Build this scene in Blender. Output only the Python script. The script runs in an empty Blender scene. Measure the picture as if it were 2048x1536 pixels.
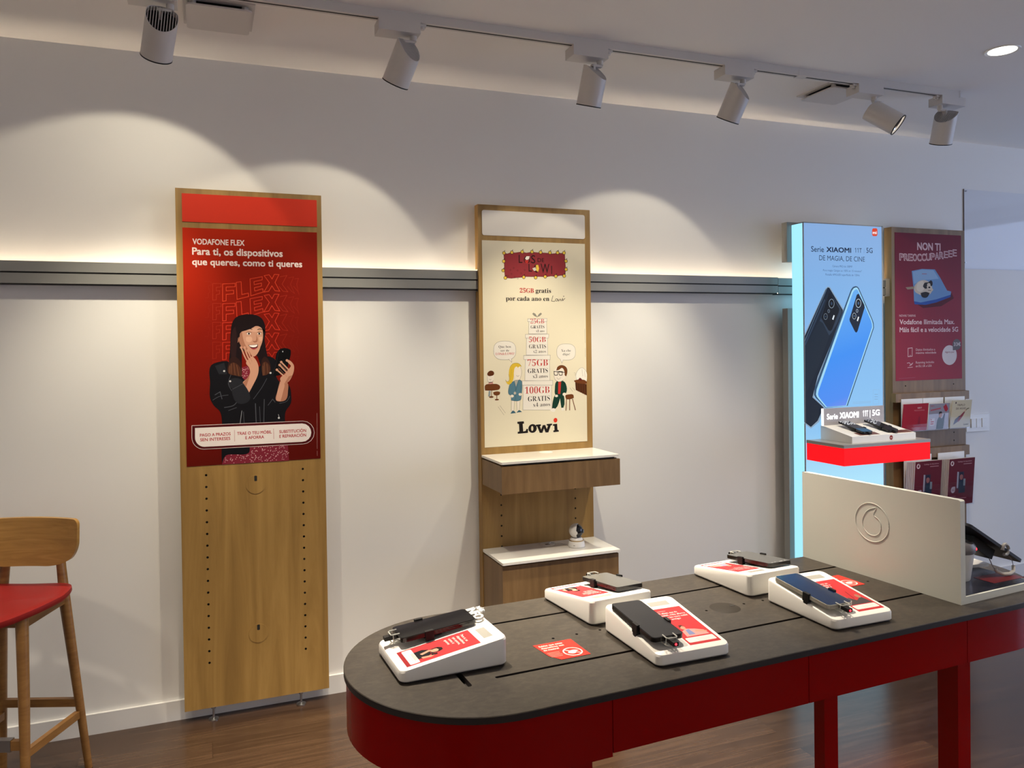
import bpy, bmesh, math, random
from mathutils import Vector, Matrix
SC = bpy.context.scene
COL = SC.collection
PI = math.pi
R = math.radians
random.seed(7)

# ------------------------------------------------------------------ camera
cam_d = bpy.data.cameras.new('camera')
cam_d.sensor_width = 36.0
cam_d.lens = 1540.0 / 2048.0 * 36.0
cam_d.shift_x = 0.5 - 988.82 / 2048.0
cam_d.shift_y = (707.54 - 768.0) / 2048.0
cam_d.clip_start = 0.05
cam = bpy.data.objects.new('camera', cam_d)
COL.objects.link(cam)
_yaw, _pitch, _roll = 0.359103, 0.010953, -0.014088
_f = Vector((math.sin(_yaw)*math.cos(_pitch), math.cos(_yaw)*math.cos(_pitch), -math.sin(_pitch)))
_r = Vector((math.cos(_yaw), -math.sin(_yaw), 0))
_u = _r.cross(_f)
_r, _u = (_r*math.cos(_roll) + _u*math.sin(_roll)), (_u*math.cos(_roll) - _r*math.sin(_roll))
_m = Matrix((_r, _u, -_f)).transposed().to_4x4()
_m.translation = Vector((0, -3.38827, 1.50631))
cam.matrix_world = _m
SC.camera = cam

# ------------------------------------------------------------------ look and daylight
SC.view_settings.view_transform = 'Standard'
SC.view_settings.look = 'None'
SC.view_settings.exposure = 0
SC.view_settings.gamma = 1.0
SC.view_settings.use_curve_mapping = False
SC.cycles.use_denoising = True
SC.cycles.max_bounces = 8
SC.cycles.sample_clamp_indirect = 6.0
world = bpy.data.worlds.new('sky')
SC.world = world
world.use_nodes = True
_bg = world.node_tree.nodes['Background']
_bg.inputs[0].default_value = (0.62, 0.76, 1.0, 1)
_bg.inputs[1].default_value = 1.2

def lamp(name, kind, loc, energy, color, aim=None, parent=None, **kw):
    d = bpy.data.lights.new(name, kind)
    d.energy = energy
    d.color = color
    for k, v in kw.items():
        setattr(d, k, v)
    o = bpy.data.objects.new(name, d)
    COL.objects.link(o)
    o.location = loc
    if aim is not None:
        o.rotation_mode = 'QUATERNION'
        o.rotation_quaternion = Vector(aim).to_track_quat('-Z', 'Y')
    if parent is not None:
        o.parent = parent
    return o

DAY = (0.58, 0.68, 1.0)
WARM = (1.0, 0.89, 0.67)
# daylight through the shop window in the right-hand wall
lamp('window_daylight', 'AREA', (6.95, -2.9, 1.45), 66, DAY, (-1, 0, 0), shape='RECTANGLE', size=4.0, size_y=2.5)
# ceiling downlights, most unseen and added as fill (their housings are built further down)
DOWNLIGHTS = [(3.118, -1.131, 1.0, 100), (1.22, -1.30, 4.7*.8, 70), (0.36, -1.36, 4.7*.8, 70), (2.3, -2.3, 1.0, 78), (-1.2, -1.5, 1.0, 100),
              (-2.45, -2.6, 1.25, 120), (-2.45, -4.6, 1.25, 125), (-0.8, -6.4, 1.25, 125), (1.2, -6.4, 1.25, 125), (3.2, -6.4, 1.25, 125), (5.2, -6.4, 1.25, 125), (1.5, -4.2, 1.2, 110)]  # unseen lamps, mostly by the far walls, added to bounce light onto the ceiling
for _x, _y, _k, _c in DOWNLIGHTS:
    lamp('downlight_glow', 'SPOT', (_x, _y, 2.675), 92*_k, (1.0, 0.87, 0.70), (0, 0, -1), spot_size=R(_c), spot_blend=0.9, shadow_soft_size=0.05)

# ------------------------------------------------------------------ materials
def lin(h):
    if isinstance(h, tuple):
        return h
    h = h.lstrip('#')
    v = [int(h[i:i+2], 16)/255 for i in (0, 2, 4)]
    return tuple(x/12.92 if x <= .04045 else ((x+.055)/1.055)**2.4 for x in v)

MATS = {}
def mat(name, col, rough=0.5, metal=0.0, spec=0.5, coat=0.0):
    if name in MATS:
        return MATS[name]
    m = bpy.data.materials.new(name)
    m.use_nodes = True
    b = m.node_tree.nodes['Principled BSDF']
    b.inputs['Base Color'].default_value = (*lin(col), 1)
    b.inputs['Roughness'].default_value = rough
    b.inputs['Metallic'].default_value = metal
    b.inputs['Specular IOR Level'].default_value = spec
    b.inputs['Coat Weight'].default_value = coat
    MATS[name] = m
    return m

def emat(name, col, s):
    if name in MATS:
        return MATS[name]
    m = bpy.data.materials.new(name)
    m.use_nodes = True
    b = m.node_tree.nodes['Principled BSDF']
    c = (*lin(col), 1)
    b.inputs['Base Color'].default_value = (0.02, 0.02, 0.02, 1)
    b.inputs['Roughness'].default_value = 0.6
    b.inputs['Specular IOR Level'].default_value = 0.05
    b.inputs['Emission Color'].default_value = c
    b.inputs['Emission Strength'].default_value = s
    MATS[name] = m
    return m

def nodes(m):
    nt = m.node_tree
    return nt, nt.nodes['Principled BSDF'], nt.nodes.new, nt.links.new

def coords(nt, scale, kind='Object'):
    tc = nt.nodes.new('ShaderNodeTexCoord')
    mp = nt.nodes.new('ShaderNodeMapping')
    mp.inputs['Scale'].default_value = scale
    nt.links.new(tc.outputs[kind], mp.inputs['Vector'])
    return mp.outputs['Vector']

def ramp(nt, fac, stops):
    r = nt.nodes.new('ShaderNodeValToRGB')
    e = r.color_ramp.elements
    while len(e) < len(stops):
        e.new(0.5)
    for k, (p, c) in enumerate(stops):
        e[k].position = p
        e[k].color = (*lin(c), 1)
    nt.links.new(fac, r.inputs['Fac'])
    return r.outputs['Color']

def wood(name, stops, scale, rough=0.45, distort=1.2, detail=6, bump=0.02):
    m = mat(name, stops[0][1], rough)
    nt, b, new, link = nodes(m)
    v = coords(nt, scale)
    n = new('ShaderNodeTexNoise')
    n.inputs['Scale'].default_value = 1.0
    n.inputs['Detail'].default_value = detail
    n.inputs['Roughness'].default_value = 0.62
    n.inputs['Distortion'].default_value = distort
    link(v, n.inputs['Vector'])
    link(ramp(nt, n.outputs['Fac'], stops), b.inputs['Base Color'])
    bp = new('ShaderNodeBump')
    bp.inputs['Strength'].default_value = bump
    link(n.outputs['Fac'], bp.inputs['Height'])
    link(bp.outputs['Normal'], b.inputs['Normal'])
    return m

M_WALL = mat('wall_paint', (0.82, 0.81, 0.79), 0.6, spec=0.3)
def _paint():
    nt, b, new, link = nodes(M_WALL)
    n = new('ShaderNodeTexNoise')
    n.inputs['Scale'].default_value = 160
    n.inputs['Detail'].default_value = 3
    link(coords(nt, (1, 1, 1)), n.inputs['Vector'])
    bp = new('ShaderNodeBump')
    bp.inputs['Strength'].default_value = 0.03
    bp.inputs['Distance'].default_value = 0.002
    link(n.outputs['Fac'], bp.inputs['Height'])
    link(bp.outputs['Normal'], b.inputs['Normal'])
_paint()
M_CEIL = mat('ceiling_paint', (0.88, 0.865, 0.85), 0.8, spec=0.2)
M_BASE = mat('baseboard_lacquer', (0.78, 0.77, 0.76), 0.35)
M_WHITE = mat('white_lacquer', (0.80, 0.79, 0.76), 0.35)
M_LAMPW = mat('spot_white', (0.62, 0.60, 0.59), 0.4)
M_DARKFIN = mat('dark_gap', (0.012, 0.011, 0.01), 0.6)
M_ALU = mat('brushed_aluminium', (0.30, 0.30, 0.285), 0.45, metal=0.35)
M_STEEL = mat('steel', (0.45, 0.45, 0.46), 0.3, metal=1.0)
M_CHROME = mat('chrome', (0.75, 0.75, 0.75), 0.12, metal=1.0)
M_BLACK = mat('black_plastic', (0.008, 0.008, 0.008), 0.5, spec=.3)
M_RUBBER = mat('black_rubber', (0.02, 0.018, 0.017), 0.7)
M_GLASSW = mat('white_glass', (0.82, 0.80, 0.75), 0.12)
M_WEDGE = mat('white_acrylic_stone', (0.92, 0.90, 0.84), 0.3)
M_RED = mat('red_gloss_panel', (0.27, 0.0004, 0.0006), 0.2, spec=0.2)
M_DIV = mat('cream_lacquer', (0.68, 0.69, 0.62), 0.4)
M_SEAT = mat('red_leather', (0.30, 0.014, 0.012), 0.5, spec=0.3)
M_GREYBOARD = mat('grey_board', (0.30, 0.30, 0.28), 0.5)
M_OAK = wood('oak_laminate', [(0.25, (0.22, 0.120, 0.030)), (0.5, (0.34, 0.196, 0.052)), (0.72, (0.44, 0.265, 0.078))], (14, 14, 1.1), 0.5, 0.6)
M_OAK2 = wood('walnut_laminate', [(0.25, (0.13, 0.070, 0.026)), (0.5, (0.20, 0.115, 0.044)), (0.72, (0.26, 0.155, 0.064))], (16, 16, 1.3), 0.5, 0.6)
M_BEECH = wood('stained_beech', [(0.3, (0.20, 0.092, 0.025)), (0.55, (0.27, 0.132, 0.038)), (0.75, (0.33, 0.168, 0.052))], (6, 6, 26), 0.38, 1.5)
M_BACKREST = wood('beech_veneer', [(0.3, (0.32, 0.160, 0.034)), (0.55, (0.42, 0.225, 0.052)), (0.75, (0.49, 0.275, 0.072))], (3, 3, 30), 0.35, 2.2)
M_TOP = wood('dark_stone_laminate', [(0.3, (0.020, 0.015, 0.0105)), (0.5, (0.034, 0.0265, 0.0185)), (0.75, (0.060, 0.048, 0.035))], (60, 95, 95), 0.42, 0.4, 8, 0.06)

def _floor():
    m = mat('walnut_floor', (0.1, 0.05, 0.03), 0.21)
    nt, b, new, link = nodes(m)
    v = coords(nt, (1, 1, 1))
    br = new('ShaderNodeTexBrick')
    br.inputs['Scale'].default_value = 1.0
    br.inputs['Brick Width'].default_value = 1.25
    br.inputs['Row Height'].default_value = 0.125
    br.inputs['Mortar Size'].default_value = 0.0012
    br.inputs['Color1'].default_value = (0.0, 0, 0, 1)
    br.inputs['Color2'].default_value = (1, 1, 1, 1)
    br.inputs['Mortar'].default_value = (0.5, 0.5, 0.5, 1)
    br.offset = 0.37
    link(v, br.inputs['Vector'])
    v2 = coords(nt, (2.2, 34, 1))
    n = new('ShaderNodeTexNoise')
    n.inputs['Scale'].default_value = 1.0
    n.inputs['Detail'].default_value = 7
    n.inputs['Roughness'].default_value = 0.65
    n.inputs['Distortion'].default_value = 0.9
    add = new('ShaderNodeVectorMath')
    add.operation = 'ADD'
    link(v2, add.inputs[0])
    link(br.outputs['Color'], add.inputs[1])
    sc = new('ShaderNodeVectorMath')
    sc.operation = 'MULTIPLY'
    link(br.outputs['Color'], sc.inputs[0])
    sc.inputs[1].default_value = (7, 5, 3)
    link(sc.outputs[0], add.inputs[1])
    link(add.outputs[0], n.inputs['Vector'])
    mx = new('ShaderNodeMath')
    mx.operation = 'MULTIPLY_ADD'
    link(br.outputs['Color'], mx.inputs[0])
    mx.inputs[1].default_value = 0.22
    link(n.outputs['Fac'], mx.inputs[2])
    c = ramp(nt, mx.outputs[0], [(0.3, (0.026, 0.0135, 0.0080)), (0.58, (0.049, 0.026, 0.0150)), (0.85, (0.084, 0.047, 0.027))])
    mix = new('ShaderNodeMix')
    mix.data_type = 'RGBA'
    link(br.outputs['Fac'], mix.inputs[0])
    link(c, mix.inputs[6])
    mix.inputs[7].default_value = (0.03, 0.016, 0.01, 1)
    link(mix.outputs[2], b.inputs['Base Color'])
    return m
M_FLOOR = _floor()

def _clear(name, tint=(1, 1, 1), amount=0.14, rough=0.04):
    m = bpy.data.materials.new(name)
    m.use_nodes = True
    nt = m.node_tree
    nt.nodes.clear()
    out = nt.nodes.new('ShaderNodeOutputMaterial')
    tr = nt.nodes.new('ShaderNodeBsdfTransparent')
    tr.inputs[0].default_value = (*tint, 1)
    gl = nt.nodes.new('ShaderNodeBsdfGlossy')
    gl.inputs['Roughness'].default_value = rough
    lw = nt.nodes.new('ShaderNodeLayerWeight')
    lw.inputs['Blend'].default_value = 0.5
    pw = nt.nodes.new('ShaderNodeMath')
    pw.operation = 'POWER'
    pw.inputs[1].default_value = 5.0
    nt.links.new(lw.outputs['Facing'], pw.inputs[0])
    ad = nt.nodes.new('ShaderNodeMath')
    ad.operation = 'MULTIPLY_ADD'
    ad.inputs[1].default_value = 0.22
    ad.inputs[2].default_value = amount * 0.2
    nt.links.new(pw.outputs[0], ad.inputs[0])
    mx = nt.nodes.new('ShaderNodeMixShader')
    nt.links.new(ad.outputs[0], mx.inputs[0])
    nt.links.new(tr.outputs[0], mx.inputs[1])
    nt.links.new(gl.outputs[0], mx.inputs[2])
    nt.links.new(mx.outputs[0], out.inputs[0])
    MATS[name] = m
    return m
M_ACRYL = _clear('clear_acrylic', (0.97, 0.98, 1.0))
M_PANE = _clear('window_pane', (0.96, 0.98, 1.0))

# ------------------------------------------------------------------ mesh helpers
class B:
    def __init__(self):
        self.bm = bmesh.new()
        self.mi = 0
    def _tag(self, n0):
        self.bm.faces.ensure_lookup_table()
        for f in self.bm.faces[n0:]:
            f.material_index = self.mi
    def mati(self, i):
        self.mi = i
        return self
    def box(self, x0, x1, y0, y1, z0, z1, bev=0.0, seg=2, mx=None):
        n0 = len(self.bm.faces)
        t = bmesh.new()
        vs = [t.verts.new(c) for c in ((x0, y0, z0), (x1, y0, z0), (x1, y1, z0), (x0, y1, z0), (x0, y0, z1), (x1, y0, z1), (x1, y1, z1), (x0, y1, z1))]
        for q in ((3, 2, 1, 0), (4, 5, 6, 7), (0, 1, 5, 4), (1, 2, 6, 5), (2, 3, 7, 6), (3, 0, 4, 7)):
            t.faces.new([vs[i] for i in q])
        return self._merge(t, bev, seg, mx, n0)
    def _merge(self, t, bev, seg, mx, n0):
        if bev:
            es = [e for e in t.edges if e.calc_face_angle(0) > 0.5]
            bmesh.ops.bevel(t, geom=es, offset=bev, segments=seg, affect='EDGES', profile=0.5)
        bmesh.ops.recalc_face_normals(t, faces=t.faces)
        if mx is not None:
            t.transform(mx)
        me = bpy.data.meshes.new('t')
        t.to_mesh(me)
        t.free()
        self.bm.from_mesh(me)
        bpy.data.meshes.remove(me)
        self._tag(n0)
        return self
    def prism(self, pts, d0, d1, axis='z', bev=0.0, seg=2, mx=None):
        """pts polygon; axis z: (x,y) extruded in z; y: (x,z) extruded in y; x: (y,z) extruded in x"""
        n0 = len(self.bm.faces)
        t = bmesh.new()
        def P(p, d):
            return {'z': (p[0], p[1], d), 'y': (p[0], d, p[1]), 'x': (d, p[0], p[1])}[axis]
        a = [t.verts.new(P(p, d0)) for p in pts]
        b = [t.verts.new(P(p, d1)) for p in pts]
        n = len(pts)
        t.faces.new(a)
        t.faces.new(b[::-1])
        for i in range(n):
            t.faces.new((a[i], b[i], b[(i+1) % n], a[(i+1) % n]))
        return self._merge(t, bev, seg, mx, n0)
    def cyl(self, p0, p1, r0, r1=None, seg=20, cap=True):
        n0 = len(self.bm.faces)
        r1 = r0 if r1 is None else r1
        p0, p1 = Vector(p0), Vector(p1)
        q = (p1-p0).to_track_quat('Z', 'Y')
        A = [self.bm.verts.new(p0 + q @ Vector((r0*math.cos(2*PI*i/seg), r0*math.sin(2*PI*i/seg), 0))) for i in range(seg)]
        D = [self.bm.verts.new(p1 + q @ Vector((r1*math.cos(2*PI*i/seg), r1*math.sin(2*PI*i/seg), 0))) for i in range(seg)]
        for i in range(seg):
            self.bm.faces.new((A[i], A[(i+1) % seg], D[(i+1) % seg], D[i]))
        if cap:
            self.bm.faces.new(A[::-1])
            self.bm.faces.new(D)
        self._tag(n0)
        return self
    def lathe(self, prof, seg=32, mx=None):
        n0 = len(self.bm.faces)
        t = bmesh.new()
        rings = []
        for r, z in prof:
            if r < 1e-6:
                rings.append([t.verts.new((0, 0, z))])
            else:
                rings.append([t.verts.new((r*math.cos(2*PI*i/seg), r*math.sin(2*PI*i/seg), z)) for i in range(seg)])
        for a, b in zip(rings, rings[1:]):
            for i in range(seg):
                j = (i+1) % seg
                if len(a) == 1 and len(b) == 1:
                    continue
                if len(a) == 1:
                    t.faces.new((a[0], b[i], b[j]))
                elif len(b) == 1:
                    t.faces.new((a[i], b[0], a[j]))
                else:
                    t.faces.new((a[i], b[i], b[j], a[j]))
        return self._merge(t, 0, 1, mx, n0)
    def tube(self, pts, r, seg=8):
        n0 = len(self.bm.faces)
        P = [Vector(p) for p in pts]
        rings = []
        up = Vector((0, 0, 1))
        for i, p in enumerate(P):
            d = (P[min(i+1, len(P)-1)] - P[max(i-1, 0)]).normalized()
            s = d.cross(up)
            if s.length < 1e-3:
                s = d.cross(Vector((1, 0, 0)))
            s.normalize()
            w = s.cross(d)
            rr = r[i] if isinstance(r, (list, tuple)) else r
            rings.append([self.bm.verts.new(p + rr*(s*math.cos(2*PI*k/seg) + w*math.sin(2*PI*k/seg))) for k in range(seg)])
        for a, b in zip(rings, rings[1:]):
            for k in range(seg):
                self.bm.faces.new((a[k], a[(k+1) % seg], b[(k+1) % seg], b[k]))
        self.bm.faces.new(rings[0][::-1])
        self.bm.faces.new(rings[-1])
        self._tag(n0)
        return self
    def build(self, name, mats, parent=None, loc=None, ang=35, label=None, recalc=True):
        if recalc:
            bmesh.ops.recalc_face_normals(self.bm, faces=self.bm.faces)
        me = bpy.data.meshes.new(name)
        self.bm.to_mesh(me)
        self.bm.free()
        for m in (mats if isinstance(mats, (list, tuple)) else [mats]):
            me.materials.append(m)
        for p in me.polygons:
            p.use_smooth = True
        me.set_sharp_from_angle(angle=R(ang))
        o = bpy.data.objects.new(name, me)
        COL.objects.link(o)
        if parent is not None:
            o.parent = parent
        if loc is not None:
            o.location = loc
        if label:
            o['label'] = label
        return o

def tag(o, label, cat, group=None):
    o['label'] = label
    o['category'] = cat
    if group:
        o['group'] = group
    return o

def thing(name, label, cat, loc=(0, 0, 0), rz=0.0, group=None):
    o = bpy.data.objects.new(name, None)
    o.empty_display_size = 0.05
    COL.objects.link(o)
    o.location = loc
    o.rotation_euler = (0, 0, rz)
    return tag(o, label, cat, group)

def struct(o):
    o['kind'] = 'structure'
    return o

def rrect(x0, x1, y0, y1, r, n=5):
    out = []
    for cx, cy, a in ((x1-r, y1-r, 0), (x0+r, y1-r, 90), (x0+r, y0+r, 180), (x1-r, y0+r, 270)):
        for i in range(n+1):
            t = R(a + 90*i/n)
            out.append((cx + r*math.cos(t), cy + r*math.sin(t)))
    return out

# ------------------------------------------------------------------ flat print: polygons, strokes and lettering on a sheet
_TXT = {}
def text_mesh(s, off):
    k = (s, off)
    if k not in _TXT:
        cu = bpy.data.curves.new('lettering', 'FONT')
        cu.body = s
        cu.offset = off
        cu.resolution_u = 3
        o = bpy.data.objects.new('lettering', cu)
        COL.objects.link(o)
        dg = bpy.context.evaluated_depsgraph_get()
        me = bpy.data.meshes.new_from_object(o.evaluated_get(dg))
        V = [(v.co.x, v.co.y) for v in me.vertices]
        F = [tuple(p.vertices) for p in me.polygons]
        bpy.data.meshes.remove(me)
        bpy.data.objects.remove(o)
        bpy.data.curves.remove(cu)
        _TXT[k] = (V, F)
    return _TXT[k]

def smooth(P, closed, n=4):
    """rounded curve through the points; sharp turns stay sharp"""
    P = [Vector(p) for p in P]
    if len(P) < 3:
        return [tuple(p) for p in P]
    N = len(P)
    T = []
    for i in range(N):
        if not closed and i in (0, N-1):
            T.append(Vector((0, 0)))
            continue
        a, b = P[i]-P[i-1], P[(i+1) % N]-P[i]
        T.append(Vector((0, 0)) if a.length < 1e-9 or b.length < 1e-9 or a.angle(b) > 1.45 else (a.normalized()+b.normalized()).normalized())
    out = []
    for i in range(N if closed else N-1):
        p, q = P[i], P[(i+1) % N]
        L = (q-p).length
        for k in range(n):
            t = k/n
            out.append(p*(2*t**3-3*t*t+1) + T[i]*L*(t**3-2*t*t+t) + q*(3*t*t-2*t**3) + T[(i+1) % N]*L*(t**3-t*t))
    if not closed:
        out.append(P[-1])
    return [tuple(p) for p in out]

class Art:
    """collects flat printed shapes; fr maps (u, v, height above the sheet) to the local frame of its part"""
    STEP = 0.00006
    def __init__(self, fr):
        self.fr = fr
        self.bm = bmesh.new()
        self.mats = []
    def slot(self, m):
        m = PRINT(m) if isinstance(m, str) else m
        if m not in self.mats:
            self.mats.append(m)
        return self.mats.index(m)
    def poly(self, pts, m, lay):
        if len(pts) > 2 and pts[0] == pts[-1]:
            pts = pts[:-1]
        a = sum(p[0]*q[1]-q[0]*p[1] for p, q in zip(pts, pts[1:]+pts[:1]))
        if a < 0:
            pts = pts[::-1]
        vs = [self.bm.verts.new(self.fr(x, y, lay*self.STEP)) for x, y in pts]
        f = self.bm.faces.new(vs)
        f.material_index = self.slot(m)
        f.normal_update()
        if len(vs) > 4:
            bmesh.ops.triangulate(self.bm, faces=[f])
    def ell(self, cx, cy, rx, ry, m, lay, rot=0, n=20):
        c, s = math.cos(rot), math.sin(rot)
        self.poly([(cx+rx*math.cos(2*PI*i/n)*c-ry*math.sin(2*PI*i/n)*s, cy+rx*math.cos(2*PI*i/n)*s+ry*math.sin(2*PI*i/n)*c) for i in range(n)], m, lay)
    def stroke(self, pts, w, m, lay, closed=False):
        P = [Vector(p) for p in pts]
        n = len(P)
        rng = range(n if closed else n-1)
        k = self.slot(m)
        L, Rr = [], []
        for i in range(n):
            pd = (P[i]-P[i-1]).normalized() if (i > 0 or closed) else None
            nd = (P[(i+1) % n]-P[i]).normalized() if (i < n-1 or closed) else None
            d = (pd or nd) if not (pd and nd) else (pd+nd)
            if d.length < 1e-6:
                d = nd or pd
            d.normalize()
            nn = Vector((-d.y, d.x))
            q = 1.0
            if pd and nd:
                q = 1.0/max(0.35, nn.dot(Vector((-nd.y, nd.x))))
            L.append(P[i]+nn*w*.5*q)
            Rr.append(P[i]-nn*w*.5*q)
        lv = [self.bm.verts.new(self.fr(p.x, p.y, lay*self.STEP)) for p in L]
        rv = [self.bm.verts.new(self.fr(p.x, p.y, lay*self.STEP)) for p in Rr]
        for i in rng:
            j = (i+1) % n
            f = self.bm.faces.new((rv[i], rv[j], lv[j], lv[i]))
            f.material_index = k
    def text(self, s, x, y, w, h, m, lay, off=0.0, rot=0.0, shear=0.0, align='l'):
        """h = capital height; w = full width (None keeps the letter's own proportion)"""
        d = max(0.0, off)*.8        # bold = four slightly shifted impressions
        V, F = text_mesh(s, min(off, 0.0))
        if not V:
            return
        x0 = min(v[0] for v in V)
        x1 = max(v[0] for v in V)
        sy = h/0.682
        sx = sy if w is None else w/(x1-x0)
        if align == 'c':
            x -= (x1-x0)*sx/2
        c, sn = math.cos(rot), math.sin(rot)
        k = self.slot(m)
        for n_, (dx, dy) in enumerate(((0, 0),) if d < 1e-4 else ((-d, -d), (d, -d), (d, d), (-d, d))):
            vs = []
            for a, b in V:
                px, py = (a-x0+dx)*sx + b*sy*shear, (b+dy)*sy
                vs.append(self.bm.verts.new(self.fr(x + px*c - py*sn, y + px*sn + py*c, (lay+.2*n_)*self.STEP)))
            for f in F:
                self.bm.faces.new([vs[i] for i in f]).material_index = k
    def ops(self, L):
        for o in L:
            k = o[0]
            if k == 'f':
                self.poly([tuple(p) for p in o[3]], o[1], o[2])
            elif k == 'g':
                self.poly(smooth(o[3], True), o[1], o[2])
            elif k == 'h':
                self.stroke(smooth(o[5], o[4]), o[3], o[1], o[2], o[4])
            elif k == 's':
                self.stroke(o[5], o[3], o[1], o[2], o[4])
            elif k == 'e':
                self.ell(o[3], o[4], o[5], o[6], o[1], o[2])
            elif k == 't':
                self.text(o[3], o[4], o[5], o[6], o[7], o[1], o[2], o[8], *(o[9:]))
    def build(self, name, parent=None, loc=None, label=None):
        me = bpy.data.meshes.new(name)
        self.bm.to_mesh(me)
        self.bm.free()
        for m in self.mats:
            me.materials.append(m)
        o = bpy.data.objects.new(name, me)
        COL.objects.link(o)
        if parent is not None:
            o.parent = parent
        if loc is not None:
            o.location = loc
        if label:
            o['label'] = label
        return o

def PRINT(key):
    """printed inks: '#rrggbb' matt ink, '!rrggbb' backlit ink"""
    if key in MATS:
        return MATS[key]
    if key[0] == '!':
        return emat(key, '#'+key[1:], LIT)
    return mat(key, key, 0.5, spec=0.12)
LIT = 1.0
WALLFR = lambda u, v, h: (u, -h, v)
FLATFR = lambda u, v, h: (u, v, h)

# ------------------------------------------------------------------ room
XL, XR, YF, HC = -3.0, 6.8, -7.0, 2.7
struct(B().box(XL-.1, XR+.1, YF-.1, .1, -.06, 0).build('floor', M_FLOOR))
struct(B().box(XL-.1, XR+.1, YF-.1, .1, HC, HC+.1).build('ceiling', M_CEIL))
struct(B().box(XL-.1, XR+.1, 0, .1, 0, HC).build('wall_back', M_WALL))
struct(B().box(XL-.1, XL, YF, 0, 0, HC).build('wall_left', M_WALL))
struct(B().box(XL-.1, XR+.1, YF-.1, YF, 0, HC).build('wall_front', M_WALL))
WY0, WY1, WZ0, WZ1 = -4.9, -0.9, 0.2, 2.6
_w = B()
_w.box(XR, XR+.1, YF, WY0, 0, HC).box(XR, XR+.1, WY1, 0, 0, HC).box(XR, XR+.1, WY0, WY1, 0, WZ0).box(XR, XR+.1, WY0, WY1, WZ1, HC)
struct(_w.build('wall_right', M_WALL))
win = struct(B().box(XR+.045, XR+.052, WY0+.03, WY1-.03, WZ0+.03, WZ1-.03).build('window_1', M_PANE))
_w = B()
for y0, y1, z0, z1 in ((WY0, WY1, WZ0, WZ0+.05), (WY0, WY1, WZ1-.05, WZ1), (WY0, WY0+.05, WZ0, WZ1), (WY1-.05, WY1, WZ0, WZ1), (-2.93, -2.87, WZ0, WZ1)):
    _w.box(XR+.02, XR+.08, y0, y1, z0, z1, .004)
_w.build('window_frame', M_ALU, win)
struct(B().prism([(XL, 0), (XL, 0.0801), (XR, 0.0801), (XR, 0)], -.013, 0, 'y', .002).build('baseboard_back', M_BASE))

# ------------------------------------------------------------------ wall rail with the light strip behind its lip
def rail(x0, x1, dz, label):
    t = thing('wall_rail', label, 'rail', (x0, 0, 1.766+dz))
    L = x1-x0
    B().box(0, L, -.046, -.041, .045, .0845, .0008, 1).build('upper_bar', M_ALU, t)
    B().box(0, L, -.046, -.041, 0, .0385, .0008, 1).build('lower_bar', M_ALU, t)
    B().box(0, L, -.040, -.037, .004, .08).build('groove', M_DARKFIN, t, label='dark groove between the two bars')
    B().box(0, L, -.040, 0, -.004, .002).build('bottom_plate', M_DARKFIN, t, label='dark underside plate')
    B().box(0.01, L-.01, -.034, -.018, .003, .006).build('light_strip', emat('warm_strip', (1.0, 0.80, 0.56), 50), t, label='warm glowing light strip behind the bars')
    return t
rail(XL+.01, 2.889, 0, 'long double-bar aluminium rail across the white wall, lit from behind')
rail(2.891, 3.655, -.0035, 'short end piece of aluminium wall rail beside the tall blue light box')

# ------------------------------------------------------------------ perforated boards
def perf_face(b, x0, x1, z0, z1, y, holes, depth=0.007, seg=14):
    bm = b.bm
    n0 = len(bm.faces)
    es = []
    def loop(pts):
        v = [bm.verts.new((p[0], y, p[1])) for p in pts]
        es.extend(bm.edges.new((v[i], v[(i+1) % len(v)])) for i in range(len(v)))
        return v
    loop([(x0, z0), (x1, z0), (x1, z1), (x0, z1)])
    rings = [loop([(hx+r*math.cos(2*PI*i/seg), hz+r*math.sin(2*PI*i/seg)) for i in range(seg)]) for hx, hz, r in holes]
    bmesh.ops.triangle_fill(bm, use_beauty=True, use_dissolve=False, edges=es, normal=(0, -1, 0))
    b.mi = 0
    b._tag(n0)
    for rg in rings:
        back = [bm.verts.new((v.co.x, y+depth, v.co.z)) for v in rg]
        for i in range(seg):
            f = bm.faces.new((rg[i], rg[(i+1) % seg], back[(i+1) % seg], back[i]))
            f.material_index = 1
        f = bm.faces.new(back)
        f.material_index = 1

def panel_board(t, w, z0, z1, yf, yb, holes, m=M_OAK):
    """front sheet with peg holes; battens behind it stop above and below the wall rail"""
    b = B()
    h = w/2
    perf_face(b, -h, h, z0, z1, yf, holes)
    y2 = min(yf+.015, -.047)
    bm = b.bm
    for q in (((-h, yf, z0), (-h, yf, z1), (-h, y2, z1), (-h, y2, z0)), ((h, yf, z0), (h, y2, z0), (h, y2, z1), (h, yf, z1)),
              ((-h, yf, z1), (h, yf, z1), (h, y2, z1), (-h, y2, z1)), ((-h, yf, z0), (-h, y2, z0), (h, y2, z0), (h, yf, z0)),
              ((-h, y2, z0), (-h, y2, z1), (h, y2, z1), (h, y2, z0))):
        f = bm.faces.new([bm.verts.new(c) for c in q])
        f.material_index = 0
    bmesh.ops.remove_doubles(bm, verts=bm.verts, dist=1e-5)
    b.mi = 0
    for za, zb in ((z0+.05, 1.755), (1.858, z1)):
        for xa, xb in ((-h, -h+.03), (h-.03, h)):
            b.box(xa, xb, y2-.0005, yb, za, zb)
        b.box(-h+.0301, h-.0301, y2-.0005, yb-.001, zb-.03 if zb > 1.9 else za, zb if zb > 1.9 else za+.03)
    return b.build('board', [m, M_DARKFIN], t, recalc=False)

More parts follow.
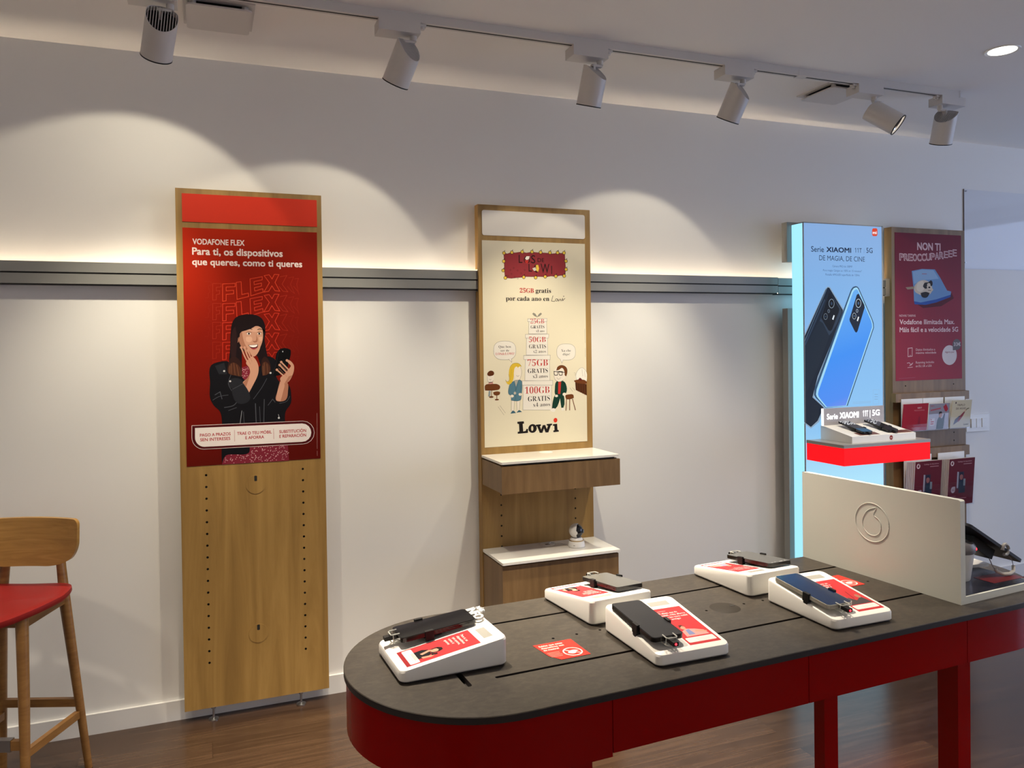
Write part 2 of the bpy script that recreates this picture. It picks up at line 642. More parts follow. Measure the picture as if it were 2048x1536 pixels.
def covers(t, lst, yf):
    for x, z in lst:
        c = B().prism([(x+.0385*math.cos(2*PI*i/40), z+.0385*math.sin(2*PI*i/40)) for i in range(40)], yf-.0014, yf+.001, 'y', .0006, 1).build('cable_cover', M_OAK, t)
        B().prism(rrect(x-.0055, x+.0055, z+.014, z+.036, .003), yf-.0018, yf-.001, 'y').build('notch', M_DARKFIN, c)

PX1, PX2, PX3 = 0.185, 1.464, 3.949
YP = -.062

# panel with the red flex poster
p1 = thing('display_panel', 'tall oak display panel with red poster of an astonished woman holding a phone', 'display panel', (PX1, 0, 0))
hol = [(-.1905, .997-.0477*i, .0048) for i in range(17)] + [(.192, .996-.0477*i, .0048) for i in range(17)]
panel_board(p1, .574, .05, 2.153, YP, -.018, hol)
covers(p1, [(0.001, .945), (.002, .327)], YP)
hd = B().box(-.2625, .2675, YP-.003, YP, 2.019, 2.132, .0006, 1).build('header_plate', mat('header_red', (0.70, 0.045, 0.022), 0.5, spec=.12), p1)
for sx in (-.178, .17):
    f = B()
    f.cyl((sx, -.058, .008), (sx, -.058, .052), .0045, seg=12).cyl((sx, -.058, .045), (sx, -.058, .051), .009, seg=6)
    f.lathe([(0, 0), (.02, 0), (.02, .004), (.008, .009), (0, .009)], 20, Matrix.Translation((sx, -.058, 0)))
    f.build('foot', M_STEEL, p1)

# panel with the cream cartoon poster
p2 = thing('display_panel', 'oak display panel with cream cartoon poster above two white-topped shelves', 'display panel', (PX2, 0, 0))
hol = [(-.192, .764+.048*i-.0477*5, .0042) for i in range(7)] + [(.1895, .764+.048*i-.0477*5, .0042) for i in range(7)]
panel_board(p2, .574, .05, 2.153, YP, -.018, hol, M_OAK)
B().prism(rrect(-.268, .258, 2.012, 2.1275, .010), YP-.003, YP, 'y').build('header_plate', mat('header_white', (0.78, 0.74, 0.69), 0.5), p2)

# drawer shelf and lower cabinet on that panel
ds = thing('drawer_unit', 'wooden wall drawer with glossy white top under the cream cartoon poster', 'drawer', (PX2, 0, .866))
B().box(-.284, .284, -.300, YP-.0005, .003, .120, .001, 1).build('body', M_OAK2, ds)
B().box(-.286, .290, -.318, -.301, 0, .118, .0012, 1).build('drawer_front', M_OAK2, ds)
_t = B()
_t.prism(rrect(-.287, .288, -.318, YP-.0005, .006), .128, .138, 'z', .002)
_t = _t.build('top', M_GLASSW, ds)
B().box(-.27, .27, -.30, YP-.002, .119, .1285).build('shadow_gap', M_DARKFIN, ds)
B().lathe([(0, .0015), (.030, .0015), (.032, .0005), (.032, 0)], 32, Matrix.Translation((.018, -.105, .138))).build('cable_cap', M_WHITE, ds)
cb = thing('cabinet', 'wooden base cabinet with glossy white top holding the small round camera', 'cabinet', (PX2, 0, 0))
B().box(-.2835, .2835, -.3005, YP-.0005, .0, .552, .001, 1).build('body', M_OAK2, cb)
B().box(-.2835, .2835, -.306, -.3015, .0, .552, .001, 1).build('door', M_OAK2, cb)
B().prism(rrect(-.287, .288, -.318, YP-.0005, .006), .560, .571, 'z', .002).build('top', M_GLASSW, cb)
B().box(-.27, .27, -.295, YP-.002, .5515, .5605).build('shadow_gap', M_DARKFIN, cb)
_c = B().lathe([(0, .0015), (.034, .0015), (.036, .0005), (.036, 0)], 32, Matrix.Translation((.018, -.105, .571))).build('cable_cap', M_WHITE, cb)
B().box(.008, .030, -.113, -.102, .5722, .5730).build('slot', M_DARKFIN, _c)

# small pan-tilt camera
sc = thing('security_camera', 'small round white security camera with black face on the lower white shelf', 'camera', (1.592, -.192, .571), R(-38))
B().lathe([(0, 0), (.037, 0), (.040, .004), (.036, .024), (.0335, .0285), (0, .0285)], 36).build('base', M_WHITE, sc)
B().lathe([(0, .0285), (.034, .0285), (.034, .0335), (0, .0335)], 36).build('ring', mat('gold_ring', (0.5, 0.38, 0.22), 0.3, metal=0.9), sc)
B().lathe([(0, .0335), (.031, .0335), (.024, .043), (0, .043)], 32).build('neck', M_WHITE, sc)
def half_ball(sgn, r, z, cut):
    t = bmesh.new()
    bmesh.ops.create_uvsphere(t, u_segments=32, v_segments=20, radius=r)
    bmesh.ops.bisect_plane(t, geom=t.verts[:]+t.edges[:]+t.faces[:], plane_co=(cut, 0, 0), plane_no=(sgn, 0, 0), clear_inner=True)
    bmesh.ops.holes_fill(t, edges=[e for e in t.edges if e.is_boundary])
    b = B()
    return b._merge(t, 0, 1, Matrix.Translation((0, 0, z)), 0)
_h = half_ball(-1, .0335, .073, .006).build('head', M_WHITE, sc)
half_ball(1, .0315, .073, .006).build('face', mat('black_gloss', (0.01, 0.01, 0.012), 0.08), sc)
_b = B().cyl((.004, -.0325, .070), (.004, -.0355, .070), .0085, seg=24)
_b.build('hinge_disc', M_WHITE, sc)
B().cyl((.030, 0, .073), (.0345, 0, .073), .009, seg=20).build('lens', mat('lens_glass', (0.02, 0.03, 0.05), 0.05), sc)
B().box(-.006, .001, -.0402, -.0385, .012, .014).build('logo_mark', mat('grey_mark', (.2, .2, .2), .5), sc)
tag(B().tube([(1.49, -.107, .5735), (1.51, -.085, .5745), (1.545, -.105, .573), (1.567, -.158, .574), (1.575, -.165, .580)], .0016).build('power_cable', M_WHITE), 'thin white cable running from shelf hole to the round camera', 'cable')

# ------------------------------------------------------------------ tall light box
LX, LYF = 3.2175, -.1755
lb = thing('light_box', 'tall glowing blue light box advertising two phones, beside the right-hand red poster', 'light box', (LX, 0, 0))
_b = B()
_b.prism([(-.2725, -.174), (.2725, -.174), (.2725, -.09), (-.2725, -.09)], .05, 2.128, 'z')
_b.build('glowing_case', emat('lit_case', '#9fe4ff', 1.15), lb)
_b = B()
for q in ((-.2735, -.2705, .05, 2.13), (.2665, .2735, .05, 2.13)):
    _b.box(q[0], q[1], -.1765, -.170, q[2], q[3])
_b.box(-.2735, .2735, -.1765, -.088, 2.126, 2.131)
_b.box(-.2735, .2735, -.1765, -.088, .046, .051)
_b.build('trim', M_ALU, lb)
for za, zb in ((0, 1.682), (1.93, 2.142)):
    B().box(-.303, .25, -.0885, -.048, za, zb, .001, 1).build('mounting_board', M_GREYBOARD, lb)

rs = thing('lit_shelf', 'glowing red shelf with grey top sticking out of the blue light box', 'shelf', (3.24, 0, .882))
B().box(-.288, .290, -.43, -.178, 0, .088, .001, 1).build('glowing_box', emat('lit_red', (1.0, 0.003, 0.008), 1.25), rs)
B().box(-.290, .292, -.432, -.178, .0885, .1045, .0015, 1).build('top', mat('shelf_grey', (0.33, 0.32, 0.30), 0.3), rs)
ri = thing('phone_riser', 'white sloped phone riser with lit name sign on the glowing red shelf', 'display stand', (3.25, 0, .9865))
_b = B().prism([(-.40, 0), (-.40, .034), (-.205, .072), (-.19, .072), (-.19, 0)], -.215, .215, 'x', .003)
_b.build('base', M_WEDGE, ri)
_b = B().box(-.212, .212, -.203, -.194, .070, .162, .0015, 1)
sg = _b.build('sign_board', mat('sign_grey', (0.42, 0.40, 0.42), 0.5), ri)
_e = B()
for q in ((-.213, -.2105, -.206, .070, .162), (-.213, .212, -.206, .0685, .0705)):
    _e.box(q[0], q[1], q[2], -.193, q[3], q[4])
_e.build('lit_edge', emat('lit_white', (1, 1, 1), 2.2), sg)

# ------------------------------------------------------------------ panel with the pet poster and brochures
p3 = thing('display_panel', 'oak display panel with dark red poster of a dog lying on a blue mat', 'display panel', (PX3, 0, 0))
YP3 = -.081
hol = [(s*.19, 1.24-.0477*i, .004) for s in (-1, 1) for i in range(22) if not (1.14 < 1.24-.0477*i < 1.21 or .815 < 1.24-.0477*i < .89)]
panel_board(p3, .574, .05, 2.148, YP3, -.030, hol, M_OAK2)
for za, zb in ((1.15, 1.2), (.822, .878)):
    B().box(-.3, .276, -.113, YP3-.0005, za, zb, .001, 1).build('ledge', M_OAK2, p3)

# ------------------------------------------------------------------ wall fittings on the right
sw = thing('light_switch', 'white double light switch on the wall right of the brochure panel', 'switch', (4.432, 0, .99))
B().box(-.097, .097, -.010, 0, -.052, .052, .003).build('plate', M_WHITE, sw)
for x in (-.045, .0, .048):
    B().box(x-.018, x+.020, -.016, -.0095, -.028, .026, .003).build('rocker', M_WHITE, sw)
ph = thing('poster_holder', 'clear acrylic sheet holder screwed on the wall above the light switch', 'poster holder', (4.62, 0, 1.935))
B().box(-.288, .30, -.0070, -.0045, 0, .48, .0005, 1).build('clear_sheet', M_ACRYL, ph)
B().box(-.288, .30, -.012, -.0015, -.003, -.0001).build('bottom_lip', M_ACRYL, ph)
for x, z in ((-.27, .47), (-.282, .035), (.29, .47), (.29, .035)):
    B().cyl((x, -.0095, z), (x, 0, z), .004, seg=10).build('screw', M_STEEL, ph)
B().box(-.2892, -.2878, -.0068, -.0005, 0, .482).build('edge_shadow', mat('edge_shade', (0.10, 0.08, 0.08), .5), ph)  # dark strip painted in for the shadow line along the sheet

# ------------------------------------------------------------------ ceiling fittings
for (x, y, lab) in ((.065, -.478, 'square white ceiling diffuser plate at the left, near the first spotlight'), (2.835, -.505, 'square white ceiling diffuser plate behind the last pair of spotlights')):
    t = thing('ceiling_diffuser', lab, 'ceiling vent', (x, y, 2.7), 0, 'ceiling air diffusers')
    B().prism(rrect(-.107, .107, -.107, .107, .014), -.026, -.020, 'z', .0015).build('plate', M_LAMPW, t)
    B().box(-.09, .09, -.09, .09, -.004, 0).build('throat', M_DARKFIN, t, label='dark opening above the plate')
    fr = B()
    for q in ((-.118, -.092, -.118, .118), (.092, .118, -.118, .118), (-.092, .092, -.118, -.092), (-.092, .092, .092, .118)):
        fr.box(q[0], q[1], q[2], q[3], -.006, 0)
    fr.build('frame', M_LAMPW, t)
    for sx in (-1, 1):
        for sy in (-1, 1):
            B().cyl((sx*.085, sy*.085, -.021), (sx*.085, sy*.085, 0), .011, seg=12).build('spacer', M_LAMPW, t)

def downlight(x, y, lab):
    t = thing('downlight', lab, 'ceiling light', (x, y, 2.7), 0, 'recessed ceiling downlights')
    B().lathe([(.052, -.001), (.063, -.004), (.066, -.001), (.066, 0), (.052, 0)], 36).build('trim_ring', M_WHITE, t)
    B().lathe([(0, -.002), (.052, -.002), (.052, 0), (0, 0)], 36).build('lens', emat('downlight_lens', (1.0, 0.95, 0.86), 5.0), t, label='glowing white lens')
downlight(*DOWNLIGHTS[0][:2], 'round glowing downlight set in the ceiling at the right')
for _x, _y, _k, _c in DOWNLIGHTS[1:]:
    downlight(_x, _y, 'round ceiling downlight out of view, added to light the shop')

# ------------------------------------------------------------------ spotlight track
YT = -.70
tk = thing('lighting_track', 'long white lighting track on the ceiling carrying six spotlights', 'lighting track', (0, 0, 2.7))
B().box(-2.2, 3.42, YT, YT+.034, -.031, 0, .0008, 1).build('channel', M_LAMPW, tk)
B().box(-2.19, 3.405, YT+.0125, YT+.0215, -.0315, -.03).build('slot', M_DARKFIN, tk, label='dark slot along the underside')
B().box(3.418, 3.426, YT-.001, YT+.035, -.033, 0, .001, 1).build('end_cap', M_LAMPW, tk)
B().box(2.45, 2.50, YT-.0008, YT+.0348, -.0325, -.001, .001, 1).build('joiner', M_LAMPW, tk)

def spot(x0, x1, xk, side, aim, cutdir, label, half, watt, beam=None, drop=.055):
    t = thing('track_spotlight', label, 'spotlight', (xk, YT+.035, 2.669), 0, 'spotlights along the ceiling track')
    B().box(x0-xk, x1-xk, -.035, .040, -.040, .0, .002, 1).build('gear_box', M_LAMPW, t)
    e = x1-xk if side > 0 else x0-xk
    k = B().box(min(e, e+side*.024), max(e, e+side*.024), -.026, -.004, -.009, -.001, .001, 1)
    k.cyl((e+side*.012, -.014, -.017), (e+side*.012, -.014, -.009), .008, seg=12)
    k.build('locking_lever', M_LAMPW, t)
    s = -side
    a = Vector(aim).normalized()
    pv = Vector((s*.030, 0.0, -.062-drop))
    arm = B()
    arm.cyl((0, 0, -.058), (0, 0, -.040), .0125, seg=18)
    arm.box(min(0, s*.034)-.005, max(0, s*.034)+.005, -.008, .008, -.066, -.057, .0015, 1)
    arm.box(s*.030-.0045, s*.030+.0045, -.0105, .0105, pv.z-.012, -.058, .0015, 1)
    arm.build('arm', M_LAMPW, t)
    # head: tube with a slanted back, cooling ribs inside the cut and a dark rim at the mouth
    c = Vector(cutdir)
    c = (c - a*c.dot(a)).normalized()
    n = a.cross(c)
    Rr, Lf, Lb, Ls = .0495, .098, .050, .006
    seg = 48
    bm = bmesh.new()
    def ring(r, f):
        return [bm.verts.new(pv + c*(r*math.cos(2*PI*i/seg)) + n*(r*math.sin(2*PI*i/seg)) + a*f(math.cos(2*PI*i/seg))) for i in range(seg)]
    def backf(q, d=0):
        u = max(0.0, (q+.45)/1.45)
        return -Lb + (Lb-Ls)*u**1.15 + d
    o0 = ring(Rr, lambda q: backf(q))
    o1 = ring(Rr, lambda q: Lf)
    i1 = ring(Rr-.004, lambda q: Lf)
    i2 = ring(Rr-.006, lambda q: Lf-.022)
    b0 = ring(Rr-.002, lambda q: backf(q))
    b1 = ring(Rr-.002, lambda q: backf(q, .016))
    for A_, D_ in ((o0, o1), (o1, i1), (i1, i2), (b0, o0), (b1, b0)):
        for i in range(seg):
            bm.faces.new((A_[i], A_[(i+1) % seg], D_[(i+1) % seg], D_[i]))
    hb = B()
    hb.bm.free()
    hb.bm = bm
    head = hb.build('head', M_LAMPW, t, ang=50)
    mx = Matrix.Translation(pv) @ Matrix((c, n, a)).transposed().to_4x4()
    rb = B()
    vs = [rb.bm.verts.new(pv + c*((Rr-.002)*math.cos(2*PI*i/seg)) + n*((Rr-.002)*math.sin(2*PI*i/seg)) + a*backf(math.cos(2*PI*i/seg), .016)) for i in range(seg)]
    rb.bm.faces.new(vs)
    rb.build('back_plate', M_DARKFIN, head, label='dark recess behind the cooling ribs')
    for j in range(-5, 6):
        w = j*.0084
        hw = math.sqrt(max(0, (Rr-.003)**2-w*w))
        P = []
        N = 8
        for i in range(N+1):
            cc = -hw + 2*hw*i/N
            P.append((cc, backf(cc/Rr, .0015)))
        fb = bmesh.new()
        rows = []
        for dz in (0, .015):
            for dw in (-.0009, .0009):
                rows.append([fb.verts.new((cc, w+dw, z+dz)) for cc, z in P])
        for i in range(N):
            fb.faces.new((rows[0][i], rows[0][i+1], rows[1][i+1], rows[1][i]))
            fb.faces.new((rows[0][i], rows[2][i], rows[2][i+1], rows[0][i+1]))
            fb.faces.new((rows[1][i], rows[1][i+1], rows[3][i+1], rows[3][i]))
        r_ = B()
        r_._merge(fb, 0, 1, mx, 0)
        r_.build('cooling_rib', M_LAMPW, head)
    rm = B()
    rm.lathe([(Rr-.003, Lf-.0005), (Rr+.0006, Lf-.0005), (Rr+.0006, Lf+.0035), (Rr-.003, Lf+.0035), (Rr-.003, Lf-.0005)], 48, mx)
    rm.build('mouth_ring', M_BLACK, head)
    ln = B()
    ln.lathe([(0, Lf-.020), (Rr-.0065, Lf-.020)], 36, mx)
    ln.build('lens', emat('spot_lens', (1.0, 0.90, 0.74), 3.5), head, label='glowing lens inside the mouth')
    rf = B()
    rf.lathe([(.026, Lf-.019), (.040, Lf-.006)], 36, mx)
    rf.build('reflector', M_CHROME, head)
    # the reflector's wide spill with its cut-off, and the brighter beam inside it
    lamp('spot_spill', 'SPOT', pv + a*(Lf+.004), watt*.2, WARM, a, parent=t, spot_size=R(2*half), spot_blend=0.16, shadow_soft_size=0.018)
    lamp('spot_beam', 'SPOT', pv + a*(Lf+.004), watt*1.7, WARM, beam or a, parent=t, spot_size=R(66), spot_blend=1.0, shadow_soft_size=0.018)
    return t

def dirv(tilt, az):
    return (math.sin(R(az))*math.sin(R(tilt)), math.cos(R(az))*math.sin(R(tilt)), -math.cos(R(tilt)))
spot(-.215, -.066, -.088, 1, dirv(42, -15), (.15, -1, .2), 'spotlight at the far left of the track with ribbed back facing us', 47, 42, dirv(19, -15))
spot(.592, .744, .725, 1, dirv(35, -28), (.6, -.85, .2), 'second spotlight from the left, tilted toward the red poster panel', 42.5, 42, dirv(18, -30))
spot(1.355, 1.507, 1.488, 1, dirv(21, -8), (.6, -.85, .2), 'third spotlight from the left, hanging straight above the cream cartoon poster', 42, 42, dirv(17, -8))
spot(2.06, 2.209, 2.178, 1, dirv(30, -17), (.6, -.85, .2), 'fourth spotlight from the left, leaning left between cream poster and light box', 44.5, 42, dirv(17, -20))
spot(2.79, 2.937, 2.915, -1, (.50, -.60, -.60), (-.3, .5, .6), 'fifth spotlight from the left, turned toward us with its lens glowing', 40, 42*.7)
spot(3.305, 3.46, 3.332, -1, dirv(24, 25), (-.9, -.35, .2), 'spotlight at the right end of the track, above the dog poster', 40, 42*.45, dirv(18, 20))

# ------------------------------------------------------------------ counter table (its own frame is turned 2.4 degrees)
TA = R(2.4)
ZT = 0.9
TCX, TCY = 1.0165, -1.985
def tw(xt, yt, z=ZT):
    return Vector((xt*math.cos(TA)-yt*math.sin(TA), xt*math.sin(TA)+yt*math.cos(TA), z))
def stadium(hl, r, n=40):
    P = []
    for i in range(n+1):
        t = -PI/2 + PI*i/n
        P.append((hl + r*math.cos(t), r*math.sin(t)))
    for i in range(n+1):
        t = PI/2 + PI*i/n
        P.append((-hl + r*math.cos(t), r*math.sin(t)))
    return P
HL, RT = .6155, .2525
tb = thing('counter_table', 'oblong shop counter with dark slotted top and glossy red skirt and legs', 'table', tw(TCX, TCY, 0), TA)

def table_top():
    b = B()
    bm = b.bm
    es = []
    def loop(pts, z):
        v = [bm.verts.new((p[0], p[1], z)) for p in pts]
        es.extend(bm.edges.new((v[i], v[(i+1) % len(v)])) for i in range(len(v)))
        return v
    out = stadium(HL, RT)
    out = [p for i, p in enumerate(out) if i == 0 or (Vector(p)-Vector(out[i-1])).length > 1e-5]
    top = loop([(x*(1-.0012/.86), y*(1-.0012/RT)) for x, y in out], ZT)
    def slot(x0, x1, y0, y1, r):
        return rrect(x0-TCX, x1-TCX, y0-TCY, y1-TCY, r, 3)
    shapes = [slot(.398, 1.635, -2.099, -2.091, .0035), slot(.398, 1.635, -1.849, -1.841, .0035),
              slot(.336, .348, -2.110, -1.86, .005), slot(1.685, 1.697, -2.110, -1.86, .005)]
    for hx in (.580, .635, .691, .969, 1.0755, 1.131, 1.412, 1.468):
        shapes.append([(hx-TCX+.0033*math.cos(2*PI*i/10), -1.9725-TCY+.0033*math.sin(2*PI*i/10)) for i in range(10)])
    holes = [loop(s, ZT) for s in shapes]
    bmesh.ops.triangle_fill(bm, use_beauty=True, use_dissolve=False, edges=es, normal=(0, 0, 1))
    for f in bm.faces:
        f.material_index = 0
        if f.normal.z < 0:
            f.normal_flip()
    # edge (dark core), underside
    n = len(out)
    e1 = [bm.verts.new((x, y, ZT-.0012)) for x, y in out]
    e2 = [bm.verts.new((x, y, ZT-.0125)) for x, y in out]
    for A_, D_, mi in ((e1, top, 0), (e2, e1, 1)):
        for i in range(n):
            f = bm.faces.new((A_[i], A_[(i+1) % n], D_[(i+1) % n], D_[i]))
            f.material_index = mi
    f = bm.faces.new(e2[::-1])
    f.material_index = 1
    for h in holes:
        lo = [bm.verts.new((v.co.x, v.co.y, ZT-.011)) for v in h]
        k = len(h)
        for i in range(k):
            f = bm.faces.new((h[i], h[(i+1) % k], lo[(i+1) % k], lo[i]))
            f.material_index = 1
        f = bm.faces.new(lo)
        f.material_index = 1
    return b.build('top', [M_TOP, mat('top_core', (0.016, 0.011, 0.010), 0.55)], tb, recalc=False)
table_top()
_g = B().lathe([(0, .0006), (.0335, .0006), (.0345, 0), (0, 0)], 40, Matrix.Translation((1.018-TCX, -1.976-TCY, ZT))).build('cable_cap', mat('cap_dark', (0.026, 0.021, 0.016), 0.65, spec=.2), tb)
B().box(1.036-TCX, 1.0475-TCX, -1.9755-TCY, -1.9685-TCY, ZT+.0004, ZT+.0011).build('cap_notch', M_DARKFIN, _g)

def skirt(x0, x1, side, name, zb=.792, end=0):
    """straight run on one long side, or a whole rounded end"""
    ro, ri = RT-.0045, RT-.016
    b = B()
    if not end:
        y0, y1 = sorted((side*ro, side*ri))
        b.box(x0-TCX, x1-TCX, y0, y1, zb, ZT-.0128, .0006, 1)
    else:
        N = 36
        def arc(r):
            return [(end*(HL + r*math.sin(PI*i/N)), -r*math.cos(PI*i/N)) for i in range(N+1)]
        xe = x0-TCX
        o = [(xe, -ro)] + arc(ro) + [(xe, ro)]
        q = [(xe, -ri)] + arc(ri) + [(xe, ri)]
        b.prism(o + q[::-1], zb, ZT-.0128, 'z')
    return b.build(name, M_RED, tb, ang=40)
G = .0008
skirt(.561-G, 0, 0, 'end_skirt', .786, -1)
skirt(1.469+G, 0, 0, 'end_skirt', .792, 1)
for s in (-1, 1):
    skirt(.561+G, 1.010-G, s, 'side_skirt')
    skirt(1.010+G, 1.469-G, s, 'side_skirt')
for x0, x1, y0, y1 in ((.486, .526, -2.234, -2.19), (1.062, 1.098, -2.234, -2.194), (1.454, 1.494, -2.234, -2.172),
                       (.486, .526, -1.78, -1.736), (1.527, 1.563, -1.776, -1.736)):
    y0 = max(y0, TCY-RT+.0165)
    y1 = min(y1, TCY+RT-.0165)
    B().box(x0-TCX, x1-TCX, y0-TCY, y1-TCY, 0, ZT-.0126, .0012, 1).build('leg', M_RED, tb)
B().prism(stadium(HL-.03, RT-.03, 20), ZT-.05, ZT-.0127, 'z').build('subframe', M_DARKFIN, tb)

# ------------------------------------------------------------------ white divider with the embossed mark
dv = thing('divider_stand', 'white L-shaped counter divider with embossed round speech-mark logo', 'counter divider', tw(1.508, -1.962, ZT+.0004), TA+R(2))
B().prism([(-.229, .0), (.229, .0), (.229, .239)] + [(.229-.006+.006*math.cos(R(a)), .233+.006*math.sin(R(a))) for a in (30, 60, 90)] + [(-.223+.006*math.cos(R(a)), .233+.006*math.sin(R(a))) for a in (90, 120, 150)], -.008, .008, 'x', .0022).build('upright', M_DIV, dv)
B().box(.0075, .262, -.229, .229, 0, .0165, .0012, 1).build('base', M_DIV, dv)
B().box(.0085, .258, -.224, .224, .0163, .0172).build('dark_mat', mat('dark_navy_mat', (0.012, 0.013, 0.022), 0.25), dv)
_l = B()
cy, cz, rr = .004, .142, .0490
_l.tube([(-.0082, cy+rr*math.cos(2*PI*i/48), cz+rr*math.sin(2*PI*i/48)) for i in range(49)], .0010, 6)
# speech mark: a drop whose tail sweeps up to the right (as seen on the face, right is -y)
S = [(.012, .040), (-.004, .034), (-.018, .022), (-.0265, .006), (-.0275, -.010), (-.021, -.023), (-.010, -.031), (.003, -.033), (.015, -.029), (.0235, -.020), (.0265, -.008), (.0245, .004), (.017, .013), (.009, .0165), (.006, .019), (.0075, .028), (.0125, .0375), (.012, .040)]
_l.tube([(-.0082, cy - u, cz + v) for u, v in smooth(S, True)+[S[0]]], .0009, 6)
_l.build('logo_mark', M_DIV, dv)

# tablet on a tethered post behind the divider
tp = thing('tablet_stand', 'white round security post with red light holding up a dark tablet', 'tablet stand', tw(1.632, -2.088, ZT+.0172), TA)
B().lathe([(0, 0), (.029, 0), (.031, .003), (.0395, .068), (0, .068)], 36).build('post', M_WHITE, tp)
B().lathe([(0, .068), (.0405, .068), (.0425, .072), (.043, .084), (.038, .092), (0, .096)], 36).build('collar', mat('collar_grey', (0.16, 0.15, 0.16), 0.4), tp)
B().lathe([(0, 0), (.0036, 0), (.003, .002), (0, .003)], 14, Matrix.Translation((.028, -.0315, .077)) @ Matrix.Rotation(R(90), 4, 'X') @ Matrix.Rotation(R(30), 4, 'Y')).build('status_light', emat('red_led', (1, .02, .03), 6), tp)
_m = Matrix.Translation((.062, .02, .100)) @ Matrix.Rotation(R(30), 4, 'Y')
B().box(-.035, .050, -.030, .030, -.030, -.0052, .003, 2, Matrix.Translation((.075, .010, .0905)) @ Matrix.Rotation(R(30), 4, 'Y')).build('bracket', M_BLACK, tp)
tl = thing('tablet', 'dark tablet held slanted on the white security post behind the divider', 'tablet', tw(1.722, -2.078, 1.003), TA)
_r = Matrix.Rotation(R(30), 4, 'Y')
B().prism(rrect(-.112, .112, -.052, .052, .010), -.0045, .0028, 'z', .002, 2, _r).build('body', mat('tablet_dark', (0.012, 0.012, 0.018), 0.4), tl)
B().prism(rrect(-.109, .109, -.049, .049, .008), .0027, .0034, 'z', 0, 2, _r).build('screen', mat('screen_blue', (0.05, 0.06, 0.10), 0.08), tl)
B().tube([(.030+.011*math.cos(R(a)), -.0525, -.018+.013*math.sin(R(a))) for a in range(-120, 181, 20)], .0042, 8).build('clamp', mat('clamp_grey', (0.30, 0.29, 0.28), 0.4), tl)
te = thing('tether_cable', 'grey-white tether loop hanging from the dark tablet behind the divider', 'cable', tw(1.72, -2.10, ZT+.018))
B().tube([(.058, -.015, .050), (.072, -.018, .034), (.074, -.02, .018), (.068, -.024, .006), (.050, -.028, .0035), (.030, -.026, .004), (.015, -.02, .010), (.008, -.014, .026), (.002, -.01, .044)], .0012, 8).build('cable', mat('cable_grey', (0.22, 0.21, 0.22), 0.5), te)
B().tube([(.0745, -.02, .020), (.0685, -.024, .0075), (.050, -.028, .0045), (.030, -.026, .0055), (.016, -.02, .012), (.0125, -.018, .018)], .0042, 10).build('sleeve', mat('sleeve_white', (0.50, 0.48, 0.44), 0.5), te)
tag(B().box(-.055, .055, -.032, .034, 0, .008, .0015, 2).build('white_pad', M_WHITE, None, tw(1.752, -2.015, ZT+.0175)), 'flat white pad lying on the dark mat behind the divider', 'charging pad').rotation_euler = (0, 0, TA-R(8))

# ------------------------------------------------------------------ sloped phone stands
WL, WW, H0, H1 = .2115, .1645, .0235, .0545
SL = math.atan2(H1-H0, WL)
def top_frame(u, v, h):
    """reader's frame on the slope: u to the reader's right, v up the slope"""
    x = -WL/2 + v*math.cos(SL) - h*math.sin(SL)
    z = H0 + v*math.sin(SL) + h*math.cos(SL)
    return Vector((x, -u, z))

def wedge_mesh():
    bm = bmesh.new()
    pl = rrect(-WL/2, WL/2, -WW/2, WW/2, .014, 6)
    lo = [bm.verts.new((x*.985, y*.985, .003)) for x, y in pl]
    l2 = [bm.verts.new((x, y, .0052)) for x, y in pl]
    zt = lambda x: H0 + (x+WL/2)*math.tan(SL)
    u1 = [bm.verts.new((x, y, zt(x)-.005)) for x, y in pl]
    k = lambda x, y, d: (x*(1-d/(WL/2)), y*(1-d/(WW/2)))
    u2 = []
    for x, y in pl:
        a, b_ = k(x, y, .0016)
        u2.append(bm.verts.new((a, b_, zt(a)-.0014)))
    u3 = []
    for x, y in pl:
        a, b_ = k(x, y, .0052)
        u3.append(bm.verts.new((a, b_, zt(a))))
    n = len(pl)
    for A_, D_ in ((lo, l2), (l2, u1), (u1, u2), (u2, u3)):
        for i in range(n):
            bm.faces.new((A_[i], A_[(i+1) % n], D_[(i+1) % n], D_[i]))
    bm.faces.new(lo[::-1])
    bm.faces.new(u3)
    return bm

